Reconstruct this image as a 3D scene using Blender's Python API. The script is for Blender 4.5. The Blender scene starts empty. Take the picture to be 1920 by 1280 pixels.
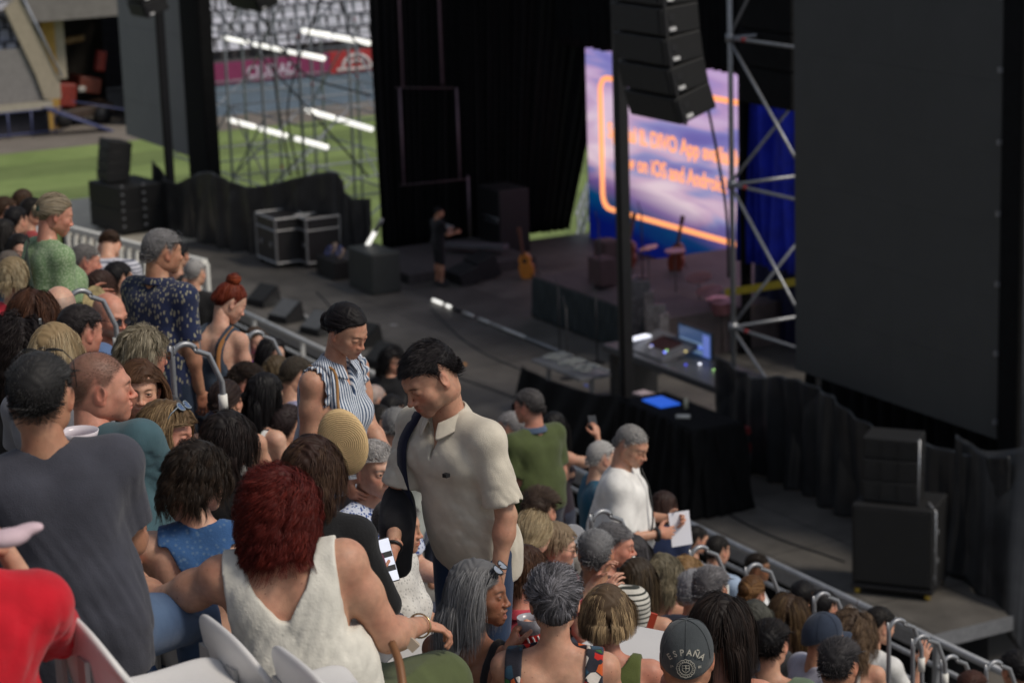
import bpy, math, random
import numpy as np

# ---------------------------------------------------------------- camera, sky, sun, exposure
F_PX = 4480.0; PITCH = math.radians(13.5); YAW = math.radians(28); ROLL = math.radians(1.9); CZ = 13.0
_f = np.array([-math.cos(YAW)*math.cos(PITCH), math.sin(YAW)*math.cos(PITCH), -math.sin(PITCH)])
_r0 = np.cross(_f, [0, 0, 1]); _r0 /= np.linalg.norm(_r0); _u0 = np.cross(_r0, _f)
_r = _r0*math.cos(ROLL)-_u0*math.sin(ROLL); _u = _u0*math.cos(ROLL)+_r0*math.sin(ROLL)
CAM = np.array([0, 0, CZ])
def ray(px, py): return _f+_r*(px-960)/F_PX-_u*(py-640)/F_PX
def LZ(px, py, z): d = ray(px, py); return CAM+d*((z-CZ)/d[2])     # where a sight line meets a level surface
def LY(px, py, y): d = ray(px, py); return CAM+d*(y/d[1])
def LX(px, py, x): d = ray(px, py); return CAM+d*(x/d[0])
def LD(px, py, D): return CAM+ray(px, py)*D
from mathutils import Matrix
scene = bpy.context.scene
cd = bpy.data.cameras.new('camera'); cam = bpy.data.objects.new('camera', cd); scene.collection.objects.link(cam)
cam.matrix_world = Matrix(((_r[0], _u[0], -_f[0], 0), (_r[1], _u[1], -_f[1], 0), (_r[2], _u[2], -_f[2], CZ), (0, 0, 0, 1)))
cd.sensor_width = 36; cd.lens = F_PX/1920*36; cd.clip_end = 800; cd.clip_start = .2
cd.dof.use_dof = True; cd.dof.focus_distance = 8.2; cd.dof.aperture_fstop = 4.2
scene.camera = cam
world = bpy.data.worlds.new("World"); scene.world = world; world.use_nodes = True
_nt = world.node_tree; _sky = _nt.nodes.new('ShaderNodeTexSky'); _sky.sky_type = 'NISHITA'; _sky.sun_disc = False
SUN_EL, SUN_DIR = math.radians(50), np.array([.8, .62])       # the light comes from over the pitch, to the right
_sky.sun_elevation = SUN_EL; _sky.sun_rotation = math.atan2(SUN_DIR[0], SUN_DIR[1])
_hs = _nt.nodes.new('ShaderNodeHueSaturation'); _hs.inputs['Saturation'].default_value = .5; _nt.links.new(_sky.outputs[0], _hs.inputs['Color']); _nt.links.new(_hs.outputs[0], _nt.nodes['Background'].inputs[0]); _nt.nodes['Background'].inputs[1].default_value = .095
sl = bpy.data.lights.new('sun', 'SUN'); sl.energy = 2.25; sl.angle = math.radians(14); sl.color = (1, .90, .77)
sun = bpy.data.objects.new('sun', sl); scene.collection.objects.link(sun)
_a = math.atan2(SUN_DIR[1], SUN_DIR[0]); sun.rotation_euler = (0, math.pi/2-SUN_EL, _a)
scene.view_settings.view_transform = 'Standard'; scene.view_settings.look = 'None'
scene.view_settings.exposure = 0.0
scene.cycles.use_denoising = True
scene.cycles.max_bounces = 6; scene.cycles.diffuse_bounces = 3; scene.cycles.glossy_bounces = 3; scene.cycles.transparent_max_bounces = 8
# ---------------------------------------------------------------- sculpting helpers
def V(*a): return np.array(a, dtype=float)
def nrm(v): v = np.asarray(v, float); return v/(np.linalg.norm(v)+1e-12)
def Rx(a): c, s = math.cos(a), math.sin(a); return np.array([[1,0,0],[0,c,-s],[0,s,c]])
def Ry(a): c, s = math.cos(a), math.sin(a); return np.array([[c,0,s],[0,1,0],[-s,0,c]])
def Rz(a): c, s = math.cos(a), math.sin(a); return np.array([[c,-s,0],[s,c,0],[0,0,1]])
rad = math.radians

class Field:
    """a distance field on a grid; solids are blended in, then skinned as one continuous mesh"""
    def __init__(s, lo, hi, h):
        s.lo = np.array(lo, float); s.h = h
        s.n = np.maximum(4, np.ceil((np.array(hi)-s.lo)/h).astype(int)+1)
        s.f = np.full(tuple(s.n), 0.15, np.float32)
    def sub(s, lo, hi):
        a = np.clip(np.floor((np.array(lo)-s.lo)/s.h).astype(int), 0, s.n)
        b = np.clip(np.ceil((np.array(hi)-s.lo)/s.h).astype(int)+1, 0, s.n)
        if np.any(b <= a): return None
        ax = [ (s.lo[i]+s.h*np.arange(a[i], b[i])).astype(np.float32) for i in range(3) ]
        return (slice(a[0],b[0]), slice(a[1],b[1]), slice(a[2],b[2])), ax[0][:,None,None], ax[1][None,:,None], ax[2][None,None,:]
    def _mix(s, sl, d, k, op):
        g = s.f[sl]
        if op == 'u':
            if k > 0:
                t = np.maximum(k-np.abs(g-d), 0)/k; r = np.minimum(g, d)-t*t*k*.25
            else: r = np.minimum(g, d)
        else:
            d = -d
            if k > 0:
                t = np.maximum(k-np.abs(g-d), 0)/k; r = np.maximum(g, d)+t*t*k*.25
            else: r = np.maximum(g, d)
        s.f[sl] = r
    def cone(s, a, b, ra, rb, k=.02, op='u', flat=None):
        a = np.array(a, float); b = np.array(b, float); m = max(ra, rb)+k+2*s.h
        q = s.sub(np.minimum(a,b)-m, np.maximum(a,b)+m)
        if q is None: return
        sl, X, Y, Z = q; ab = b-a; L2 = float(ab@ab)+1e-12
        x, y, z = X-a[0], Y-a[1], Z-a[2]
        t = np.clip((x*ab[0]+y*ab[1]+z*ab[2])/L2, 0, 1)
        x = x-t*ab[0]; y = y-t*ab[1]; z = z-t*ab[2]
        s._mix(sl, np.sqrt(x*x+y*y+z*z)-(ra+(rb-ra)*t), k, op)
    def ell(s, c, r, k=.02, R=None, op='u'):
        c = np.array(c, float); r = np.array(r, float) if np.ndim(r) else np.array([r]*3, float)
        m = r.max()+k+2*s.h if R is not None else r+k+2*s.h
        q = s.sub(c-m, c+m)
        if q is None: return
        sl, X, Y, Z = q; x, y, z = X-c[0], Y-c[1], Z-c[2]
        if R is not None:
            x, y, z = (R[0,0]*x+R[1,0]*y+R[2,0]*z), (R[0,1]*x+R[1,1]*y+R[2,1]*z), (R[0,2]*x+R[1,2]*y+R[2,2]*z)
        x = x/r[0]; y = y/r[1]; z = z/r[2]
        k0 = np.sqrt(x*x+y*y+z*z); k1 = np.sqrt((x/r[0])**2+(y/r[1])**2+(z/r[2])**2)+1e-9
        s._mix(sl, (k0*(k0-1)/k1).astype(np.float32), k, op)
    def pts(s):
        return s.sub(s.lo, s.lo+s.h*s.n)[1:]
    def mesh(s, smooth=1):
        f = s.f.copy()
        for ax in range(3):                         # close the border
            i = [slice(None)]*3; i[ax] = 0; f[tuple(i)] = .1; i[ax] = -1; f[tuple(i)] = .1
        ins = f < 0; n = f.shape
        c = np.zeros((n[0]-1, n[1]-1, n[2]-1), np.int8)
        for i in (0,1):
            for j in (0,1):
                for k in (0,1): c += ins[i:n[0]-1+i, j:n[1]-1+j, k:n[2]-1+k]
        idx = np.argwhere((c > 0) & (c < 8))
        if len(idx) == 0: return np.zeros((0,3)), np.zeros((0,4), int)
        vid = np.full(c.shape, -1, np.int32); vid[idx[:,0], idx[:,1], idx[:,2]] = np.arange(len(idx))
        acc = np.zeros((len(idx), 3)); cnt = np.zeros(len(idx))
        cor = [np.array(q) for q in ((0,0,0),(1,0,0),(0,1,0),(1,1,0),(0,0,1),(1,0,1),(0,1,1),(1,1,1))]
        val = [f[idx[:,0]+q[0], idx[:,1]+q[1], idx[:,2]+q[2]] for q in cor]
        for a in range(8):
            for b in range(a+1, 8):
                if np.abs(cor[a]-cor[b]).sum() != 1: continue
                m = (val[a] < 0) != (val[b] < 0)
                t = val[a][m]/(val[a][m]-val[b][m])
                acc[m] += cor[a]+t[:,None]*(cor[b]-cor[a]); cnt[m] += 1
        v = idx+acc/cnt[:,None]
        F = []
        for ax in range(3):
            o = [(1,2),(2,0),(0,1)][ax]
            A = [slice(1,-1)]*3; B = [slice(1,-1)]*3
            A[ax] = slice(0, n[ax]-1); B[ax] = slice(1, n[ax])
            a_, b_ = ins[tuple(A)], ins[tuple(B)]
            for fl in (0, 1):
                e = np.argwhere((a_ & ~b_) if fl == 0 else (~a_ & b_))
                if len(e) == 0: continue
                e = e+1; e[:,ax] -= 1
                u = np.zeros(3, int); w = np.zeros(3, int); u[o[0]] = 1; w[o[1]] = 1
                g = lambda q: vid[q[:,0], q[:,1], q[:,2]]
                q4 = [g(e-u-w), g(e-w), g(e), g(e-u)]
                if fl: q4 = q4[::-1]
                F.append(np.stack(q4, 1))
        F = np.concatenate(F); F = F[(F >= 0).all(1)]
        for _ in range(smooth):
            e = np.concatenate([F[:,[0,1]],F[:,[1,2]],F[:,[2,3]],F[:,[3,0]]])
            S = np.zeros_like(v); N = np.bincount(e[:,0], minlength=len(v))+np.bincount(e[:,1], minlength=len(v))
            for k in range(3): S[:,k] = np.bincount(e[:,0], v[e[:,1],k], len(v))+np.bincount(e[:,1], v[e[:,0],k], len(v))
            v = v*.4+.6*S/np.maximum(N,1)[:,None]
        return s.lo+v*s.h, F

def wrinkle(X, Y, Z, seed, amp, fx=42, fz=11):
    r = random.Random(seed); o = np.float32(0)
    for i in range(4):
        a = r.uniform(0, 6.3); ph = r.uniform(0, 6.3); q = r.uniform(.8, 1.5)*(1+.5*i)
        u = (X*math.cos(a)+Y*math.sin(a))*fx*q+Z*fz*q*r.choice((-1,1))*r.uniform(.4,1.6)
        o = o+np.abs(np.sin(u+ph+1.6*np.sin(Z*fz*.9+X*fx*.22+ph)))**.8/(1+.6*i)
    mk = np.clip(.55+.6*np.sin(X*7+ph)*np.sin(Z*9+Y*5+a), .12, 1.1)
    return -(o-1.7)*amp*.6*mk

COLL = bpy.context.scene.collection
def link(o):
    COLL.objects.link(o); return o
def mesh_np(name, v, faces, mat=None, parent=None, col=None, smooth=True, mats=None, mi=None):
    """one mesh object from numpy arrays; faces is an (n,4)/(n,3) array or a list of such"""
    if isinstance(faces, np.ndarray): faces = [faces]
    faces = [f for f in faces if len(f)]
    me = bpy.data.meshes.new(name)
    nv = len(v); loops = np.concatenate([f.ravel() for f in faces]).astype(np.int32)
    cnt = np.concatenate([np.full(len(f), f.shape[1], np.int32) for f in faces])
    me.vertices.add(nv); me.vertices.foreach_set('co', np.asarray(v, np.float32).ravel())
    me.loops.add(len(loops)); me.loops.foreach_set('vertex_index', loops)
    me.polygons.add(len(cnt)); st = np.zeros(len(cnt), np.int32); st[1:] = np.cumsum(cnt)[:-1]
    me.polygons.foreach_set('loop_start', st)
    me.polygons.foreach_set('use_smooth', np.full(len(cnt), bool(smooth)))
    if mi is not None: me.polygons.foreach_set('material_index', mi)
    me.update(calc_edges=True)
    if col is not None:
        a = me.color_attributes.new('Col', 'FLOAT_COLOR', 'POINT')
        c = np.ones((nv, 4), np.float32); c[:,:3] = col; a.data.foreach_set('color', c.ravel())
    for m in (mats or [mat]):
        if m: me.materials.append(m)
    o = bpy.data.objects.new(name, me); link(o)
    if parent is not None: o.parent = parent
    return o

# ---------------------------------------------------------------- head, hand templates
def head_template(h=.0026, sex='m', open_=1.0, mouth=0.0, smile=0.0, fat=0.0, old=0.0):
    """head with face: origin between the ears, looks along +Y. returns verts, faces, colour weights"""
    F = Field((-.1,-.13,-.2), (.1,.14,.13), h)
    w = .97 if sex == 'f' else 1.0
    F.ell((0,-.014,.032), (.0745*w,.094,.084), .02)
    F.ell((0,.03,-.012), (.06*w+fat*.006,.062,.082), .03)
    j = (.047 if sex == 'm' else .0405)+fat*.006; fs = 1.0 if sex == 'm' else .86
    for s in (-1,1):
        F.cone((s*j*.94,.0,-.056), (s*.012,.071,-.093), .02*fs+fat*.006, .0145*fs, .03)
        F.ell((s*.034,.045,-.05), (.024+fat*.006,.03,.032), .025)
        F.cone((s*j,-.004,-.058), (s*(j+.008),-.004,-.01), .02, .02, .03)
        F.ell((s*.041,.057,-.022), (.021+fat*.004,.022,.02+fat*.004), .022)
    F.ell((0,.077,-.092), (.017,.016,.015), .02)
    if fat > .5: F.ell((0,.035,-.105), (.045,.045,.03), .03)
    F.ell((0,.076,-.058), (.03,.023,.03), .022)
    b = .011 if sex == 'm' else .006
    F.cone((-.034,.074,.024), (-.008,.086,.02), b, b, .018); F.cone((.034,.074,.024), (.008,.086,.02), b, b, .018)
    for s in (-1,1): F.ell((s*.031,.099,.004), (.017,.015,.012), .014, op='s')
    nl = .108 if sex == 'f' else .113
    F.cone((0,.088,.012), (0,nl-.004,-.026), .0065, .0085, .008)
    F.ell((0,nl,-.031), (.0105,.010,.0085), .008)
    for s in (-1,1): F.ell((s*.0125,.1,-.034), (.0075,.0105,.0075), .007)
    for s in (-1,1): F.ell((s*.007,.104,-.043), (.0035,.006,.004), .003, op='s')
    lw = (.021 if sex == 'm' else .0195)+smile*.005
    F.ell((0,.0975,-.0565), (lw,.0072,.0056), .007); F.ell((0,.0955,-.068-mouth*.012), (lw*.86,.0085,.0068), .007)
    if mouth > 0: F.ell((0,.1,-.062-mouth*.006), (.015,.02,.003+.007*mouth), .003, op='s')
    else: F.cone((-lw*.95,.098,-.0615+smile*.004), (lw*.95,.098,-.0615+smile*.004), .0012, .0012, .003, op='s'); F.ell((0,.108,-.0618), (lw*.9,.008,.0014), .002, op='s')
    for s in (-1,1):
        F.ell((s*.031,.0775,.003), (.0165,.0145,.0135), .006)
        if open_ > 0: F.ell((s*.031,.095,.0025-.001*(1-open_)), (.0135,.012,.0055*open_), .002, op='s')
        else: F.cone((s*.031-.012,.094,-.003), (s*.031+.012,.094,-.003), .0014, .0014, .002, op='s')
        R = Rz(s*rad(-24))@Rx(rad(-8))
        F.ell((s*.0795,-.008,-.006), (.0065,.0185,.031), .006, R)
        F.ell((s*.0865,-.005,-.002), (.0045,.0105,.019), .004, R, op='s')
        F.ell((s*.077,-.002,-.033), (.006,.009,.009), .006)
        if old: F.cone((s*.02,.092,-.038), (s*.033,.08,-.062), .0016, .0016, .005, op='s')
    nr = .058 if sex == 'm' else .048
    nr += fat*.012
    F.cone((0,-.026,-.045), (0,-.022,-.072), nr*.97, nr*.93, .03)
    v, f = F.mesh(1)
    x, y, z = v.T
    W = {}
    W['lip'] = np.exp(-((x/(lw*1.0))**4+((z+.0622+mouth*.006)/(.0095+mouth*.006))**4))*(y > .085)
    W['brow'] = np.exp(-(((np.abs(x)-.031)/.0165)**4+((z-.0215+.25*(np.abs(x)-.031)**2/.02)/.004)**2))*(y > .05)
    W['lid'] = np.exp(-(((np.abs(x)-.031)/.0165)**4+((z-.003)/.0075)**4))*(y > .07)
    W['lash'] = np.exp(-(((np.abs(x)-.031)/.0155)**6+((z-(.0025+.0052*open_) if open_ > 0 else z+.003)/.0022)**2))*(y > .07)
    W['red'] = np.exp(-(((np.abs(x)-.04)/.022)**2+((z+.025)/.02)**2))*(y > .03)+.8*np.exp(-((x/.015)**2+((z+.03)/.014)**2))*(y > .09)+.6*(np.abs(x) > .076)*(np.abs(z) < .04)
    W['beard'] = np.clip((-z-.035)/.02, 0, 1)*np.clip((y-.005)/.02, 0, 1)*(z > -.125)
    ang = np.degrees(np.arctan2(np.abs(x), y+.01))
    W['scalp'] = np.clip((z-hairline(ang))/.012, 0, 1)
    W['fade'] = np.clip((z-hairline(ang)+.004)/np.interp(ang, [0,50,75,180], [.014,.018,.034,.04]), 0, 1)
    W['ang'] = ang; W['crown'] = np.exp(-((x/.055)**4+((y+.012)/.075)**4))*(z > .05)
    # eyeballs, a second shell in the same mesh
    ev, ef, ec = [], [], []
    nb = len(v)
    if open_ > 0:
        for s in (-1,1):
            nu, nw = 14, 10; P = []
            for i in range(nw+1):
                t = math.pi*i/nw
                for jn in range(nu): P.append((math.sin(t)*math.cos(2*math.pi*jn/nu), math.cos(t), math.sin(t)*math.sin(2*math.pi*jn/nu)))
            P = np.array(P)
            q = [(i*nu+jn, i*nu+(jn+1)%nu, (i+1)*nu+(jn+1)%nu, (i+1)*nu+jn) for i in range(nw) for jn in range(nu)]
            ef.append(np.array(q)[:, ::-1]+nb); nb += len(P)
            rr = np.hypot(P[:,0], P[:,2]); fr = P[:,1] > 0
            c = np.where((fr & (rr < .25))[:,None], .01, np.where((fr & (rr < .5))[:,None], (.06,.035,.02), (.5,.47,.44)))
            ev.append(P*.0125+(s*.031,.0775,.003)); ec.append(c)
    return dict(v=v, f=f, W=W, ev=np.concatenate(ev) if ev else np.zeros((0,3)), ef=ef, ec=np.concatenate(ec) if ec else np.zeros((0,3)))

def hairline(a):
    return np.interp(a, [0,25,50,72,84,98,112,135,180], [.066,.064,.05,.012,-.012,.03,.0,-.05,-.066])

def hand_template(curl=.35, spread=.1, thumb=.4, h=.0034):
    """right hand: wrist at origin, fingers along +Y, palm faces -Z, thumb on -X side"""
    F = Field((-.08,-.04,-.09), (.07,.21,.06), h)
    F.ell((0,.05,0), (.036,.046,.0135), .012); F.cone((0,-.035,0), (0,.015,0), .024, .022, .02)
    F.ell((-.022,.03,-.006), (.018,.026,.014), .012)
    L = [(-.028,.088,.041,.024,.019,.0085), (-.009,.094,.045,.028,.021,.0088), (.011,.090,.041,.026,.02,.0083), (.029,.080,.032,.02,.018,.0072)]
    for i,(x,y,a,b,c,r) in enumerate(L):
        d = spread*(i-1.5)*.5; ang = curl*(.9+.12*i)
        p = V(x, y-.012, 0); t = ang*.7
        for seg, le in enumerate((a,b,c)):
            q = p+V(math.sin(d)*math.cos(t), math.cos(d)*math.cos(t), -math.sin(t))*le
            F.cone(p, q, r, r*.94, .005); p = q; r *= .93; t += ang*1.05
    p = V(-.026,.018,-.006)
    for le, r, (ax, az) in ((.036,.0125,(.9,.35)), (.03,.0105,(.9-thumb*.7,.5)), (.025,.009,(.75-thumb*1.3,.6))):
        q = p+nrm(V(-math.sin(ax), math.cos(ax), -az*(.4+thumb)))*le
        F.cone(p, q, r, r*.92, .006); p = q
    return F.mesh(1)
# ---------------------------------------------------------------- materials
def new_mat(name):
    m = bpy.data.materials.new(name); m.use_nodes = True
    nt = m.node_tree; return m, nt, nt.nodes['Principled BSDF']
def col4(c): return (c[0], c[1], c[2], 1)
def N(nt, t, **kw):
    n = nt.nodes.new(t)
    for k, v in kw.items():
        if k in n.inputs.keys() if isinstance(k, str) else False: n.inputs[k].default_value = v
        else: setattr(n, k, v)
    return n
def bump_noise(nt, b, scale, strength, dist=.01, detail=4, coord=None):
    n = nt.nodes.new('ShaderNodeTexNoise'); n.inputs['Scale'].default_value = scale; n.inputs['Detail'].default_value = detail
    if coord: nt.links.new(coord, n.inputs['Vector'])
    else:
        tc = nt.nodes.new('ShaderNodeTexCoord'); nt.links.new(tc.outputs['Object'], n.inputs['Vector'])
    bp = nt.nodes.new('ShaderNodeBump'); bp.inputs['Strength'].default_value = strength; bp.inputs['Distance'].default_value = dist
    nt.links.new(n.outputs['Fac'], bp.inputs['Height']); nt.links.new(bp.outputs['Normal'], b.inputs['Normal'])
    return n
def plain(name, c, rough=.6, metal=0, var=.15, nscale=6, bump=0, bscale=80, spec=.5, emit=None, es=0):
    m, nt, b = new_mat(name)
    b.inputs['Roughness'].default_value = rough; b.inputs['Metallic'].default_value = metal; b.inputs['Specular IOR Level'].default_value = spec
    tc = nt.nodes.new('ShaderNodeTexCoord')
    n = nt.nodes.new('ShaderNodeTexNoise'); n.inputs['Scale'].default_value = nscale; n.inputs['Detail'].default_value = 6; n.inputs['Roughness'].default_value = .65
    nt.links.new(tc.outputs['Object'], n.inputs['Vector'])
    r = nt.nodes.new('ShaderNodeValToRGB'); r.color_ramp.elements[0].position = .3; r.color_ramp.elements[1].position = .7
    r.color_ramp.elements[0].color = col4([x*(1-var) for x in c]); r.color_ramp.elements[1].color = col4([min(1, x*(1+var)) for x in c])
    nt.links.new(n.outputs['Fac'], r.inputs['Fac']); nt.links.new(r.outputs['Color'], b.inputs['Base Color'])
    if bump: bump_noise(nt, b, bscale, bump)
    if emit: b.inputs['Emission Color'].default_value = col4(emit); b.inputs['Emission Strength'].default_value = es
    return m
_fab = {}
def fabric(c, kind='plain', c2=(.02,.02,.05), sc=1.0, rough=.85):
    """woven cloth; kinds: plain, hstripe, vstripe, dots, dashes, floral, denim, knit, lace"""
    key = (tuple(c), kind, tuple(c2), sc)
    if key in _fab: return _fab[key]
    m, nt, b = new_mat('fabric_'+kind); L = nt.links.new
    b.inputs['Roughness'].default_value = rough; b.inputs['Specular IOR Level'].default_value = .25
    b.inputs['Sheen Weight'].default_value = .15
    tc = nt.nodes.new('ShaderNodeTexCoord'); vec = tc.outputs['Object']
    n = nt.nodes.new('ShaderNodeTexNoise'); n.inputs['Scale'].default_value = 14; n.inputs['Detail'].default_value = 5; L(vec, n.inputs['Vector'])
    def ramp(fac, stops, interp='LINEAR'):
        r = nt.nodes.new('ShaderNodeValToRGB'); r.color_ramp.interpolation = interp
        e = r.color_ramp.elements
        while len(e) < len(stops): e.new(.5)
        for q, (p, cc) in zip(e, stops): q.position = p; q.color = col4(cc)
        L(fac, r.inputs['Fac']); return r.outputs['Color']
    base = ramp(n.outputs['Fac'], [(.3, [x*.86 for x in c]), (.7, [min(1, x*1.12) for x in c])])
    out = base
    def mix(fac, a, bb):
        x = nt.nodes.new('ShaderNodeMix'); x.data_type = 'RGBA'; L(fac, x.inputs[0]); L(a, x.inputs[6])
        if isinstance(bb, tuple): x.inputs[7].default_value = col4(bb)
        else: L(bb, x.inputs[7])
        return x.outputs[2]
    if kind in ('hstripe', 'vstripe'):
        mp = nt.nodes.new('ShaderNodeMapping'); L(vec, mp.inputs['Vector'])
        w = nt.nodes.new('ShaderNodeTexWave'); w.bands_direction = 'Z' if kind == 'hstripe' else 'X'
        w.inputs['Scale'].default_value = sc; w.inputs['Distortion'].default_value = .6; w.inputs['Detail'].default_value = 1; w.inputs['Detail Scale'].default_value = .6; L(mp.outputs[0], w.inputs['Vector'])
        if kind == 'vstripe':
            sx = nt.nodes.new('ShaderNodeSeparateXYZ'); L(vec, sx.inputs[0]); at = nt.nodes.new('ShaderNodeMath'); at.operation = 'ARCTAN2'; L(sx.outputs['X'], at.inputs[0]); L(sx.outputs['Y'], at.inputs[1])
            ml = nt.nodes.new('ShaderNodeMath'); ml.operation = 'MULTIPLY'; L(at.outputs[0], ml.inputs[0]); ml.inputs[1].default_value = .16; cx = nt.nodes.new('ShaderNodeCombineXYZ'); L(ml.outputs[0], cx.inputs[0]); L(cx.outputs[0], w.inputs['Vector']); w.inputs['Distortion'].default_value = 0
        f = ramp(w.outputs['Fac'], [(.0, (0,0,0)), (.68 if kind == 'hstripe' else .52, (0,0,0)), (.8 if kind == 'hstripe' else .6, (1,1,1))])
        out = mix(f, base, tuple(c2))
    elif kind in ('dots', 'dashes', 'floral', 'leaf'):
        mp = nt.nodes.new('ShaderNodeMapping'); L(vec, mp.inputs['Vector'])
        if kind == 'dashes': mp.inputs['Scale'].default_value = (1.5, 1.5, .6)
        v = nt.nodes.new('ShaderNodeTexVoronoi'); v.inputs['Scale'].default_value = sc; L(mp.outputs[0], v.inputs['Vector'])
        if kind in ('floral', 'leaf'):
            sx = nt.nodes.new('ShaderNodeSeparateColor'); L(v.outputs['Color'], sx.inputs[0])
            cols = [(.012,.015,.03), (.5,.02,.015), (.012,.02,.035), (.03,.13,.03), (.55,.1,.02), (.02,.02,.03), (.6,.55,.5), (.02,.06,.1)] if kind == 'floral' else [(.02,.09,.04), (.7,.7,.68), (.012,.015,.03), (.6,.6,.6), (.04,.12,.06)]
            out = ramp(sx.outputs[0], [(i/len(cols), q) for i, q in enumerate(cols)], 'CONSTANT')
            e = nt.nodes.new('ShaderNodeTexVoronoi'); e.feature = 'DISTANCE_TO_EDGE'; e.inputs['Scale'].default_value = sc; L(mp.outputs[0], e.inputs['Vector'])
            f = ramp(e.outputs['Distance'], [(.0, (1,1,1)), (.05, (1,1,1)), (.07, (0,0,0))]); out = mix(f, out, (.02,.02,.03) if kind == 'floral' else (.7,.7,.68))
        else:
            f = ramp(v.outputs['Distance'], [(.0, (1,1,1)), (.3 if kind == 'dashes' else .38, (1,1,1)), (.36 if kind == 'dashes' else .46, (0,0,0))])
            out = mix(f, base, tuple(c2))
    elif kind == 'denim':
        n2 = nt.nodes.new('ShaderNodeTexNoise'); n2.inputs['Scale'].default_value = 5; n2.inputs['Detail'].default_value = 8; L(vec, n2.inputs['Vector'])
        f = ramp(n2.outputs['Fac'], [(.35, (0,0,0)), (.75, (1,1,1))]); out = mix(f, base, tuple(c2))
    elif kind == 'lace':
        v = nt.nodes.new('ShaderNodeTexVoronoi'); v.inputs['Scale'].default_value = sc; L(vec, v.inputs['Vector'])
        f = ramp(v.outputs['Distance'], [(.1, (1,1,1)), (.4, (0,0,0))]); out = mix(f, base, tuple(c2))
    L(out, b.inputs['Base Color'])
    fine = nt.nodes.new('ShaderNodeTexNoise'); fine.inputs['Scale'].default_value = 320 if kind not in ('knit', 'lace') else 110; fine.inputs['Detail'].default_value = 2; L(vec, fine.inputs['Vector'])
    big = nt.nodes.new('ShaderNodeTexNoise'); big.inputs['Scale'].default_value = 9; big.inputs['Detail'].default_value = 3; big.inputs['Distortion'].default_value = 1.5; L(vec, big.inputs['Vector'])
    ad = nt.nodes.new('ShaderNodeMath'); ad.operation = 'MULTIPLY_ADD'; L(big.outputs['Fac'], ad.inputs[0]); ad.inputs[1].default_value = 1.6; L(fine.outputs['Fac'], ad.inputs[2])
    bp = nt.nodes.new('ShaderNodeBump'); bp.inputs['Strength'].default_value = .5; bp.inputs['Distance'].default_value = .0035 if kind not in ('knit', 'lace') else .003
    L(ad.outputs[0], bp.inputs['Height']); L(bp.outputs['Normal'], b.inputs['Normal'])
    _fab[key] = m; return m
def vcol_mat(name, rough, spec=.5, sss=0, bump=0, bscale=300, aniso=0, nv=.12):
    m, nt, b = new_mat(name); a = nt.nodes.new('ShaderNodeAttribute'); a.attribute_name = 'Col'
    tc = nt.nodes.new('ShaderNodeTexCoord'); n = nt.nodes.new('ShaderNodeTexNoise'); n.inputs['Scale'].default_value = 45; n.inputs['Detail'].default_value = 6
    nt.links.new(tc.outputs['Object'], n.inputs['Vector'])
    r = nt.nodes.new('ShaderNodeMapRange'); r.inputs[1].default_value = .3; r.inputs[2].default_value = .7; r.inputs[3].default_value = 1-nv; r.inputs[4].default_value = 1+nv
    nt.links.new(n.outputs['Fac'], r.inputs[0])
    x = nt.nodes.new('ShaderNodeVectorMath'); x.operation = 'SCALE'; nt.links.new(a.outputs['Color'], x.inputs[0]); nt.links.new(r.outputs[0], x.inputs['Scale'])
    nt.links.new(x.outputs[0], b.inputs['Base Color']); b.inputs['Roughness'].default_value = rough; b.inputs['Specular IOR Level'].default_value = spec
    if sss:
        n2 = nt.nodes.new('ShaderNodeTexNoise'); n2.inputs['Scale'].default_value = 11; n2.inputs['Detail'].default_value = 5; nt.links.new(tc.outputs['Object'], n2.inputs['Vector'])
        hr = nt.nodes.new('ShaderNodeValToRGB'); hr.color_ramp.elements[0].position = .35; hr.color_ramp.elements[0].color = (1.06,1.04,1.0,1); hr.color_ramp.elements[1].position = .7; hr.color_ramp.elements[1].color = (1.0,.82,.78,1); nt.links.new(n2.outputs['Fac'], hr.inputs['Fac'])
        vo = nt.nodes.new('ShaderNodeTexVoronoi'); vo.inputs['Scale'].default_value = 34; nt.links.new(tc.outputs['Object'], vo.inputs['Vector'])
        fr = nt.nodes.new('ShaderNodeValToRGB'); fr.color_ramp.elements[0].position = .05; fr.color_ramp.elements[0].color = (.55,.45,.4,1); fr.color_ramp.elements[1].position = .1; fr.color_ramp.elements[1].color = (1,1,1,1); nt.links.new(vo.outputs['Distance'], fr.inputs['Fac'])
        mm = nt.nodes.new('ShaderNodeVectorMath'); mm.operation = 'MULTIPLY'; nt.links.new(x.outputs[0], mm.inputs[0]); nt.links.new(hr.outputs[0], mm.inputs[1])
        m3 = nt.nodes.new('ShaderNodeVectorMath'); m3.operation = 'MULTIPLY'; nt.links.new(mm.outputs[0], m3.inputs[0]); nt.links.new(fr.outputs[0], m3.inputs[1]); nt.links.new(m3.outputs[0], b.inputs['Base Color'])
        rr = nt.nodes.new('ShaderNodeMapRange'); rr.inputs[3].default_value = rough-.1; rr.inputs[4].default_value = rough+.18; nt.links.new(n2.outputs['Fac'], rr.inputs[0]); nt.links.new(rr.outputs[0], b.inputs['Roughness'])
    if sss: b.inputs['Subsurface Weight'].default_value = sss; b.inputs['Subsurface Radius'].default_value = (1,.35,.18); b.inputs['Subsurface Scale'].default_value = .008
    if bump: bump_noise(nt, b, bscale, bump, .002, 3)
    return m
SKIN = vcol_mat('skin', .48, .45, sss=.12, bump=.35, bscale=260)
HAIR = vcol_mat('hair', .58, .2, nv=.05)

# ---------------------------------------------------------------- people
_tmpl = {}
def tmpl(kind, **kw):
    k = (kind,)+tuple(sorted(kw.items()))
    if k not in _tmpl: _tmpl[k] = head_template(**kw) if kind == 'head' else hand_template(**kw)
    return _tmpl[k]

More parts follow.
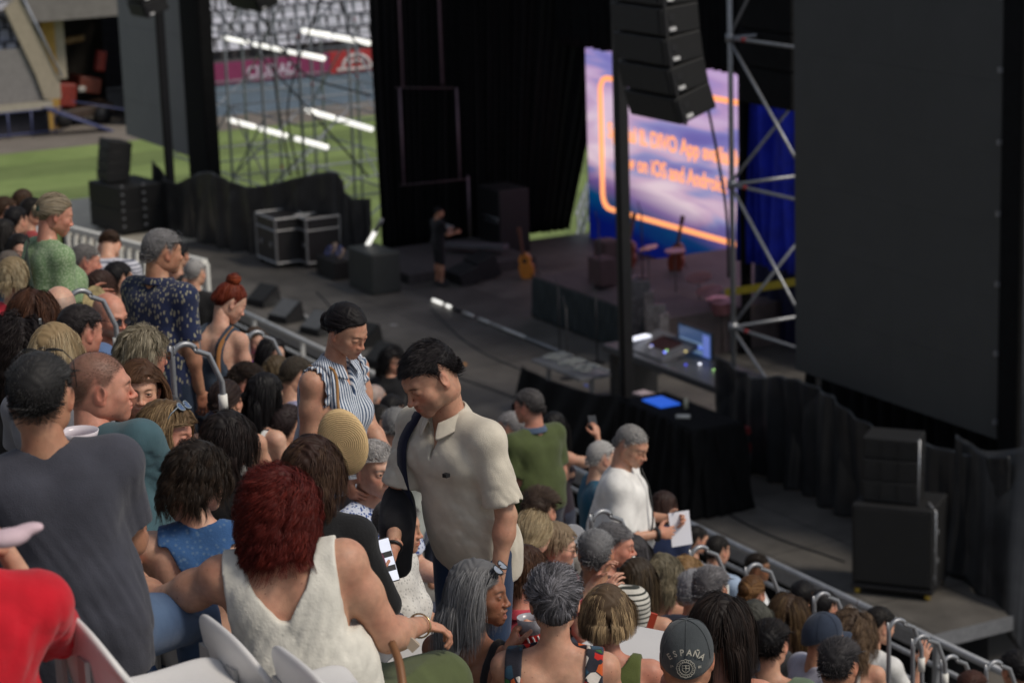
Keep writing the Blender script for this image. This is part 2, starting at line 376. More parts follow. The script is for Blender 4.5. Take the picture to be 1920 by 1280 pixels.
def tagp(o, label, cat='person', group=None):
    o['label'] = label; o['category'] = cat
    if group: o['group'] = group

SK = dict(fair=(.56,.35,.26), light=(.50,.29,.20), tan=(.40,.215,.135), deep=(.28,.135,.08), red=(.50,.245,.175))

def build_person(S):
    rnd = random.Random(S.get('seed', 1)); npr = np.random.RandomState(S.get('seed', 1))
    sex = S.get('sex', 'm'); g = S.get('g', 1.0); sit = S.get('sit', True); sc = S.get('s', 1.0 if sex == 'm' else .95)
    lod = S.get('lod', 1); h = {0: .0062, 1: .010, 2: .014}[lod]
    fem = sex == 'f'
    pel = V(0, 0, .95)
    lean, twist, side = rad(S.get('lean', 4 if sit else 2)), rad(S.get('twist', 0)), rad(S.get('side', 0))
    RT = Rz(twist)@Ry(side)@Rx(-lean)
    T = lambda p: pel+RT@(np.array(p, float)-pel)
    off = V(0, 0, .52-.95) if sit else V(0, 0, 0)
    shw = (.185 if not fem else .162)*(1+.25*(g-1)) + S.get('shw', 0)
    sh = {s: T((s*shw, -.005, 1.388)) for s in (-1, 1)}
    nb = T((0, -.015, 1.445))
    yaw, pit, rol = [rad(q) for q in S.get('look', (0, 8, 0))]
    Rh = Rz(yaw)@Rx(-pit)@Ry(rol)
    hc = nb+Rx(-(lean*.5+pit*.3))@V(0, .035, .158+S.get('neck', 0))+(RT@V(0,0,1)-V(0,0,1))*.03
    thick = S.get('arm', 1.0)*(1+.55*(g-1))
    prims = []
    A = lambda tag, kind, *a: prims.append((tag, kind, a))
    gx = lambda q: 1+(q)*(g-1)
    A('pelvis', 'ell', T((0,.0,.955)), V(.158 if not fem else .168, .108, .115)*V(gx(.9), gx(1), 1), .05, RT)
    A('torso', 'ell', T((0,.0,1.09)), V(.14 if not fem else .122, .098, .13)*V(gx(1.2), gx(1.35), 1), .06, RT)
    A('torso', 'ell', T((0,.002,1.245)), V(.152 if not fem else .135, .108, .165)*V(gx(.75), gx(.8), 1), .05, RT)
    cw = shw-.065
    A('torso', 'cone', T((-cw,-.012,1.352)), T((cw,-.012,1.352)), .066*gx(.5), .066*gx(.5), .05)
    for s in (-1, 1):
        A('torso', 'cone', T((s*.035,-.02,1.44)), T((s*(shw-.02),-.01,1.392)), .030*gx(.6), .042*gx(.4), .04)
        A('torso', 'ell', T((s*.078,-.07*gx(.6),1.30)), (.058,.034,.085), .04, RT)
        A('torso', 'ell', sh[s], .052*thick if not fem else .045*thick, .03)
        if fem: A('torso', 'ell', T((s*.072*gx(.5),.088*gx(.7),1.235)), V(.06,.056,.06)*gx(.7), .03, RT)
        else: A('torso', 'ell', T((s*.075,.07*gx(.5),1.30)), V(.075,.04,.055)*gx(.5), .04, RT)
        A('glute', 'ell', T((s*.076,-.045,.93)), (.08*gx(.8),.07*gx(.8),.085), .04, RT)
    if g > 1.12:
        A('torso', 'ell', T((0,.055*gx(1),1.07)), V(.125,.10,.12)*gx(.6), .06, RT)
        for s in (-1,1): A('torso', 'ell', T((s*.105*gx(.8),-.03,1.10)), V(.06,.07,.06)*gx(.3), .05, RT)
    if S.get('bare_back'): prims.append(('torso', 'groove', (T((0,-.128*gx(.8),1.05)), T((0,-.118*gx(.6),1.38)), .012, .012, .05)))
    ue, fo = .285*(1 if not fem else .95), .25*(1 if not fem else .95)
    arms = S.get('arms', {})
    joints = {}
    for s in (-1, 1):
        key = 'R' if s == 1 else 'L'
        dflt = ((s*.12,-.03,-1), (s*.03,.28,-1)) if not sit else ((s*.16,.22,-1), (-s*.25,1,-.15))
        d1, d2 = arms.get(key, dflt)[:2]
        extra = arms.get(key, dflt)[2:]
        el = sh[s]+nrm(d1)*ue; wr = el+nrm(d2)*fo
        ru, re, rw = (.046,.038,.025) if not fem else (.040,.033,.0215)
        ru *= thick; re *= thick; rw *= (1+.5*(thick-1))
        A('uarm'+key, 'cone', sh[s], el, ru, re, .025)
        A('uarm'+key, 'ell', sh[s]+(el-sh[s])*.42, ru*(1.04 if not fem else .98), .03)
        A('farm'+key, 'cone', el, wr, re*.95, rw, .02)
        A('farm'+key, 'ell', el+(wr-el)*.25, re*1.06, .03)
        joints[key] = (el, wr, extra)
    legs = S.get('legs', {})
    for s in (-1, 1):
        key = 'R' if s == 1 else 'L'
        hip = V(s*.088*gx(.4), 0, .92)
        if key in legs: kn = hip+nrm(legs[key][0])*.43; an = kn+nrm(legs[key][1])*.42
        elif sit: kn = hip+V(s*.05, .43, .0); an = kn+V(0, -.02, -.42)
        else: kn = hip+V(s*.01, .02, -.43); an = kn+V(0, -.03, -.41)
        A('leg', 'cone', hip, kn, .088*gx(.8), .057*gx(.5), .04); A('shin', 'cone', kn, an, .053*gx(.4), .036, .03)
        A('shin', 'ell', kn+(an-kn)*.3+V(0,-.015,0), (.05*gx(.4),.055,.1), .04)
        fd = V(s*.15, 1, 0); A('foot', 'cone', an+V(0,-.02,-.04), an+nrm(fd)*.15+V(0,0,-.055), .038, .03, .03)
    nr = (.054 if not fem else .045)*gx(.5)
    A('neck', 'cone', nb+V(0,-.005,-.03), hc+Rh@V(0,-.028,-.055), nr*1.12, nr, .03)

    def skin_grid(tags, inflate=0.0, hh=h, margin=.05, kmul=1.0, infl=None):
        P = []
        for tag, kind, a in prims:
            if not any(tag.startswith(t) for t in tags): continue
            if kind in ('cone', 'groove'): P += [np.array(a[0])-max(a[2],a[3]), np.array(a[0])+max(a[2],a[3]), np.array(a[1])-max(a[2],a[3]), np.array(a[1])+max(a[2],a[3])]
            else: r = np.max(a[1]); P += [np.array(a[0])-r, np.array(a[0])+r]
        P = np.array(P); F = Field(P.min(0)-inflate-margin, P.max(0)+inflate+margin, hh)
        for tag, kind, a in prims:
            if not any(tag.startswith(t) for t in tags): continue
            i = inflate+((infl or {}).get(tag, 0))
            if kind == 'cone': F.cone(a[0], a[1], a[2]+i, a[3]+i, a[4]*kmul)
            elif kind == 'groove':
                if inflate < .01: F.cone(a[0], a[1], a[2], a[3], a[4], op='s')
            else: F.ell(a[0], np.array(a[1])+i, a[2]*kmul, a[3] if len(a) > 3 else None)
        return F
    def tcoords(F):
        X, Y, Z = F.pts(); x, y, z = X-pel[0], Y-pel[1], Z-pel[2]
        M = RT.T
        return (M[0,0]*x+M[0,1]*y+M[0,2]*z, M[1,0]*x+M[1,1]*y+M[1,2]*z+0*X, M[2,0]*x+M[2,1]*y+M[2,2]*z+pel[2])

    # body
    show = S.get('show', ('torso','pelvis','glute','uarm','farm','neck','leg','shin','foot'))
    bf = skin_grid(show); v, f = bf.mesh(2)
    sk = S.get('skin', 'light'); base = np.array(SK[sk] if isinstance(sk, str) else sk)*rnd.uniform(.93,1.07)
    VV = [v]; FF = [f]; CC = [np.tile(base, (len(v), 1))]; nv = len(v)
    # head
    hk = dict(open_=.72, sex=sex, h={0: .0026, 1: .0034, 2: .005}[lod])
    hk.update(S.get('face', {})); H = tmpl('head', **hk); hs = S.get('hs', 1.0 if not fem else .96)
    W = H['W']; c = np.tile(base, (len(H['v']), 1))
    def put(w, cc, a=1.0):
        nonlocal c
        w = (w*a)[:,None]; c = c*(1-w)+np.array(cc)*w
    put(W['red'], base*V(1.15,.72,.7), .55)
    if 'beard' in S: put(W['beard'], S['beard'], S.get('beard_a', .6))
    put(W['lip'], S.get('lips', base*V(1.0,.52,.5)), .75)
    hcol = np.array(S.get('hcol', (.03,.02,.014)))
    put(W['brow'], S.get('brow', hcol*.7), .9); put(W['lash'], (.02,.012,.01), .8 if fem else .6); put(W['lid'], base*V(.75,.6,.6), .4)
    if S.get('hair') == 'bald': put(np.clip(W['scalp'], 0, 1)*np.clip((W['ang']-60)/25, 0, 1)*(1-W['crown'])*(H['v'][:,2] < .075), S.get('stub', hcol), .55)
    elif S.get('hair') in ('buzz', 'crop'): put(W['fade'], S.get('stub', hcol), .72)
    elif S.get('hair') in ('short',): put(W['fade'], hcol*.75, .85)
    elif S.get('hair'): put(W['scalp'], hcol*.8, .9)
    hv = hc+(H['v']*hs)@Rh.T; VV.append(hv); FF.append(H['f']+nv); CC.append(c); nv += len(hv)
    if len(H['ev']): VV.append(hc+(H['ev']*hs)@Rh.T); FF += [q-len(H['v'])+nv for q in H['ef']]; CC.append(H['ec']); nv += len(H['ev'])
    # hands
    hmats = {}
    for s, key in ((-1,'L'), (1,'R')):
        el, wr, ex = joints[key]; o = ex[0] if ex else {}
        yd = nrm(o.get('dir', wr-el)); palm = np.array(o.get('palm', (-s, .2, 0) if not sit else (-s*.2, .1, -1)), float)
        zd = nrm(-(palm-yd*(palm@yd))); xd = np.cross(yd, zd)
        M = np.stack([xd, yd, zd], 1)
        tv, tf = tmpl('hand', curl=o.get('curl', .45), thumb=o.get('thumb', .4), spread=o.get('spread', .1), h=.0034 if lod == 0 else .005)
        tv = tv*(1.0 if not fem else .9)
        if s == -1: tv = tv*V(-1,1,1); tf = tf[:, ::-1]; M = np.stack([xd, yd, zd], 1)
        VV.append(wr+tv@M.T); FF.append(tf+nv); CC.append(np.tile(base*V(1.02,.92,.9), (len(tv), 1))); nv += len(tv)
        hmats[key] = (wr, M)
    v = (np.concatenate(VV)+off)*sc
    # head position is given; put the person under it
    rz = rad(S['rz']); RZ = Rz(rz)
    hp = S['at'] if 'at' in S else LD(S['head'][0], S['head'][1], S['D'])
    root = np.array(hp)-RZ@((hc+off)*sc)
    ob = mesh_np('person', v, FF, SKIN, col=np.concatenate(CC)*np.array((1,1,1)))
    ob.location = root; ob.rotation_euler = (0, 0, rz)
    tagp(ob, S['label'], group=S.get('group'))
    info = dict(ob=ob, T=T, RT=RT, hc=hc, Rh=Rh, off=off, sc=sc, pel=pel, joints=joints, hands=hmats, sh=sh, nb=nb, root=root, RZ=RZ, H=H, hs=hs, nr=nr, S=S, h=h, g=g, fem=fem, shw=shw)
    tow = lambda p: (np.asarray(p)+off)*sc                # template space -> object space
    info['tow'] = tow
    info['world'] = lambda p: root+RZ@tow(p)
    # garments
    for G in S.get('wear', []):
        kind = G['kind']; nm = G.get('name', kind)
        infl = G.get('t', .014)
        if kind in ('trousers', 'shorts', 'skirt'):
            F = skin_grid(('pelvis', 'glute', 'leg') if kind != 'trousers' else ('pelvis','glute','leg','shin'), infl)
            x, y, z = tcoords(F)
            F.f = np.maximum(F.f, z-G.get('top', 1.02))
            if kind == 'trousers':
                X, Y, Z = F.pts()
                F.f = np.maximum(F.f, (.13-(Z+0*X+0*Y)) if not sit else (.13+.0-(Z-0*X)-.40+.0*Y))
            if kind == 'skirt' and sit:
                for q in (0,1): F.ell(V(0,.25,.93), (.17*gx(.6),.27,.095*gx(.5)), .06)
                F.f = np.maximum(F.f, z-G.get('top', 1.02))
        else:
            tags = ['torso', 'pelvis']
            sl = G.get('sleeve', 0)
            for key in ('L', 'R'):
                if sl > 0: tags.append('uarm'+key)
                if sl > 1: tags.append('farm'+key)
            tags = ['torso', 'pelvis', 'glute']
            F = skin_grid(tags, infl, kmul=1.15, margin=.14)
            for s in (-1, 1): F.cone(T((s*.055*gx(1),.0,1.06)), T((s*.062*gx(1),-.012,.84)), .088*gx(.7)+infl, .098*gx(.7)+infl, .05)
            if G.get('loose'): F.ell(T((0,.01,1.06)), V(.142,.108,.2)*V(gx(1.1),gx(1.3),1)+G['loose'], .08, RT)
            if sl > 0:
                for s, key in ((-1,'L'), (1,'R')):
                    el, wr, _ = joints[key]; a = sh[s]; ru = (.046 if not fem else .040)*thick; re = (.038 if not fem else .033)*thick; st_ = G.get('sl_t', 0)+.002
                    e = a+(el-a)*min(sl, 1); re_ = ru+(re-ru)*min(sl,1)
                    F.cone(a+(el-a)*.06, e, ru*1.0+infl*.75, re_*1.0+infl+st_+.006, .035)
                    if sl > 1: e2_ = el+(wr-el)*(sl-1); F.cone(el, e2_, re*1.02+infl*.8+st_, .025+infl*.9+st_, .02); d = nrm(wr-el); e = e2_
                    else: d = nrm(el-a)
                    X, Y, Z = F.pts(); tt = (X-e[0])*d[0]+(Y-e[1])*d[1]+(Z-e[2])*d[2]
                    rr = np.sqrt(np.maximum((X-e[0])**2+(Y-e[1])**2+(Z-e[2])**2-tt*tt, 0))
                    own_ = np.sqrt((X-e[0])**2+(Y-e[1])**2+(Z-e[2])**2) < re_+infl+st_+.03
                    F.f = np.where(own_ & (tt > -.02), np.maximum(F.f, tt), F.f)
            x, y, z = tcoords(F); X, Y, Z = F.pts()
            if sl == 0 or G.get('armcut'):
                ac = G.get('armcut', .035)
                for s in (-1, 1):
                    xs = s*x
                    cut = np.maximum(xs-(shw-ac)+.0*z, 1.245-z)       # arm holes
                    F.f = np.maximum(F.f, np.minimum(xs-(shw-ac), z-1.20)*1.0)
            F.f = np.maximum(F.f, G.get('hem', .90)-z)
            nk = G.get('neck', 'crew')
            sp = lambda cx, cy, cz, rx, ry, rz_: (np.sqrt(((x-cx)/rx)**2+((y-cy)/ry)**2+((z-cz)/rz_)**2)-1)*min(rx, ry, rz_)
            if nk == 'crew': F.f = np.maximum(F.f, -sp(0, .005, 1.49, nr+.022, nr+.03, .052))
            elif nk == 'polo': F.f = np.maximum(F.f, -sp(0, .0, 1.5, nr+.012, nr+.016, .06)); F.f = np.maximum(F.f, -np.maximum(np.abs(x)-.004-.4*np.maximum(z-1.36, 0), np.maximum(1.33-z, -y+.02)))
            elif nk == 'scoop': F.f = np.maximum(F.f, -sp(0, .03, 1.47, .10, .15, .10))
            elif nk == 'wide': F.f = np.maximum(F.f, -sp(0, 0, 1.5, .145, .2, .10))
            elif nk == 'vback':      # straps, deep V at the back
                F.f = np.maximum(F.f, -np.maximum(np.abs(x)-.012-G.get('vs', .62)*np.maximum(z-G.get('vz', 1.235), 0)+.35*np.maximum(z-1.36, 0), G.get('vz', 1.235)-z))
            elif nk == 'tube':      # bare shoulders, two thin straps
                zz = G.get('top', 1.28); st = G.get('strap', .011)
                keep = np.abs(np.abs(x)-G.get('sx', .085))-st
                F.f = np.maximum(F.f, np.minimum(z-zz, keep))
            if G.get('cut'): F.f = G['cut'](F.f, x, y, z)
            if G.get('wr', 1): F.f = F.f+wrinkle(x, y, z, S.get('seed', 1), .0075*G.get('wr', 1))*np.clip((1.42-z)/.08, .15, 1)
        gv, gf = F.mesh(2)
        gv = (gv+off)*sc
        go = mesh_np(nm, gv, gf, G['mat'], ob)
        if G.get('label'): go['label'] = G['label']
    if S.get('shoes', not sit):
        F = skin_grid(('foot',), .012); gv, gf = F.mesh(1); mesh_np('shoes', (gv+off)*sc, gf, fabric((.03,.03,.035)), ob)
    if S.get('hair') == 'buzz' and 'cap' not in S['label'].split(): S['hair'] = 'crop'; S['hairp'] = dict(L=.005, w=.0009, lift=1.2); S['hcol'] = tuple(np.array(S.get('stub'))*.9); S['hcol2'] = tuple(np.array(S.get('stub'))*1.3)
    if S.get('hair') and S['hair'] not in ('bald', 'buzz'): build_hair(info)
    if 'glasses' in S: add_glasses(info, **S['glasses'])
    return info

def ribbons(P, nrmal, width, taper=True):
    """P (n,m,3) polylines -> flat ribbon verts/faces"""
    n, m, _ = P.shape
    tg = np.gradient(P, axis=1); tg /= np.linalg.norm(tg, axis=2, keepdims=True)+1e-9
    sd = np.cross(tg, nrmal); sd /= np.linalg.norm(sd, axis=2, keepdims=True)+1e-9
    w = np.asarray(width).reshape(-1,1,1)*np.ones((n,m,1))
    if taper: w = w*np.interp(np.linspace(0,1,m), [0,.1,.6,1], [.8,1,.85,.15])[None,:,None]
    a = P-sd*w*.5; b = P+sd*w*.5
    v = np.stack([a, b], 2).reshape(-1, 3)
    i = np.arange(n)[:,None]*(2*m)+np.arange(m-1)[None]*2
    f = np.stack([i, i+1, i+3, i+2], 2).reshape(-1, 4)
    return v, f

HS = dict(   # length, volume, gravity, curl amp, curl freq, comb style
    short=dict(L=.026, vol=.008, grav=.05, amp=.0012, fr=60, comb='fwd', n=4200, w=.0017, m=6, lift=.12, cap=.006, mess=.35),
    crop=dict(L=.007, vol=.004, grav=.05, amp=.0, fr=60, comb='fwd', n=4200, w=.0012, m=3, lift=.6, cap=.0012),
    curlyshort=dict(L=.07, vol=.030, grav=.15, amp=.008, fr=75, comb='back', n=4200, w=.0017, m=12, lift=.3, cap=.018),
    bob=dict(L=.16, vol=.016, grav=.35, amp=.002, fr=20, comb='down', n=4200, w=.0018, m=12, lift=.06, cap=.012),
    pixie=dict(L=.075, vol=.014, grav=.3, amp=.003, fr=30, comb='down', n=4200, w=.0018, m=9, lift=.15, cap=.010),
    long=dict(L=.31, vol=.015, grav=.4, amp=.004, fr=16, comb='down', n=4600, w=.0019, m=16, lift=.03, cap=.012),
    wavy=dict(L=.27, vol=.024, grav=.38, amp=.010, fr=38, comb='down', n=4600, w=.0019, m=20, lift=.08, cap=.014),
    curly=dict(L=.24, vol=.040, grav=.3, amp=.013, fr=60, comb='down', n=5000, w=.0018, m=24, lift=.2, cap=.024),
    up=dict(L=.16, vol=.010, grav=.0, amp=.0015, fr=20, comb='bun', n=2400, w=.0024, m=12, lift=.02, cap=.008),
)
def build_hair(I):
    S = I['S']; st = dict(HS[S['hair']]); st.update(S.get('hairp', {})); rs = np.random.RandomState(S.get('seed', 1)+77)
    H, W = I['H'], I['H']['W']; hv = H['v']; lod = S.get('lod', 1)
    n = int(st['n']*{0: 1.6, 1: .9, 2: .35}[lod]); wd = st['w']*{0: .72, 1: 1.1, 2: 2.0}[lod]; m = st['m'] if lod < 2 else max(4, st['m']//2)
    if S['hair'] == 'short' and 'cap' not in S.get('hairp', {}): st['cap'] = st['L']*.17; st['vol'] = st['L']*.28; st['mess'] = .18
    hm = S.get('hairline', 0)
    ok = np.where(((W['scalp'] if st['L'] > .06 else W['fade']) > .2+.6*rs.rand(len(hv))) & (hv[:,2] > -.075) & ((np.abs(hv[:,0]) < .076) | (hv[:,2] > .03)))[0]
    if st.get('thin'): ok = ok[~((W['crown'][ok] > .3) & (rs.rand(len(ok)) < st['thin']))]
    e = rs.choice(ok, n); q = hv[e]+rs.normal(0, .0015, (n,3))
    # outward normals in head space
    C0 = V(0,-.012,.025); R0 = V(.076,.096,.088)
    nr_ = (q-C0)/R0**2; nr_ /= np.linalg.norm(nr_, axis=1, keepdims=True)
    K = st.get('clumps', 260); ck = rs.choice(n, K); cid = np.argmin(((q[:,None]-q[ck][None])**2).sum(2), 1)
    cr = rs.rand(K, 4)
    part = st.get('part', .02)
    comb = st['comb']; x = q[:,0]-part
    bunp = V(*st.get('bun', (0,-.115,.0)))
    if comb == 'fwd': d = np.stack([.25*np.sign(x)*0+.1, 1+0*x, .1+0*x], 1); d[q[:,2] < .045] = (0,-.25,-1)
    elif comb == 'side': d = np.stack([1+0*x, .5+0*x, .0+0*x], 1); d[q[:,2] < .045] = (0,-.2,-1)
    elif comb == 'back': d = np.stack([.3*np.sign(x), -1+0*x, .1+0*x], 1); d[q[:,2] < .02] = (0,-.4,-1)
    elif comb == 'crown':
        dd = q-V(0,-.055,.115); d = dd/(np.linalg.norm(dd,axis=1,keepdims=True)+1e-6)
    elif comb == 'bun': d = bunp-q
    else: d = np.stack([np.sign(x)*np.clip(.4+np.abs(x)*14, .4, 1.2), -.45+0*x, -.5+0*x], 1); fr = q[:,1] > .045; d[fr,1] = st.get('fringe', -.25)
    d = d-nr_*(d*nr_).sum(1)[:,None]*.9; d /= np.linalg.norm(d, axis=1, keepdims=True)+1e-9
    d = d+nr_*st['lift']+rs.normal(0, .08, (n,3))+(cr[cid,:3]-.5)*st.get('mess', .25)
    L = st['L']*(.74+.36*rs.rand(n))*(.92+.16*cr[cid,3])
    if S['hair'] in ('bob',): L = np.clip(L, 0, np.maximum(.02, (q[:,2]+st.get('cutz', .085))*1.15+np.maximum(0,.05-np.abs(q[:,0]))*.5))
    if S['hair'] == 'short': L *= np.where(q[:,2] > .055, 1.25, np.where(q[:,2] < -.01, .15, .32))
    lay = rs.rand(n)**.7
    Rh, hc = I['Rh'], I['hc']
    p = q@Rh.T; d = d@Rh.T; gdir = V(0,0,-1)
    if comb == 'bun': bw = bunp@Rh.T
    stp = L/(m-1); P = np.zeros((n, m, 3)); NN = np.zeros((n, m, 3)); P[:,0] = p
    C = Rh@V(0,-.010,.022); bc = (I['T']((0,-.01,1.27))-hc); bt = I['T']((0,0,1.27))
    for k in range(1, m):
        d /= np.linalg.norm(d, axis=1, keepdims=True)+1e-9
        if comb == 'bun':
            t = bw-p; t /= np.linalg.norm(t, axis=1, keepdims=True)+1e-9; d = d*.55+t*.45
        else:
            gg = st['grav']*min(1, .35+k/m*1.5); d = d*(1-gg)+gdir*gg
        p = p+d*stp[:,None]
        u = (p-C)@Rh; rr = (R0-V(0,0,0)+.002+st['vol']*(.25+.75*lay)[:,None]*(min(1, .35+1.3*k/m)))
        kk = np.sqrt(((u/rr)**2).sum(1)); ins = kk < 1
        low = u[:,2] < -.03
        kk2 = np.where(ins & ~low, kk, 1); u = u/np.maximum(kk2,.2)[:,None]
        # below the ears keep off the neck: push out sideways/back only
        rad2 = np.sqrt((u[:,0]/(rr[:,0]*.93))**2+((u[:,1]+.02)/(rr[:,1]*.88))**2)
        m2 = low & (rad2 < 1) & (u[:,1] < .07)
        sc_ = np.where(m2, 1/np.maximum(rad2,.25), 1); u[:,0] *= sc_; u[:,1] = (u[:,1]+.02)*sc_-.02
        if not st.get('overface'):
            fm = (u[:,1]+C0[1] > st.get('tuck', .02)) & (u[:,2]+.022 < .058) & (u[:,2] > -.2) & (np.abs(u[:,0]) < .074+.012*lay); sg = np.where(u[:,0] >= 0, 1, -1)
            u[:,0] = np.where(fm, sg*(.074+.012*lay), u[:,0]); u[:,1] = np.where(fm & (u[:,1] > .055), .055, u[:,1])
        p = C+u@Rh.T
        b = (p-bc)@I['RT']; br = V(.19,.145*(1+.7*(I['g']-1)),.205); kb = np.sqrt(((b/br)**2).sum(1)); b = np.where((kb < 1)[:,None], b/np.maximum(kb,.3)[:,None], b)
        p = bc+b@I['RT'].T
        d = p-P[:,k-1]; P[:,k] = p
    cl = st.get('lock', {'curly': .38, 'wavy': .45, 'long': .4, 'bob': .3, 'pixie': .45, 'curlyshort': .55}.get(S['hair'], 0))
    if cl:
        tt_ = (np.linspace(0,1,m)**.8)[None,:,None]*cl; PC = P[ck][cid]; near = (np.linalg.norm(PC-P, axis=2, keepdims=True) < .05); P = np.where(near, P*(1-tt_)+PC*tt_, P)
    o_ = P-C; NN = o_/(np.linalg.norm(o_, axis=2, keepdims=True)+1e-9)
    if st['amp']:
        tg = np.gradient(P, axis=1); tg /= np.linalg.norm(tg, axis=2, keepdims=True)+1e-9
        sd = np.cross(tg, NN); s_ = np.linspace(0,1,m)[None]*L[:,None]
        ph = cr[cid,0][:,None]*6.28+rs.rand(n)[:,None]*.5; fr = st['fr']*(.8+.4*cr[cid,1])[:,None]
        ramp = np.clip(np.linspace(0,1,m)*2.2, 0, 1)[None]*st['amp']*(.6+.8*rs.rand(n)[:,None])
        P = P+sd*(np.sin(s_*fr+ph)*ramp)[...,None]+NN*((np.cos(s_*fr+ph)+.5)*ramp*.7)[...,None]
    rv = rs.normal(0, .45, (n,1,1)); sdv = np.cross(np.gradient(P, axis=1), NN); sdv /= np.linalg.norm(sdv, axis=2, keepdims=True)+1e-9
    v, f = ribbons(P, NN+sdv*rv, wd*(.7+.6*rs.rand(n)))
    hb = np.array(S.get('hcol', (.03,.02,.014)), float); hi = np.array(S.get('hcol2', hb*1.8), float)
    mixv = np.clip(cr[cid,2]*1.3-.35+rs.normal(0,.28,n), 0, 1)*S.get('hmix', .8)
    root = np.linspace(0,1,m)[None,:,None]
    cc = (hb*(1-mixv[:,None])+hi*mixv[:,None])*(.84+.32*rs.rand(n)[:,None])
    rc = np.array(S.get('rootcol', hb*.85)); cc = cc[:,None]*np.clip(root*3, .0, 1)+rc*(1-np.clip(root*3, 0, 1))
    cc = np.repeat(cc, 2, axis=1).reshape(-1, 3)
    v = v*I['hs']
    VV, FF, CC = [v], [f], [cc]; nv = len(v)
    # the dense mass of hair underneath
    fc = H['f']; msk = ((W['scalp'] > .45) if st['L'] > .06 else (W['fade'] > .75))[fc].all(1) & ((np.abs(hv[:,0]) < .0745)|(hv[:,2] > .035))[fc].all(1)
    if not st.get('thin') and st['L'] > .01:
        f2 = fc[msk]; us = np.unique(f2); mp = np.full(len(hv), -1); mp[us] = np.arange(len(us))
        u = hv[us]; nn = (u-C0)/R0**2; nn /= np.linalg.norm(nn, axis=1, keepdims=True)
        edge = np.clip((W['scalp'][us]-.45)/.55, 0, 1) if st['L'] > .06 else np.clip((W['fade'][us]-.75)*4, 0, 1)
        nz = .5+.5*np.sin(u[:,0]*130+3*np.sin(u[:,1]*90+S.get('seed',1)))*np.sin(u[:,2]*110+u[:,1]*60)
        u = u+nn*(st['cap']*(.08+.92*edge**1.5)*(.7+.45*nz))[:,None]
        VV.append((u@Rh.T)*I['hs']); FF.append(mp[f2]+nv); CC.append(np.tile(hb*.8, (len(us),1))); nv += len(us)
    if S['hair'] == 'up' and st.get('knot', .036):
        # the knot: spiralling locks round a small core
        r0 = st.get('knot', .036); nk = 240 if lod < 2 else 90; mk = 12
        a = rs.rand(nk)*6.28; tl = rs.normal(0,.5,(nk,3)); ax = nrm(bunp-V(0,0,.0)); ax = ax+tl*.45; ax /= np.linalg.norm(ax, axis=1, keepdims=True)
        u1 = np.cross(ax, V(.3,.2,.9)); u1 /= np.linalg.norm(u1, axis=1, keepdims=True); u2 = np.cross(ax, u1)
        rr = r0*(.75+.3*rs.rand(nk)); th = a[:,None]+np.linspace(0,3.2,mk)[None]
        Q = bunp+nrm(bunp-C0)*r0*.45+(u1[:,None]*np.cos(th)[...,None]+u2[:,None]*np.sin(th)[...,None])*rr[:,None,None]*V(1,.85,1)*V(*st.get('kshape', (1,1,1)))
        nn = Q-(bunp+nrm(bunp-C0)*r0*.45); nn /= np.linalg.norm(nn, axis=2, keepdims=True)+1e-9
        v2, f2 = ribbons(Q, nn, np.full(nk, wd*2.2), False)
        mx = (np.clip(rs.rand(nk)*1.2-.2, 0, 1)*S.get('hmix', .8))[:,None]; c2 = (hb*(1-mx)+hi*mx)*(.7+.5*rs.rand(nk,1))
        VV.append((v2@Rh.T)*I['hs']); FF.append(f2+nv); CC.append(np.repeat(c2, 2*mk, axis=0)); nv += len(v2)
        # core
        Fk = Field(bunp-.08-r0, bunp+.08+r0, .006); Fk.ell(bunp+nrm(bunp-C0)*r0*.45, V(1,.85,1)*V(*st.get('kshape', (1,1,1)))*r0*.86, 0); v3, f3 = Fk.mesh(0)
        VV.append((v3@Rh.T)*I['hs']); FF.append(f3+nv); CC.append(np.tile(hb*.7, (len(v3),1))); nv += len(v3)
    vv = (np.concatenate(VV)+hc+I['off'])*I['sc']
    o = mesh_np('hair', vv, FF, HAIR, I['ob'], col=np.concatenate(CC))
    I['hair'] = o
    return o

def tube(path, r, seg=8, closed=False):
    """round tube along a polyline; returns verts, faces"""
    P = np.array(path, float); n = len(P)
    tg = np.gradient(P, axis=0) if not closed else np.roll(P,-1,0)-np.roll(P,1,0)
    tg /= np.linalg.norm(tg, axis=1, keepdims=True)+1e-12
    up = V(0,0,1) if abs(tg[0,2]) < .9 else V(0,1,0)
    fr = []; u = nrm(np.cross(tg[0], up))
    for i in range(n):
        u = nrm(u-tg[i]*(u@tg[i])); fr.append((u, np.cross(tg[i], u)))
    a = np.linspace(0, 2*math.pi, seg, endpoint=False); rr = np.broadcast_to(np.asarray(r, float), (n,))
    v = np.concatenate([P[i]+rr[i]*(np.cos(a)[:,None]*fr[i][0]+np.sin(a)[:,None]*fr[i][1]) for i in range(n)])
    F = []
    for i in range(n if closed else n-1):
        j = (i+1) % n
        for k in range(seg): F.append((i*seg+k, i*seg+(k+1)%seg, j*seg+(k+1)%seg, j*seg+k))
    if not closed:
        v = np.concatenate([v, [P[0]], [P[-1]]])
        T3 = [(len(v)-2, (k+1)%seg, k) for k in range(seg)]+[(len(v)-1, (n-1)*seg+k, (n-1)*seg+(k+1)%seg) for k in range(seg)]
        return v, [np.array(F), np.array(T3)]
    return v, [np.array(F)]
def merge(parts):
    VV, FF, n = [], [], 0
    for v, fs in parts:
        if isinstance(fs, np.ndarray): fs = [fs]
        VV.append(v); FF += [q+n for q in fs]; n += len(v)
    return np.concatenate(VV), FF
